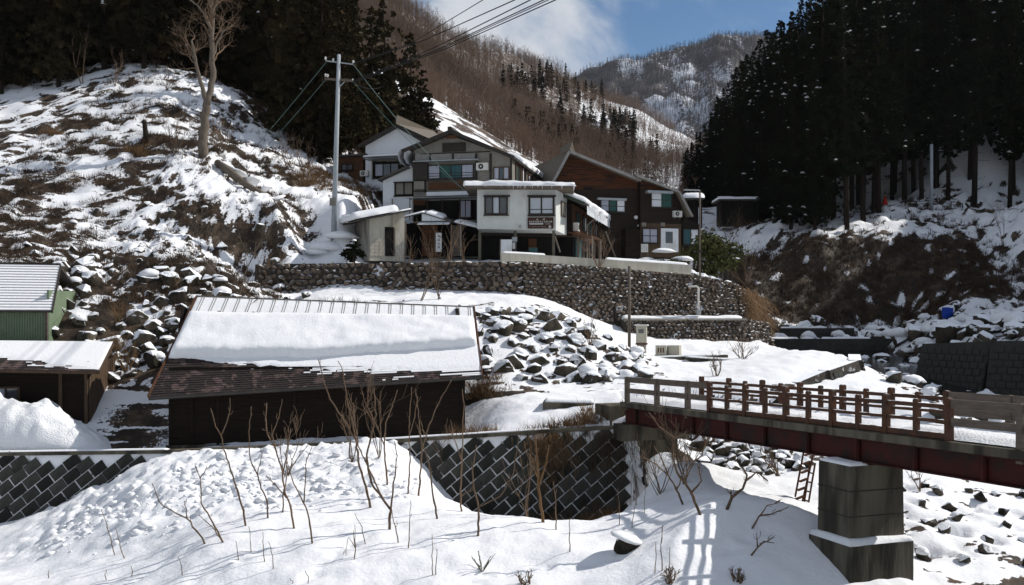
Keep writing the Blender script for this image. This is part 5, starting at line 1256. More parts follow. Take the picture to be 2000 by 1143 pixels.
boulder_set('bridge_rubble', 'rubble of brown stones on the bank under the footbridge', poisson(7.6, 12.8, 37.5, 45, .55, 1500, 8, lambda x, y: abs(x-9.6-(y-41)*.1) < 1.9), (.35, .75), 9, .35)
boulder_set('hillside_rocks', 'scattered stones showing through the snow on the left hillside', poisson(-27, -12, 54, 64, 1.7, 500, 10), (.35, .85), 11, .5, sink=.5)
river_o = bpy.data.objects['river']
boulder_set('river_rocks', '', poisson(17.5, 30, 40, 64, 1.0, 900, 12, lambda x, y: x > 18+.0*y and x > 17.0+(50-y)*-.05), (.4, 1.2), 13, .75, parent=river_o, nm='rock')
boulder_set('river_rocks', '', poisson(17.5, 38, 70, 86, 1.5, 400, 14), (.5, 1.6), 15, .85, parent=river_o, nm='rock')
boulder_set('bank_rocks', 'half-buried dark rocks poking through the snow right of the pier', poisson(11.5, 18, 27.8, 34.5, .8, 160, 16), (.25, .5), 17, .5)
boulder_set('far_bank_rocks', 'snow-capped rock outcrop on the far bank of the river', poisson(25.5, 35, 55, 66, 1.1, 300, 18), (.8, 1.9), 19, .9)
rk = hit(1228, 1078); b_ = link('foreground_rock', BOULDERS[3], None, None, rk+Vector((0,.1,.1)), (.3,.2,1), (.8,.7,.6)); tag(b_, 'dark rock breaking through the foreground snow left of the pier', 'rock'); link('snow_cap', CAPS[2], None, b_, (-.1,.15,.3), None, (1.3,1.2,.9))

# ------------------------------------------------------------------ platform wall by the river, right bank wall, weirs
pw = tag(empty('river_wall', (17.2,48.5,-4.5)), 'dark concrete block revetment along the river beyond the footbridge', 'retaining wall')
def panel_wall(root, pts, ztop, zbot, batter, m_bed, m_blk, bwid, bhei, snow=True, nm='block'):
    org = root.location; r = random.Random(3); me = MB().box(-.5,.5,-.06,.06,-.5,.5).mesh('block'); me.materials.append(m_blk); cnt = 0
    for k in range(len(pts)-1):
        A = Vector((*pts[k],0)); B = Vector((*pts[k+1],0)); d = B-A; L = d.length; d.normalize(); nr = Vector((d.y,-d.x,0))
        p = lambda s, z, o=0: A+d*s+nr*((ztop[k]-z)*batter+o)+Vector((0,0,z))
        bk = -nr*.6
        MB().hexa([v-org for v in (p(0,zbot[k]),p(L,zbot[k+1]),p(L,zbot[k+1])+bk,p(0,zbot[k])+bk,p(0,ztop[k]),p(L,ztop[k+1]),p(L,ztop[k+1])+bk,p(0,ztop[k])+bk)]).build('bed', m_bed, root)
        for j in range(int(L/bwid)):
            for i in range(int((ztop[k]-zbot[k])/bhei)):
                s = (j+.5+(i%2)*.5)*bwid; z = zbot[k]+(i+.5)*bhei
                if s > L-.1 or z > ztop[k]+(ztop[k+1]-ztop[k])*s/L-.1 or cnt >= 300: continue
                up = (p(0,ztop[k])-p(0,ztop[k]-1)).normalized(); ey = d.cross(up)
                M = Matrix((d, -ey if ey.dot(nr) > 0 else ey, up)).transposed().to_4x4() @ Matrix.Diagonal((bwid*.9, 1, bhei*.88, 1)); M.translation = p(s,z)-org
                o = bpy.data.objects.new(nm, me); COL.objects.link(o); o.parent = root; o.matrix_local = M; cnt += 1
panel_wall(pw, [(13.2,45.9),(15.0,47.0),(17.2,49.0),(18.4,52.5)], [-3.0,-2.5,-2.1,-1.95], [-4.2,-4.4,-4.6,-4.6], .25, MORT, BLOCK, .42, .3)
rw = tag(empty('right_bank_wall', (28,50,-4)), 'dark curved concrete revetment on the far bank at the right edge', 'retaining wall')
panel_wall(rw, [(23.3,56.5),(25.2,52.4),(28.2,49.4),(36,47.5)], [-1.5,-1.25,-1.15,-1.1], [-4.2,-4.4,-4.6,-4.6], .3, CONCS, CONCS, .5, .36)
for k, (yy, zz, lab) in enumerate([(66,-1.75,'low dark concrete weir across the river, nearer one'), (76,-1.15,'low dark concrete weir across the river, farther one')]):
    w_ = tag(empty('weir', (20.5,yy,zz)), lab, 'weir', 'weirs across the river')
    MB().hexa([(-5.2,-.35,-1),(6,.9,-1),(6,1.5,-1),(-5.2,.25,-1),(-5.2,-.2,.32),(6,1.05,.32),(6,1.5,.32),(-5.2,.25,.32)]).build('wall', CONCS, w_)
    for j in range(2): snow_slab('weir_snow', (-4.8+j*5,-.1+j*.55,.325), (3.4,.38,0), (0,.4,0), .12, w_, 24, 6, .15, .05, 110+k*3+j)

# snow heap by the left shed
def heap(name, label, outline_px, Y, depth, top_fn, seed):
    o = P(*outline_px, Y); root = tag(empty(name, o), label, 'snow heap'); return root
hx = np.linspace(-31, -16.4, 110); hy = np.linspace(39.75, 42.4, 44); HX, HY = np.meshgrid(hx, hy)
edge_ = np.interp(HX, [-31,-27,-21,-19.2,-18.2,-17.2,-16.4], [0,1.9,2.05,1.75,1.2,.55,0.0]); cy_ = np.clip(1-((HY-41.1)/1.35)**2, 0, 1)**.55
HZ = -5.45 + edge_*cy_*(.88+.3*fbm(HX*1.3,HY*1.3,3,3)) + (np.maximum(fbm(HX*3.0,HY*3.0,5,3)-.4,0)*.5)*np.clip(edge_,0,1)*cy_
i_ = (np.arange(43)[:, None]*110+np.arange(109)[None]).ravel()
tag(link('snow_heap', mesh_np('snow_heap', np.stack([HX.ravel(),HY.ravel(),HZ.ravel()],1), np.stack([i_,i_+1,i_+111,i_+110],1), True), SNOWR), 'big ploughed snow heap in front of the low brown shed', 'snow heap')

# ------------------------------------------------------------------ trees
def grow(m, p, d, L, r, depth, rg, spread=.6, n=5, up=.15, kids=(3,5), minr=.006, tw=.72, wob=.16):
    pts = [p.copy()]; rad = [r]; seg = 5
    for k in range(seg):
        d = (d + Vector((rg.gauss(0,wob), rg.gauss(0,wob), rg.gauss(0,wob)+up*.3))).normalized()
        p = p + d*L/seg; pts.append(p.copy()); rad.append(max(r*(1-.62*(k+1)/seg), minr))
    m.tube(pts, rad, n, False)
    if depth <= 0: return
    for k in range(rg.randint(*kids)):
        t = rg.uniform(.35, 1.0); i = min(int(t*seg), seg-1); q = pts[i].lerp(pts[i+1], t*seg-i)
        az = rg.uniform(0, 6.28); dd = (pts[i+1]-pts[i]).normalized(); o = dd.orthogonal().normalized(); o = Matrix.Rotation(az, 3, dd) @ o
        nd = (dd*(1-spread*.5)+o*spread+Vector((0,0,up))).normalized()
        grow(m, q, nd, L*tw*rg.uniform(.7,1.1), max(rad[i]*.62, minr), depth-1, rg, spread, max(3,n-1), up, kids, minr, tw, wob)

class LeafMB:
    def __init__(s): s.c = []; s.n = 0
    def arr(s): return np.concatenate(s.c)
def cedar_mesh(seed, H, R, h0, dens=1.0, droop=.35, size=.5):
    """triangular sprays spread through a narrow cone; returns crown and trunk and snow meshes"""
    r = np.random.RandomState(seed); T = []; S = []
    lev = int((H-h0)/.55*dens)
    for i in range(lev):
        t = (i+r.rand())/lev; h = h0+(H-h0)*t
        rad = R*(1-t)**.75*(.75+.5*r.rand())*min(1, .35+t*4)
        nb = int(5+6*(1-t))
        for b in range(nb):
            az = r.rand()*6.283; ln = rad*(.6+.5*r.rand()); k = max(2, int(ln/.42*dens))
            for j in range(k):
                q = (j+.6+r.rand()*.5)/k; rr = ln*q
                c = np.array([np.cos(az)*rr, np.sin(az)*rr, h-droop*rr*q+.18*rr*(1-q)]) + r.randn(3)*.16
                sz = size*(.7+.7*r.rand())*(1.05-.35*t)
                for _ in range(3):
                    e1 = r.randn(3); e1[2] *= .6; e1 /= np.linalg.norm(e1); e2 = np.cross(e1, r.randn(3)); e2 /= np.linalg.norm(e2)
                    a = c+e1*sz*.62; bb = c-e1*sz*.34+e2*sz*.34; cc = c-e1*sz*.34-e2*sz*.34
                    T.append((a, bb, cc))
                if j >= k-2 and r.rand() < .03: S.append(c+np.array([0,0,.16]))
    V = np.array(T).reshape(-1, 3); crown = mesh_np('crown', V, np.arange(len(V)).reshape(-1, 3))
    m = MB(); m.tube([(0,0,-1.2),(0,0,H*.3),(.1*r.randn(),.1*r.randn(),H*.7),(0,0,H*.97)], [H*.0095+.05,H*.0078+.03,H*.0045+.02,.02], 7)
    for k in range(10):
        h = h0*(.5+.5*r.rand()); az = r.rand()*6.28; l = .5+r.rand(); m.tube([(0,0,h),(math.cos(az)*l,math.sin(az)*l,h-.1*l)], [.03,.012], 3, False)
    tr = m.mesh('trunk', True)
    sm = MB(); rr = random.Random(seed)
    for c in S:
        s = rr.uniform(.06,.34)*rr.uniform(.6,1.1); sm.add([(c[0]-s,c[1]-s*.6,c[2]),(c[0]+s,c[1]-s*.6,c[2]-.1),(c[0]+s*.8,c[1]+s*.7,c[2]),(c[0]-s*.7,c[1]+s*.6,c[2]-.05),(c[0],c[1],c[2]+s*.55),(c[0],c[1],c[2]-s*.3)], [(0,1,4),(1,2,4),(2,3,4),(3,0,4),(1,0,5),(2,1,5),(3,2,5),(0,3,5)])
    sn = sm.mesh('snow_dabs', True)
    return crown, tr, sn
def forest_kind(seeds, H, R, h0, leaf, **k):
    out = []
    for s, hh, rr in zip(seeds, H, R):
        c, t, n = cedar_mesh(s, hh, rr, h0*hh, **k); c.materials.append(leaf); t.materials.append(BARKD); n.materials.append(SNOW); out.append((c, t, n))
    return out
SUGI_R = forest_kind([1,2,3,4], [27,25,29,23], [3.6,3.3,3.7,3.4], .24, LEAFR, dens=1.15, size=.62)
SUGI_E = forest_kind([5,6], [21,19], [3.4,3.1], .06, LEAFR, dens=1.2, size=.6)
SUGI_L = forest_kind([7,8,9], [22,19,24], [4.0,3.7,4.2], .06, LEAFL, dens=1.1, size=.66)
SUGI_W = forest_kind([14,15], [10,9], [3.0,2.8], .05, LEAFL, dens=1.2, size=.55)
FIRS = forest_kind([11,12,13], [11,9,12], [2.2,2.0,2.3], .06, LEAFR, dens=.8, size=.75)
def plant_tree(name, kind, loc, rz, s, label, cat, group, snow=True, lean=(0,0)):
    e = empty(name, loc, rz); e.scale = (s, s, s); e.rotation_euler = (lean[0], lean[1], rz); tag(e, label, cat, group)
    c, t, n = kind
    link('trunk', t, None, e); link('crown', c, None, e)
    if snow and len(n.vertices): link('snow', n, None, e)['kind'] = 'stuff'
    return e
# right-hand forest
rg = random.Random(31); spots = []
def vx(y): return 26.5+max(0, y-100)*.075             # edge of the wood along the valley
tries = 0
while len(spots) < 205 and tries < 9000:
    tries += 1
    y = rg.choice((rg.uniform(94, 126), rg.uniform(100, 150), rg.uniform(126, 215))); x = rg.uniform(vx(y), 44+y*.16 if y < 130 else 40+y*.14)
    front = 95.5 + np.interp(x, [25,31,36,40,46,60], [0,0,2.5,11,11,9])
    if y < front: continue
    d = 2.35 if y < 115 else 3.6
    if all((x-a)**2+(y-b)**2 > d*d for a, b, _ in spots): spots.append((x, y, 0))
zs = gzs([min(s[0], 74) for s in spots], [min(s[1], 111) for s in spots]); zf = far_height(np.array([s[0] for s in spots]), np.array([s[1] for s in spots]))
_ord = ['first','second','third','fourth','fifth','sixth','seventh','eighth','ninth','tenth','eleventh','twelfth','thirteenth','fourteenth']
_fr = sorted([k for k, q in enumerate(spots) if q[1] < 109 and q[0] > 36], key=lambda k: spots[k][0]/spots[k][1])[:14]
RLAB = {k: 'cedar above the shaded path, %s bare trunk from the left there' % _ord[i] for i, k in enumerate(_fr)}
_fl = sorted([k for k, q in enumerate(spots) if q[1] < 101 and q[0] <= 36], key=lambda k: spots[k][0]/spots[k][1])[:10]
RLAB.update({k: 'cedar on the snowy bank above the cliff, %s from the left there' % _ord[i] for i, k in enumerate(_fl)})
for k, (x, y, _) in enumerate(spots):
    z = zs[k] if y < 108 else zf[k]; edge = x < vx(y)+4 and y > 97
    kind = SUGI_E[k % 2] if edge and rg.random() < .7 else SUGI_R[k % 4]
    s = rg.uniform(.82, 1.08)*(1.0 if y < 125 else .92)
    if edge: s *= .9
    pxk = 1000+x*F/y; Hk = max(v.co.z for v in kind[0].vertices); topz = (HOR-np.interp(pxk, [1300,1335,1365,1405,1450,1500,1550,1600,1660], [330,300,250,190,120,60,15,-60,-200]))/F*y
    s = min(s, (topz-z)/Hk)
    if s < .3: continue
    plant_tree('cedar_tree', kind, (x, y, z-.2), rg.uniform(0, 6.28), s, RLAB.get(k, 'tall dark cedar standing in the shaded wood on the right'), 'tree', 'cedars in the shaded wood on the right', True, (rg.uniform(-.03,.03), rg.uniform(-.03,.03)))
# cedars behind the left hillside
spots = []; tries = 0
def lok(x, y):
    if x < -29: return y > 83.5+max(0,(x+40))*.3
    if x < -19.5: return y > 92.5
    return y > 82+max(0, x+14)*1.2
while len(spots) < 118 and tries < 9000:
    tries += 1
    x = rg.uniform(-62, -9); y = rg.uniform(80, 130)
    if 1000+x*F/y > 672: continue
    if not lok(x, y): continue
    d = 2.9 if y < 100 else 4.2
    if all((x-a)**2+(y-b)**2 > d*d for a, b in spots): spots.append((x, y))
zs = gzs([s[0] for s in spots], [min(s[1], 111) for s in spots]); zf = far_height(np.array([s[0] for s in spots]), np.array([s[1] for s in spots]))
for k, (x, y) in enumerate(spots):
    z = zs[k] if y < 108 else zf[k]; s = rg.uniform(.8, 1.15)*(1 if 1000+x*F/y < 600 else .9)
    plant_tree('cedar_tree', SUGI_L[k % 3], (x, y, z-.3), rg.uniform(0, 6.28), s, 'brownish green cedar in the wood above the left hillside', 'tree', 'cedars in the wood above the left hillside', rg.random() < .25, (rg.uniform(-.03,.03), rg.uniform(-.03,.03)))
# a few shapely ones that stand out
for (px, py, Y, s, lab) in [(672,300,92,.86,'tall cedar with ragged top against the brown mountain, right end of left wood'), (800,262,100,1.32,'brownish cedar right behind the white house gable'), (762,262,98,1.25,'brownish cedar left behind the white house gable'), (838,285,104,.75,'low brownish cedar on the snow slope behind the inn roof'), (728,280,96,1.5,'brownish cedar rising between utility pole and white house'), (748,262,102,1.6,'tall brownish cedar behind the others near the white house ridge'), (822,270,104,1.0,'middle-sized brownish cedar above the inn roof, right of the tallest')]:
    p = P(px, py, Y); z = float(height(np.array([p.x]), np.array([p.y]))[0]); plant_tree('cedar_tree', SUGI_W[int(px/2) % 2] if px > 680 else SUGI_L[0], (p.x, p.y, z-.3), px, s, lab, 'tree', 'cedars around the inn', False)
# conifers on the brown mountainside
def scatter_px(n, seed, boxes):
    r = random.Random(seed); out = []
    for (x0,y0,x1,y1,k) in boxes:
        for _ in range(k):
            h = hit(r.uniform(x0,x1), r.uniform(y0,y1), 185, 600, True)
            if h is not None: out.append(h)
    return out
fir = scatter_px(0, 5, [(982,160,1062,200,34),(1062,150,1140,175,18),(1090,165,1200,205,26),(1000,240,1120,300,40),(1080,230,1240,330,110),(1010,300,1100,345,26),(1180,300,1290,345,26)])
for k, p in enumerate(fir):
    plant_tree('fir_tree', FIRS[k % 3], p-Vector((0,0,.5)), k*1.7, rg.uniform(.38,.8)*(.75 if p.y < 260 else .95), 'small dark conifer in a patch on the brown mountainside', 'tree', 'conifers on the brown mountainside', False)

# bare woods on the mountains: far-off masses
def bare_template(seed, H, n_br, tw, subs=3):
    """thin trunk and upswept branches as slim triangles, (k,3,3)"""
    r = np.random.RandomState(seed); T = []
    def blade(a, b, w):
        d = b-a; s = np.cross(d, r.randn(3)); s = s/np.linalg.norm(s)*w; T.append((a-s, a+s, b)); 
        s2 = np.cross(d, s); s2 = s2/np.linalg.norm(s2)*w; T.append((a-s2, a+s2, b))
    top = np.array([r.randn()*.06*H, r.randn()*.06*H, H]); blade(np.array([0,0,-.5]), top, tw)
    for i in range(n_br):
        t = .25+.7*r.rand(); a = top*t; az = r.rand()*6.28; l = H*(.18+.3*r.rand())*(1.15-t*.6)
        b = a+np.array([math.cos(az)*l*.6, math.sin(az)*l*.6, l*(.6+.4*r.rand())]); blade(a, b, tw*.5)
        for j in range(subs):
            q = a+(b-a)*(.35+.6*r.rand()); az2 = r.rand()*6.28; l2 = l*(.3+.3*r.rand()); blade(q, q+np.array([math.cos(az2)*l2*.7, math.sin(az2)*l2*.7, l2*(.4+.5*r.rand())]), tw*.3)
    return np.array(T)
def wood_mass(name, P3, tpls, smin, smax, m_, seed):
    r = np.random.RandomState(seed); V = []
    P3 = np.asarray(P3); kk = r.randint(0, len(tpls), len(P3)); sc = smin+(smax-smin)*r.rand(len(P3)); az = r.rand(len(P3))*6.28
    for t in range(len(tpls)):
        idx = np.nonzero(kk == t)[0]
        if len(idx) == 0: continue
        T = tpls[t].reshape(-1, 3); c, s = np.cos(az[idx]), np.sin(az[idx])
        X = T[None,:,0]*c[:,None]-T[None,:,1]*s[:,None]; Yv = T[None,:,0]*s[:,None]+T[None,:,1]*c[:,None]; Z = np.repeat(T[None,:,2], len(idx), 0)
        Q = np.stack([X,Yv,Z],-1)*sc[idx][:,None,None]+P3[idx][:,None,:]; V.append(Q.reshape(-1,3))
    V = np.concatenate(V); o = link(name, mesh_np(name, V, np.arange(len(V)).reshape(-1,3)), m_); o['kind'] = 'stuff'
    return o
r_ = np.random.RandomState(3)
TPL = [bare_template(i, 9, 9, .085, 2) for i in range(7)]
N = 52000; x = r_.uniform(-120, 75, N); y = np.concatenate([r_.uniform(112, 300, N//2), r_.uniform(200, 560, N-N//2)])
pxl = 1000+x*F/y; s_ = snow_ridge(x, y); keep = (pxl > 560) & (pxl < 1420) & (r_.rand(N) > s_*1.15) & ~((x > 22) & (y < 230))
_rw = np.array([W(*p) for p in [(700,112,135),(760,150,132),(840,205,128),(900,245,126),(960,280,124),(1020,315,122),(1075,350,118),(1140,395,111)]])
keep &= ~((y < np.interp(x, _rw[:,0], _rw[:,1])+9) & (x > -26))
keep &= (r_.rand(N) < .35+.9*fbm(x*.02, y*.02, 19, 3))
x, y = x[keep], y[keep]; z = far_height(x, y)
tag(wood_mass('bare_wood', np.stack([x,y,z-.3],1)[:19000], TPL, .42, .75, TWIG, 4), 'brown leafless wood covering the mountainside behind the inn', 'wood')
TPF = [bare_template(20+i, 8, 4, .24, 1) for i in range(6)]
N = 44000; x = r_.uniform(60, 640, N); y = r_.uniform(760, 1262, N); z = fm_height(x, y); pxl = 1000+x*F/y
keep = (pxl > 1090) & (pxl < 1560) & (r_.rand(N) < .35+1.2*fbm(x*.02, y*.006, 29, 3)-.1); x, y, z = x[keep], y[keep], z[keep]
tag(wood_mass('far_wood', np.stack([x,y,z-.5],1), TPF, .7, 1.15, TWIGF, 5), 'grey leafless wood on the snowy far mountain', 'wood')
# brush and dead grass on the slopes
def tufts(n, pts, h, w, blades, seed, lean=.5):
    r = np.random.RandomState(seed); P3 = np.asarray(pts); k = r.randint(0, len(P3), n); B = P3[k]+np.stack([r.randn(n)*.22, r.randn(n)*.22, np.zeros(n)],1)
    T = []
    for _ in range(blades):
        d = np.stack([r.randn(n)*lean, r.randn(n)*lean, np.ones(n)],1); d /= np.linalg.norm(d,axis=1)[:,None]; L = h*(.4+.9*r.rand(n))
        az = r.rand(n)*6.28; s = np.stack([np.cos(az),np.sin(az),0*az],1)*w; b = B+r.randn(n,3)*np.array([.06,.06,0]); T.append(np.stack([b-s,b+s,b+d*L[:,None]],1))
    return np.concatenate(T).reshape(-1,3)
def bare_points(n, x0, x1, y0, y1, seed, thr=.55):
    r = np.random.RandomState(seed); x = r.uniform(x0,x1,n); y = r.uniform(y0,y1,n); e = .15
    z = height(x,y); b = bare_field(x, y, z, (height(x+e,y)-z)/e, (height(x,y+e)-z)/e); k = b > thr
    return np.stack([x,y,z],1)[k]
hp = bare_points(9000, -34, -8, 49, 92, 6)
V = tufts(17000, hp, .42, .014, 5, 7); o = link('dead_grass', mesh_np('dead_grass', V, np.arange(len(V)).reshape(-1,3)), GRASSD); tag(o, 'dead brown grass and brush on the left hillside', 'grass', kind='stuff')
fp_ = bare_points(6000, 17, 46, 83, 108, 8, .5); fp_ = np.concatenate([fp_, bare_points(2500, 17, 46, 86, 94, 9, .3)])
V = tufts(9000, fp_, .6, .022, 5, 9); o = link('dead_brush', mesh_np('dead_brush', V, np.arange(len(V)).reshape(-1,3)), GRASSD); tag(o, 'dark dead brush on the shaded cliff across the river', 'brush', kind='stuff')
# tawny clumps: hillside, right end of the stone wall, creek, under the bridge
cl_pts = []
rt_ = random.Random(15)
for (px, py, n, s) in [(270,300,20,.3),(100,265,14,.5),(600,360,60,.9),(690,370,40,.8),(630,340,40,.8),(1062,1000,26,.3),(1170,1000,60,.9),(930,880,14,.4),(1140,830,10,.5),(950,765,20,.5)]:
    h = hit(px, py)
    if h is None: continue
    for _ in range(n): x_, y_ = h.x+rt_.gauss(0,s), h.y+rt_.gauss(0,s); cl_pts.append((x_, y_, 0))
for _ in range(170):
    t = rt_.random(); x_ = 15.4+1.6*t+rt_.gauss(0,.35); y_ = 64.2+4*t+rt_.gauss(0,.5); cl_pts.append((x_, y_, 0))
cl_pts = np.array(cl_pts); cl_pts[:,2] = height(cl_pts[:,0], cl_pts[:,1])
V = tufts(4200, cl_pts, .55, .016, 5, 11, .6); o = link('tawny_grass', mesh_np('tawny_grass', V, np.arange(len(V)).reshape(-1,3)), GRASS); tag(o, 'tawny dead grass clumps on banks and slopes', 'grass', kind='stuff')
# grass hanging over the right end of the stone wall
V = []
for _ in range(1700):
    t = rt_.random()**.8; a = Vector((14.3+2.4*t+rt_.gauss(0,.3), 63.2+4.6*t+rt_.gauss(0,.3), 2.1-1.0*t-abs(rt_.gauss(0,1.3)))); n_ = Vector((.75,-.66,0)); a = a+n_*(.12+(2.0-a.z)*.22+rt_.uniform(0,.25)); d = Vector((rt_.gauss(.25,.35), rt_.gauss(-.2,.3), -rt_.uniform(.1,1.3)))
    s = Vector((.02,.015,0)); V += [a-s, a+s, a+d*.7]
o = link('hanging_grass', mesh_np('hanging_grass', [tuple(v) for v in V], np.arange(len(V)).reshape(-1,3)), GRASS); tag(o, 'rusty dead grass hanging over the curved end of the stone wall', 'grass', kind='stuff')
mp_ = link('moss_patch', None) if False else None
msx, msy = np.meshgrid(np.linspace(1.4,4.6,40), np.linspace(36.3,37.9,22)); msz = -8.0+.28*np.exp(-((msx-3)/1.4)**2-((msy-37.1)/.6)**2)+(fbm(msx*3,msy*3,4,3)-.5)*.2
i_ = (np.arange(21)[:,None]*40+np.arange(39)[None]).ravel()
tag(link('moss', mesh_np('moss', np.stack([msx.ravel(),msy.ravel(),msz.ravel()],1), np.stack([i_,i_+1,i_+41,i_+40],1), True), MOSS), 'green moss in the creek bed below the block wall', 'moss', kind='stuff')

# dry vines hanging on the block wall
def vines(x0, x1, n, seed, name, label, mt, zlo=-7.6):
    r = random.Random(seed); V = []
    for _ in range(n):
        xx = r.gauss((x0+x1)/2, (x1-x0)/3.2); t = (xx+6.5)/11.2; yt = 39.4-.5*t; zt = -5.0+.75*t; z0 = zt-abs(r.gauss(0,.9)); z0 = max(z0, zlo); out = .10+(zt-z0)*.22+r.uniform(0,.18)
        a = Vector((xx, yt-out, z0)); L = r.uniform(.2,.75); b = a+Vector((r.gauss(0,.14), -.05-L*.2, -L)); s = Vector((.012,.006,.004)); V += [a-s, a+s, b]
    o = link(name, mesh_np(name, [tuple(v) for v in V], np.arange(len(V)).reshape(-1,3)), mt); tag(o, label, 'vines', kind='stuff')
vines(.7, 2.2, 650, 3, 'wall_vines', 'dry brown vines hanging down the middle of the block wall', GRASS)
vines(2.6, 4.9, 420, 4, 'wall_weeds', 'dark dead weeds along the top right of the block wall', GRASSD)
# ------------------------------------------------------------------ saplings in the foreground snow (traced stems, real thickness)
def sapling(paths, label, r0=.028, group='bare saplings in the foreground snow', Y=None, name='sapling', cat='sapling', twigs=2, mt=None):
    """paths: first is the stem (pixels, base first), others are branches starting on it"""
    b = hit(*paths[0][0]) if Y is None else P(*paths[0][0], Y)
    if b is None: return None
    Yb = b.y; rg = random.Random(int(paths[0][0][0]*7+paths[0][0][1])); root = tag(empty(name, b), label, cat, group)
    dep = {}
    slope = rg.uniform(-.25, .25)
    def wp(p):
        up = (paths[0][0][1]-p[1])/F*Yb
        return P(p[0], p[1], Yb+slope*up*.6) - b
    for k, path in enumerate(paths):
        pts = [wp(p) for p in path]
        if k == 0: pts[0] = Vector((0,0,-.12)); 
        # resample with slight crookedness
        fine = []
        for i in range(len(pts)-1):
            n = max(2, int((pts[i+1]-pts[i]).length/.14))
            for j in range(n):
                q = pts[i].lerp(pts[i+1], j/n); fine.append(q+(Vector((rg.gauss(0,.010), rg.gauss(0,.02), rg.gauss(0,.008))) if (i or j) else Vector()))
        fine.append(pts[-1]); L = len(fine); ra = r0*(1 if k == 0 else .68)
        rad = [max(ra*(1-.62*i/(L-1))*(1.16 if i % 4 == 0 else 1), .008) for i in range(L)]
        m = MB(); m.tube(fine, rad, 6)
        m.build('stem' if k == 0 else 'branch', mt or BARKS, root, True)
        if k > 0 or L > 8:
            for _ in range(twigs):
                i = rg.randint(L//2, L-2); d = (fine[i+1]-fine[i]).normalized(); o = Matrix.Rotation(rg.uniform(0,6.28), 3, d) @ d.orthogonal().normalized()
                l = rg.uniform(.08,.26); q = fine[i]; m = MB(); m.tube([q, q+(d*.6+o*.6).normalized()*l*.5, q+(d*.9+o*.45).normalized()*l], [.009,.008,.006], 4); m.build('twig', mt or BARKS, root)
    return root
c5 = lambda L_: [(x/2.857, 780+y/2.857) for x, y in L_]
c6 = lambda L_: [(600+x/2.857, 780+y/2.857) for x, y in L_]
c4 = lambda L_: [(1200+x/2.469, 680+y/2.469) for x, y in L_]
sapling([c5([(1160,805),(1045,665),(950,620),(890,570),(850,470)]), c5([(1045,665),(1038,610),(1030,570)])], 'sapling leaning far left with a bent stem, left part of the snow bank')
sapling([c5([(1255,805),(1190,690),(1125,580),(1115,440),(1090,370)]), c5([(1115,440),(1140,410),(1155,375)]), c5([(1232,775),(1180,710),(1110,645)])], 'leaning sapling with a small three-pronged fork at its tip', .03)
sapling([c5([(1375,705),(1360,620),(1300,430),(1250,280),(1235,195),(1205,150),(1175,50)]), c5([(1238,195),(1270,120),(1285,60),(1283,-8)])], 'tall Y-forked sapling before the left end of the barn', .036)
sapling([c5([(1495,665),(1490,570),(1437,425),(1395,330),(1390,180),(1402,40)]), c5([(1437,425),(1450,360),(1470,280)])], 'tall slim sapling right of the Y-forked one', .03)
sapling([c5([(1645,720),(1620,590),(1590,520),(1570,370),(1530,260),(1490,190),(1482,70),(1488,20)]), c5([(1545,300),(1520,200),(1560,90),(1575,0)]), c5([(1600,550),(1540,480),(1485,425)]), c5([(1580,420),(1610,240),(1622,160)])], 'bushy many-branched sapling in front of the pale wall plate', .036, twigs=5)
sapling([c5([(1580,640),(1580,540),(1606,400),(1590,300)]), c5([(1606,420),(1640,340)])], 'short straight sapling behind the bushy one')
sapling([c5([(1748,805),(1720,640),(1690,570),(1640,470),(1600,340)]), c5([(1697,575),(1705,440),(1712,340),(1745,255)])], 'sapling with a wide V fork, right of the bushy one', .032)
sapling([c5([(645,870),(600,700),(565,610)])], 'thin lone stick, leftmost of the pair in the left snow', .018, twigs=1)
sapling([c5([(700,890),(665,800),(645,715)])], 'thin lone stick, right one of the pair in the left snow', .018, twigs=1)
sapling([[(726,990),(712,941),(700,902),(696,864),(673,822),(645,780),(632,742),(622,702)], [(698,870),(680,790),(668,720),(660,705)]], 'tallest left-leaning sapling before the middle of the barn', .045, twigs=4)
sapling([[(759,1035),(763,997),(750,976),(726,944),(719,916),(717,888),(735,810),(730,757)], [(763,995),(773,915),(775,890),(771,862)], [(745,970),(700,870),(690,800)]], 'twisted tall sapling with crossing branches before the barn middle', .045, twigs=5)
sapling([[(757,951),(754,920),(750,871),(754,825),(771,780),(776,762)], [(751,870),(735,830),(715,790),(704,752)]], 'tall forked sapling on the snow pile behind the twisted one', .036, twigs=4)
sapling([[(780,1060),(772,1030),(763,985)]], 'short leaning stick at the foot of the twisted sapling', .022, twigs=1)
sapling([[(796,965),(801,902),(799,850),(801,800),(804,756)], [(799,850),(810,815),(816,775)]], 'straight slender sapling on the right part of the snow pile', .028, twigs=3)
sapling([[(817,969),(822,913),(824,880),(838,830),(858,785),(882,742)], [(824,878),(818,820),(812,760)]], 'sapling bending right across the right end of the barn', .036, twigs=4)
sapling([[(854,1014),(845,962),(838,906),(826,871),(815,830)]], 'bare pole-like sapling left of the block wall', .034, twigs=2)
sapling([[(902,999),(900,969),(901,920),(904,850),(906,792),(903,760)], [(901,970),(916,960),(926,948)], [(902,900),(885,850),(880,820)]], 'upright sapling at the left end of the block wall', .032, twigs=3)
sapling([[(934,1049),(935,990),(925,955),(923,920),(930,870)], [(935,990),(978,969),(1002,927),(1010,880),(1014,835)]], 'sapling with a long side arm in front of the block wall', .036, twigs=3)
sapling([[(1062,1021),(1055,980),(1050,934),(1048,885),(1046,850)], [(1052,950),(1065,910),(1072,870)], [(1050,930),(1036,890)]], 'thick brown stem with dry leaves in front of the block wall', .05, twigs=8, mt=GRASS)
sapling([[(1086,1037),(1085,976),(1081,940)]], 'short upright stick right of the dry-leaved stem', .022)
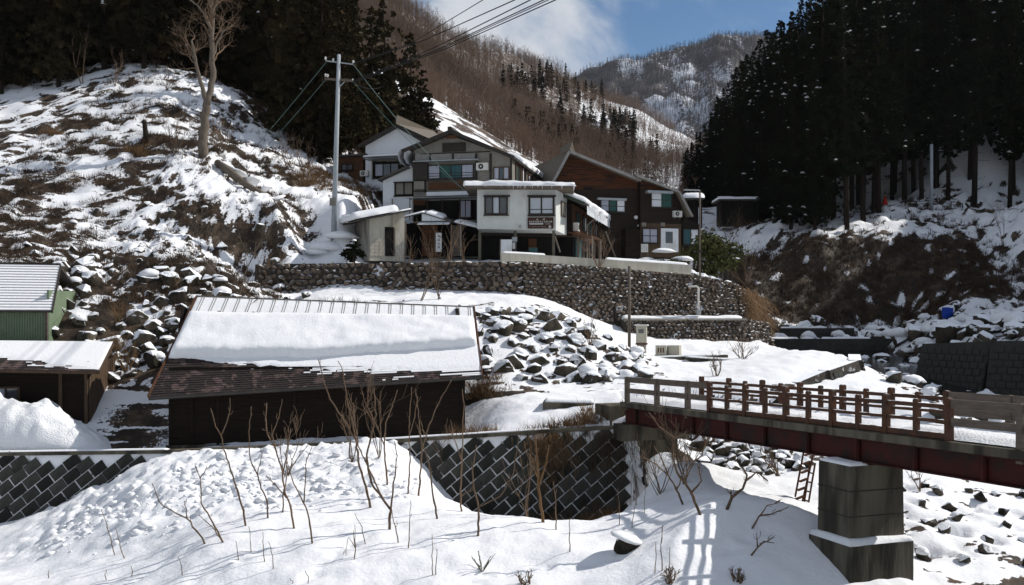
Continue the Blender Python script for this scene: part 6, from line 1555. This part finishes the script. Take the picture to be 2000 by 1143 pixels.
sapling([[(1113,1079),(1113,1045),(1113,1012)]], 'thin stick alone in the smooth snow near the centre', .018, twigs=1)
sapling([[(798,1070),(800,1020),(802,978)]], 'straight stick beside the twisted sapling, near the bottom', .018, twigs=1)
sapling([[(694,1091),(693,1025)], [(694,1070),(680,1050),(676,1085)]], 'small crooked stick left of the twisted sapling', .018, twigs=1)
sapling([[(717,1062),(706,1030),(693,1002)]], 'bent stick left of the twisted sapling', .018, twigs=1)
sapling([[(845,1126),(845,1085),(844,1043)]], 'left stick of the close pair near the bottom edge', .016, twigs=1)
sapling([[(850,1124),(852,1090),(853,1072)]], 'right stick of the close pair near the bottom edge', .016, twigs=1)
sapling([[(1210,1025),(1209,990),(1207,955)]], 'thin reed-like stick above the foreground rock, left one', .014, twigs=1)
sapling([[(1233,1032),(1238,1000),(1242,976)]], 'thin reed-like stick above the foreground rock, right one', .014, twigs=1)
sapling([c4([(335,755),(300,680),(260,610),(230,540),(190,470)]), c4([(262,615),(200,560),(120,520)]), c4([(300,680),(330,600),(350,540)])], 'spreading grey shrub under the left end of the footbridge', .035, twigs=6, group='shrubs by the footbridge', cat='shrub')
sapling([c4([(418,805),(370,690),(300,600),(280,520),(285,430),(220,385),(165,310)]), c4([(283,440),(330,420),(345,400)]), c4([(330,640),(370,560),(420,520),(450,430)]), c4([(372,695),(420,640),(400,560)])], 'branchy shrub reaching up to the footbridge girder', .042, twigs=6, group='shrubs by the footbridge', cat='shrub')
sapling([c4([(535,785),(565,720),(620,680),(640,610),(600,560)]), c4([(565,720),(560,690)]), c4([(630,640),(690,600),(740,640)])], 'crooked dark shrub on the bank left of the pier', .05, twigs=6, group='shrubs by the footbridge', cat='shrub')
sapling([c4([(650,875),(700,810),(760,800),(840,765)]), c4([(700,812),(740,760),(800,735)])], 'low dark branch sticking out of the snow left of the pier', .03, twigs=5, group='shrubs by the footbridge', cat='shrub')
sapling([c4([(645,1000),(690,960),(720,930),(770,940)]), c4([(690,960),(685,890)]), c4([(700,945),(770,912)])], 'small forked branch in the snow between bridge shadow and pier', .028, twigs=4, group='shrubs by the footbridge', cat='shrub')
sapling([c4([(228,1090),(225,950),(232,850)])], 'tall thin stick right of the foreground rock', .016, twigs=2); sapling([c4([(260,1090),(268,960)])], 'short thin stick right of the foreground rock', .014, twigs=1); sapling([c4([(195,1090),(200,935)])], 'thin stick just below the foreground rock', .014, twigs=1)
# sticks that nothing tells apart
rs_ = random.Random(40)
for k, (x, y, h) in enumerate([(1018,980,100),(740,990,62),(1335,905,115),(1400,860,150),(1480,915,175),(1522,960,165),(1720,1030,75),(1985,890,160),(600,1010,60),(1070,700,50),(280,1000,50),(1640,1030,30)]):
    X, Yp = x/2.857, 780+y/2.857; sapling([[(X, Yp), (X-rs_.uniform(0,4), Yp-h/5.7), (X-rs_.uniform(1,9), Yp-h/2.857)]], 'short thin stick poking out of the foreground snow', .016, 'short sticks in the foreground snow', twigs=0, name='stick', cat='stick')
for k in range(16):
    X, Yp = rs_.uniform(1120,1260), rs_.uniform(985,1005); sapling([[(X, Yp), (X-rs_.uniform(-3,3), Yp-rs_.uniform(30,70))]], 'brown reed standing by the mossy creek', .010, 'reeds by the mossy creek', twigs=0, name='reed', cat='reed')
# bushes and trees on the terraces
def bush(px, py, hpx, label, n=5, seed=1, spread=.55, name='shrub', cat='shrub', group='bare shrubs on the terraces', r=.03, depth=2, mt=None, Y=None):
    b = hit(px, py) if Y is None else P(px, py, Y)
    if b is None: return
    rg = random.Random(seed); root = tag(empty(name, b), label, cat, group); H = hpx/F*b.y
    for k in range(n):
        m = MB(); az = rg.uniform(0,6.28); d = Vector((math.cos(az)*spread*rg.random(), math.sin(az)*spread*rg.random(), 1)).normalized()
        grow(m, Vector((rg.gauss(0,.05),rg.gauss(0,.05),-.08)), d, H*rg.uniform(.5,.85), r*rg.uniform(.7,1.1), depth, rg, .5, 5, .25, (2,4), .007, .6, .14)
        m.build('stem', mt or BARKS, root)
bush(820,588,135,'bare shrub standing before the porch above the barn roof',3,2); bush(860,585,120,'bare shrub right of the porch sign',4,3); bush(790,560,110,'bare shrub before the doorway of the block shed',4,4)
bush(878,520,90,'bare shrub on the wall top under the annex corner',4,14); bush(905,560,70,'low bare shrub at the foot of the dry stone wall',4,15)
bush(466,578,150,'crooked dark little tree at the left end of the stone wall',2,5,.9,'small_tree','tree',r=.06,depth=3,mt=BARK); bush(520,560,70,'tangle of dark twigs left of the dry stone wall',6,6,1.1)
bush(720,470,70,'brown brush beside the block shed',7,7,.9,mt=BARKS); bush(560,330,60,'brown brush on the slope below the left wood',9,8,1.2); bush(600,350,70,'brown brush left of the utility pole',9,18,1.2); bush(345,300,70,'grey twiggy shrub left of the big bare tree foot',8,9,1.2); bush(430,300,80,'grey twiggy shrub right of the big bare tree foot',9,19,1.3)
bush(225,168,70,'thin leaning shrub on top of the knoll',3,10,.5); bush(325,178,50,'dark twiggy shrub on the right shoulder of the knoll',6,20,1.2); bush(160,165,130,'slim bare tree on the crest of the knoll',2,11,.3,'small_tree','tree',r=.07)
bush(250,735,90,'rusty brown shrub between the sheds and the barn',10,12,.7,mt=GRASS); bush(230,640,60,'tuft of rusty twigs on the stone terrace',8,22,.7,mt=GRASS)
bush(1400,735,45,'bare shrub behind the footbridge rail',7,13,1.0); bush(1450,700,40,'twiggy shrub on the river terrace',8,23,1.1); bush(1150,680,60,'bare twigs on top of the boulder bank',5,24,.8); bush(1170,600,90,'reddish shrub against the stone retaining wall',9,25,.8); bush(1420,500,80,'brown shrub above the curved end of the stone wall',8,26,.8); bush(1460,560,90,'tangled shrub on the river side of the stone wall',8,27,1.0)
bush(1890,900,60,'thin dry twigs on the snow bank right of the pier',5,28,1.0); bush(1800,960,70,'pair of dry twigs beside the right edge of the pier',3,29,.8); bush(1960,480,110,'thin young bare trees on the shaded slope at the right edge',4,30,.3)
bush(1520,930,60,'dark twigs on the rubble left of the pier',6,33,1.0); bush(1380,880,120,'dry brown brush hanging below the footbridge',9,34,.8)
bush(1025,1143,30,'low dry weeds at the bottom edge left of the bridge shadow',8,35,1.0); bush(1310,1140,36,'low dry weeds at the bottom edge below the bridge shadow',10,36,1.1); bush(1440,1140,30,'low dry weeds at the bottom edge left of the pier',10,37,1.1)
for k, (px, py, h, lab) in enumerate([(688,905,150,'thin many-stemmed shrub before the middle of the barn'),(742,895,165,'tall twiggy shrub right of the tallest leaning sapling'),(868,950,120,'loose twiggy shrub at the right foot of the snow pile'),(985,1000,110,'fine twigs standing before the block wall joints'),(1030,1010,130,'dry twiggy shrub beside the dry-leaved stem'),(560,930,120,'fine twigs beside the pale wall plate'),(1290,965,120,'tangle of grey twigs at the corner of the block wall'),(1340,945,140,'tall tangle of twigs under the footbridge end'),(1200,985,80,'dead stalks at the right end of the mossy creek')]):
    bush(px, py, h, lab, 4 if k < 6 else 7, 60+k, .45 if k < 6 else .9, group='bare shrubs around the snow bank', r=.022, depth=2)
# the big bare tree on the left slope
b = hit(397, 306); bt = tag(empty('bare_tree', b), 'big grey forked bare tree on the left hillside', 'tree'); Yb = b.y
def tp(p, dy=0): return P(p[0], p[1], Yb+dy)-b
rgt = random.Random(77)
def limb(pix, r0, r1, nm, dy=0.0, n=9):
    pts = [tp(p, dy*i/(len(pix)-1)) for i, p in enumerate(pix)]; fine = []
    for i in range(len(pts)-1):
        for j in range(4): fine.append(pts[i].lerp(pts[i+1], j/4)+Vector((rgt.gauss(0,.03),rgt.gauss(0,.05),0)))
    fine.append(pts[-1]); L = len(fine); m = MB(); m.tube(fine, [r0+(r1-r0)*i/(L-1) for i in range(L)], n); m.build(nm, BARK, bt, True)
    m = MB()
    for k in range(7):
        i = rgt.randint(L//3, L-1); az = rgt.uniform(0,6.28); d = Vector((math.cos(az)*.8, math.sin(az)*.8, .75)).normalized(); grow(m, fine[i], d, rgt.uniform(1.0,2.4), r1*.5+.015, 2, rgt, .6, 4, .12, (3,5), .008, .6, .2)
    if nm != 'trunk': tag(m.build('twigs', BARKS, bt), kind='stuff')
limb([(397,312),(396,270),(400,230),(405,200)], .36, .27, 'trunk')
limb([(404,205),(395,170),(384,125),(374,80)], .19, .07, 'branch', -1)
limb([(404,205),(416,150),(413,100),(415,40),(411,-30)], .24, .12, 'branch', .5)
limb([(414,120),(425,80),(440,60),(455,50)], .10, .04, 'branch', 1.5); limb([(413,60),(400,30),(385,10),(370,0)], .10, .04, 'branch', -1); limb([(415,30),(425,0),(435,-25)], .10, .05, 'branch', .6); limb([(384,125),(376,110),(368,105)], .07, .03, 'branch', .6)
# dead stump and fallen log
sb_ = hit(286, 280); st = tag(empty('dead_stump', sb_), 'short dead trunk standing in the snow of the left hillside', 'stump'); MB().tube([(0,0,-.3),(-.05,0,.6),(-.14,.05,1.35),(-.2,.05,1.6)], [.24,.19,.17,.15], 9).build('trunk', BARKD, st, True); MB().tube([(-.05,0,.3),(.22,-.1,.5)], [.07,.04], 6).build('branch', BARKD, st, True)
p0, p1, p2 = hit(425,325), hit(480,370), hit(560,415)
lg = tag(empty('fallen_log', p0), 'fallen grey log lying down the slope below the big bare tree', 'log')
pts = [Vector((0,0,.2)), (p0.lerp(p1,.5)-p0)+Vector((0,-.1,.3)), p1-p0+Vector((0,0,.3)), (p1.lerp(p2,.5)-p0)+Vector((0,0,.25)), p2-p0+Vector((0,0,.1))]
MB().tube(pts, [.27,.26,.22,.18,.10], 9).build('trunk', BARK, lg, True); MB().tube([pts[2], pts[2]+Vector((-.2,-.3,-.7))], [.1,.05], 6).build('branch', BARK, lg); MB().tube([pts[1], pts[1]+Vector((-.4,-.2,-.8)), pts[1]+Vector((-.6,-.3,-1.3))], [.1,.06,.03], 6).build('branch', BARK, lg)
for k in range(5): q = Vector(pts[0]).lerp(Vector(pts[-1]), .08+k*.18); link('snow_cap', CAPS[k], None, lg, q+Vector((.25,.3,.12)), (0,.4,k), (1.2,1.0,.6))
# small fir sprig at the bottom
f_ = hit(942, 1118); fs = tag(empty('fir_seedling', f_), 'small green conifer seedling poking out of the snow at the bottom', 'seedling')
rgf = random.Random(6)
for k in range(7):
    az = k*.9; d = Vector((math.cos(az)*.7, math.sin(az)*.5, rgf.uniform(.4,1.1))).normalized(); L = rgf.uniform(.35,.62); m = MB(); tip = d*L; m.tube([(0,0,-.05), tip], [.012,.005], 4)
    for j in range(22):
        q = tip*(.15+.85*j/22); o = Vector((rgf.gauss(0,1),rgf.gauss(0,1),rgf.gauss(0,1)+.3)).normalized(); e = q+(o*.7+d*.5)*.085; s = d.cross(o)*.014; m.add([q-s,q+s,e],[(0,1,2)])
    m.build('sprig', LEAFS, fs)
# garden shrub and small pine by the brown house
def leafy(px, py, wpx, hpx, label, Y, seed, mt=LEAFS, n=900, snow=8, name='evergreen_shrub'):
    b = P(px, py, Y); b.z = gz(b.x, b.y); root = tag(empty(name, b), label, 'shrub', 'evergreen shrubs by the houses'); w, h = wpx/F*Y, hpx/F*Y; r = np.random.RandomState(seed); T = []
    cen = r.randn(14,3)*np.array([w*.22,w*.2,h*.17])+np.array([0,0,h*.58])
    for i in range(n):
        c = cen[r.randint(14)]+r.randn(3)*np.array([w*.09,w*.09,h*.07]); e1 = r.randn(3); e1 /= np.linalg.norm(e1); e2 = np.cross(e1,r.randn(3)); e2 /= np.linalg.norm(e2); s = .16+.12*r.rand(); T += [c+e1*s, c-e1*s*.5+e2*s*.4, c-e1*s*.5-e2*s*.4]
    link('foliage', mesh_np('foliage', np.array(T), np.arange(len(T)).reshape(-1,3)), mt, root)
    m = MB(); rgg = random.Random(seed)
    for k in range(3): m.tube([(rgg.gauss(0,.05),rgg.gauss(0,.05),-.2),(rgg.gauss(0,.2),rgg.gauss(0,.2),h*.6)], [.07,.03], 6)
    m.build('stem', BARKD, root)
    for k in range(snow): c = cen[k%14]; link('snow_dab', CAPS[k%6], None, root, tuple(c+np.array([r.randn()*.2,-.1,.22])), (0,0,k), (r.uniform(.3,.7),r.uniform(.3,.6),r.uniform(.2,.4)))
leafy(1395,505,110,105,'broad dark green evergreen beside the tall lamp pole',70,3,LEAFS,3200,10)
leafy(1310,505,50,30,'low clipped evergreen with a thick cap of snow before the brown house',66.5,4,LEAFS,500,3); leafy(690,500,45,38,'dark evergreen bush half under snow left of the block shed',61.5,5,LEAFR,500,3)
leafy(1285,515,34,24,'little yellow-green bush at the end of the parapet',64.5,6,LEAFS,300,1)
for k, (px, py, s) in enumerate([(1298,483,1.1),(1265,500,1.0),(1330,500,1.3),(1290,503,1.0)]):
    p = P(px, py, 67); tag(link('snow_heap', CAPS[k], None, None, (p.x,p.y,max(gz(p.x,p.y)-.05, p.z-.3)), (0,0,k), (s*1.5,s*1.1,s*.7)), ['snow cap on the clipped evergreen before the brown house','snow heap under the white notice board','wide snow heap right of the clipped evergreen','low snow heap below the clipped evergreen'][k], 'snow heap', 'snow heaps before the brown house')
boulder_set('garden_rockery', 'rockery of dark stones before the brown house', poisson(9.8, 14.6, 63.5, 66.5, .5, 300, 41), (.4,.7), 42, .5)

# ------------------------------------------------------------------ poles, wires, small things
b = P(651, 448, 64); b.z = gz(b.x, b.y)
up_ = tag(empty('utility_pole', b), 'tall grey utility pole with two crossarms beside the block shed', 'utility pole')
top = P(662, 107, 64)-b
MB().tube([(0,0,-.8), top], [.19,.115], 14).build('shaft', POLEC, up_, True)
def on(px, py): return P(px, py, 64)-b
MB().beam(on(634,154), on(691,158), .12, .13).build('crossarm', GREYW, up_); MB().beam(on(636,119), on(690,126), .06, .07).build('crossarm', METALS, up_)
MB().beam(on(661,172), on(673,160), .05, .05).build('brace', METALS, up_)
for px, py in ((636,150),(640,151),(689,160),(636,117),(690,124),(651,120)): q = on(px,py); MB().tube([q, q+Vector((0,0,.12)), q+Vector((0,0,.2))], [.05,.075,.03], 8).build('insulator', ACW, up_)
MB().box(-.2,.2,-.22,-.19,2.0,2.5).build('number_plate', CREAM, up_)
def wire(pts, label, r=.02, sag=.0, mt=WIRE, group='power lines at the utility pole', name='power_line'):
    pts = [Vector(p) for p in pts]; o = pts[0]; fine = []
    for i in range(len(pts)-1):
        for j in range(16): t = j/16; fine.append(pts[i].lerp(pts[i+1], t)-Vector((0,0,sag*4*t*(1-t))))
    fine.append(pts[-1]); m = MB(); m.tube([p-o for p in fine], r, 5); ob = m.build(name, mt); ob.location = o; tag(ob, label, 'cable', group); return ob
ins = lambda px, py: P(px, py, 64)
for k, (a, e, lab) in enumerate([((690,124),(940,2),'thin cable alone above the other power lines'), ((690,126),(1001,2),'second power line from above toward the sky'), ((691,157),(1032,2),'power line, upper of the close bundle of three'), ((689,160),(1062,0),'power line with a joint, middle of the bundle'), ((690,161),(1071,0),'faint power line between the two lowest ones'), ((689,162),(1085,0),'lowest of the power lines running to the upper right')]):
    p0 = ins(*a); Ye = 34; p1 = P(e[0], e[1], Ye); mid = p0.lerp(p1, .5); p2 = p1+(p1-p0)*.9
    wire([p0, P(a[0]+(e[0]-a[0])*.45, a[1]+(e[1]-a[1])*.45+(8 if k else 16), 49), p1, p2+Vector((0,0,1.0))], lab, .016 if k in (0,4) else .022)
g1, g2 = hit(490,298), hit(505,306)
wire([ins(637,122), g1], 'upper green guy wire slanting down left from the pole', .018, .05, WIREG); wire([ins(636,156), g2], 'lower guy wire slanting down left from the pole', .016, .05, WIREG)
wire([ins(690,126), P(905,370,66)], 'upper service wire from the pole to the inn', .016, .35, WIREG); wire([ins(690,160), P(905,371,66)], 'lower service wire from the pole to the inn', .016, .3, WIREG)
wire([ins(689,161), P(745,170,95), P(840,130,120)], 'cable from the pole into the cedars behind', .02, .3)
wire([hit(330,470), P(120,528,49)], 'thin cable sagging across the left hillside to the green shed', .014, .1)
def pole(px, pb, pt, Y, label, r, mt, name='lamp_pole', extra=None):
    b = P(px, pb, Y); b.z = max(b.z-.4, min(b.z, gz(b.x,b.y))-.2) if Y < 110 else b.z; t = P(px, pt, Y)
    e = tag(empty(name, b), label, 'pole'); MB().tube([(0,0,0), t-b], [r*1.15,r], 10).build('shaft', mt, e, True); return e, t-b
e, t = pole(1367, 538, 372, 63.5, 'slim grey lamp pole at the right end of the parapet', .055, GREYW); MB().beam(t, t+Vector((-1.0,.2,.06)), .12, .08).build('lamp_arm', METALS, e); MB().box(t.x-.12,t.x+.12,-.15,.1,t.z*.32,t.z*.32+.12).build('clamp', TRIM, e)
e, t = pole(1819, 406, 282, 103, 'thin pale pole on the shaded path among the cedars', .16, POLEC, 'path_pole')
e, t = pole(1229, 692, 520, 55.5, 'weathered wooden pole leaning beside the utility cabinet', .08, GREYW, 'wooden_pole')
b = P(1364, 612, 60.3); e = tag(empty('vent_pipe', b), 'bent white pipe standing on the ledge of the stone wall', 'pipe'); t = P(1364,562,60.3)-b; MB().tube([(0,0,-.1), t, t+Vector((-.12,0,.08)), t+Vector((-.62,0,.08))], .06, 10).build('tube', ACW, e, True); MB().cyl((0,0,-.1), .13, .3, 12).build('base', METALS, e)
# utility cabinet and two boxes
b = P(1253, 686, 55); e = tag(empty('utility_cabinet', b, math.radians(-14)), 'tall beige utility cabinet with a small window on a rusty base', 'cabinet')
h1 = 45/F*55; MB().box(-.28,.28,-.22,.22,.45,h1+.12).build('case', BOXC, e); MB().box(-.36,.36,-.32,.3,h1+.121,h1+.2).build('lid', ACW, e); MB().box(-.25,.25,-.24,-.221,.52,h1+.05).build('door', BOXC, e); MB().box(-.14,.14,-.26,-.241,h1-.28,h1-.06).build('window', GLASS, e); MB().box(-.31,.31,-.26,.26,.36,.449).build('plinth', RUST, e); MB().box(-.24,.24,-.2,.2,-.4,.359).build('stand', CONC, e); MB().box(-.16,-.02,-.23,-.201,.05,.3).build('junction_box', METALS, e)
for k, (px, lab, mt) in enumerate([(1293,'pale box with rusty slots beside the utility cabinet',BOXC),(1318,'plain beige box, right of the one with rusty slots',BOXC)]):
    b = P(px, 694, 54.6); e = tag(empty('equipment_box', b, math.radians(-22)), lab, 'box', 'boxes beside the utility cabinet'); MB().box(-.3,.3,-.28,.28,.03,.52).build('case', mt, e); MB().box(-.31,.31,-.29,.29,.521,.55).build('lid', ACW, e); MB().box(-.36,.36,-.33,.33,-.4,.029).build('plinth', CONC, e)
    if k == 0:
        for x in (-.14,.0,.14): MB().box(x-.035,x+.035,-.29,-.281,.15,.42).build('slot', RUST, e)
# planks and slab near them
for k, (a, b_, Y, lab) in enumerate([((1268,706),(1420,700),53,'long snow-edged plank lying before the boxes'),((1340,705),(1460,712),52.4,'dark plank lying right of the boxes')]):
    p, q = P(*a,Y), P(*b_,Y); e = tag(empty('plank', p), lab, 'plank'); MB().beam(Vector((0,0,.12)), q-p+Vector((0,0,.12)), .5, .14).build('board', CONCD, e); snow_slab('snow', Vector((0,-.2,.192)), (q-p)*.9, (0,.4,0), .08, e, 24, 6, .12, .03, 120+k)
p = hit(1110, 792); e = tag(empty('stone_slab', p), 'flat dark stone slab under snow beside the path', 'slab'); MB().hexa([(-1.1,-.3,-.2),(1.15,-.35,-.2),(1.2,.5,-.2),(-1,.5,-.2),(-1.1,-.3,.16),(1.2,-.35,.05),(1.2,.5,.14),(-1,.5,.2)]).build('slab', CONCD, e); snow_slab('snow', (-1.0,-.22,.17), (2.1,0,-.06), (0,.8,.0), .14, e, 30, 10, .2, .05, 130)
# rusty steel ladder frames left of the pier
b = hit(1577, 985); lad = tag(empty('steel_steps', b), 'rusty steel step ladder leaning against the bank left of the pier', 'ladder')
def lp_(px, py): return P(px, py, b.y+.4+(985-py)*.012)-b
for a, c in (((1553,970),(1570,880)),((1566,985),(1590,880)),((1568,1000),(1582,905)),((1576,1000),(1592,905))): MB().beam(lp_(*a), lp_(*c), .05, .05).build('rail', RUST, lad)
for k in range(6): y = 975-k*17; x = 1554+k*3.4; MB().beam(lp_(x,y), lp_(x+16,y-6), .16, .03).build('tread', RUST, lad)
for k in range(5): y = 995-k*18; x = 1568+k*3; MB().beam(lp_(x,y), lp_(x+9,y+2), .14, .03).build('tread', RUST, lad)
# barrels, path fence, red-cloaked statue
for k, (px, py, lab, s) in enumerate([(1847,606,'upright blue plastic barrel across the river',1.0),(1854,612,'shorter blue plastic barrel right of the taller one',.8)]):
    h = P(px, py, 83.0); h.z = gz(h.x,h.y); e = tag(empty('barrel', h), lab, 'barrel', 'blue barrels across the river'); MB().tube([(0,0,0),(0,0,.05),(0,0,.3),(0,0,.33),(0,0,.36),(0,0,.62*s),(0,0,.85*s),(0,0,.9*s)], [.26,.3,.31,.33,.31,.31,.3,.26], 16).build('drum', BLUE, e, True); MB().tube([(0,0,.9*s),(0,0,.93*s)], [.27,.27], 16).build('lid', BLUE, e)
fp0, fp1 = P(1700,400,104.5), P(1880,407,104.5); e = tag(empty('path_fence', (fp0.x,fp0.y,gz(fp0.x,fp0.y))), 'low dark handrail along the shaded path among the cedars', 'fence'); n_ = 9; prev = None
for k in range(n_):
    q = fp0.lerp(fp1, k/(n_-1)); q.z = gz(q.x,q.y); l = q-e.location; MB().box(l.x-.04,l.x+.04,l.y-.04,l.y+.04,l.z-.1,l.z+.62).build('post', TRIM, e)
    if prev is not None:
        for hh in (.3,.58): MB().beam(prev+Vector((0,0,hh)), l+Vector((0,0,hh)), .05, .05).build('rail', TRIM, e)
    prev = l
q = P(1728,396,105.4); q.z = gz(q.x,q.y); e = tag(empty('statue', q), 'small statue wrapped in a red cloak beside the shaded path', 'statue'); MB().tube([(0,0,0),(0,0,.35),(0,0,.75),(0,0,.92)], [.34,.3,.2,.12], 12).build('cloak', REDC, e, True); MB().tube([(0,0,.88),(0,0,.95),(0,0,1.08),(0,0,1.16)], [.08,.13,.12,.04], 12).build('head', REDC, e, True); MB().box(-.3,.3,-.3,.3,-.3,.02).build('plinth', CONCD, e); MB().box(-.75,-.4,-.2,.2,-.2,.8).build('side_stone', CONCD, e)
# huts among the right-hand trees
for k, (x0, x1, y0, y1, Y, lab) in enumerate([(1338,1372,370,388,88,'small hut with a thick snow roof behind the brown house'),(1405,1480,378,390,107,'dark open shed with snow on its roof under the cedars')]):
    a, b_ = P(x0,y1+30,Y), P(x1,y1+30,Y); e = tag(empty('hut', (a.x,a.y,a.z-1)), lab, 'hut'); w = b_.x-a.x; h = P(x0,y1,Y).z-a.z+1
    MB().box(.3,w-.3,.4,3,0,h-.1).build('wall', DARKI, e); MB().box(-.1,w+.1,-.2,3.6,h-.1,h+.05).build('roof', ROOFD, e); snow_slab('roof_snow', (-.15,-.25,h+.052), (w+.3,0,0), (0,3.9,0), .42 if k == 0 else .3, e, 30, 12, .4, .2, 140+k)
    for x in (.05, w*.5, w-.15): MB().box(x,x+.12,-.05,.07,-.3,h-.1).build('post', WOODD, e)

# chunks of ploughed snow lying on the pile
_bm = bmesh.new(); bmesh.ops.create_icosphere(_bm, subdivisions=1, radius=.5); _cv = np.array([v.co for v in _bm.verts]); _cf = np.array([[v.index for v in f.verts] for f in _bm.faces]); _bm.free()
def chunks(name, label, pts, smin, smax, seed, org_z=None):
    r = np.random.RandomState(seed); Vs = []; Fs = []; n = 0
    for (x, y, z) in pts:
        s = smin+(smax-smin)*r.rand()**3; v = _cv*(1+.35*r.randn(len(_cv),1)*.6)*np.array([1,.9,.6])*s; a = r.rand()*6.28
        v = np.stack([v[:,0]*math.cos(a)-v[:,1]*math.sin(a), v[:,0]*math.sin(a)+v[:,1]*math.cos(a), v[:,2]],1)+np.array([x,y,z-s*.06]); Vs.append(v); Fs.append(_cf+n); n += len(_cv)
    o = link(name, mesh_np(name, np.concatenate(Vs), np.concatenate(Fs), True), SNOW); tag(o, label, 'snow', kind='stuff')
_r2 = np.random.RandomState(8); _x = _r2.uniform(-16,-3.3,2600); _y = _r2.uniform(31.2,38.9,2600); _z = height(_x,_y); _d = masks(_x,_y,_z)[0]; _k = _r2.rand(2600) < _d*np.clip(2.2*fbm(_x*.45,_y*.45,3,3)-.78, 0, .8)
chunks('snow_chunks', 'loose chunks of ploughed snow on the pile before the barn', np.stack([_x,_y,_z],1)[_k], .07, .5, 5)
# ------------------------------------------------------------------ thin winter haze in the valley air
hz = MB().box(-600, 1100, -60, 1750, -42, 430).build('haze', None)
hm = bpy.data.materials.new('haze'); hm.use_nodes = True; hn = hm.node_tree.nodes; hn.clear()
ho = hn.new('ShaderNodeOutputMaterial'); hv = hn.new('ShaderNodeVolumePrincipled'); hv.inputs['Color'].default_value = (0.80, 0.86, 0.95, 1); hv.inputs['Density'].default_value = 0.00004; hv.inputs['Anisotropy'].default_value = 0.2
hm.node_tree.links.new(hv.outputs[0], ho.inputs['Volume']); hz.data.materials.append(hm); hz['kind'] = 'stuff'; tag(hz, 'thin pale winter haze in the valley air', 'haze')
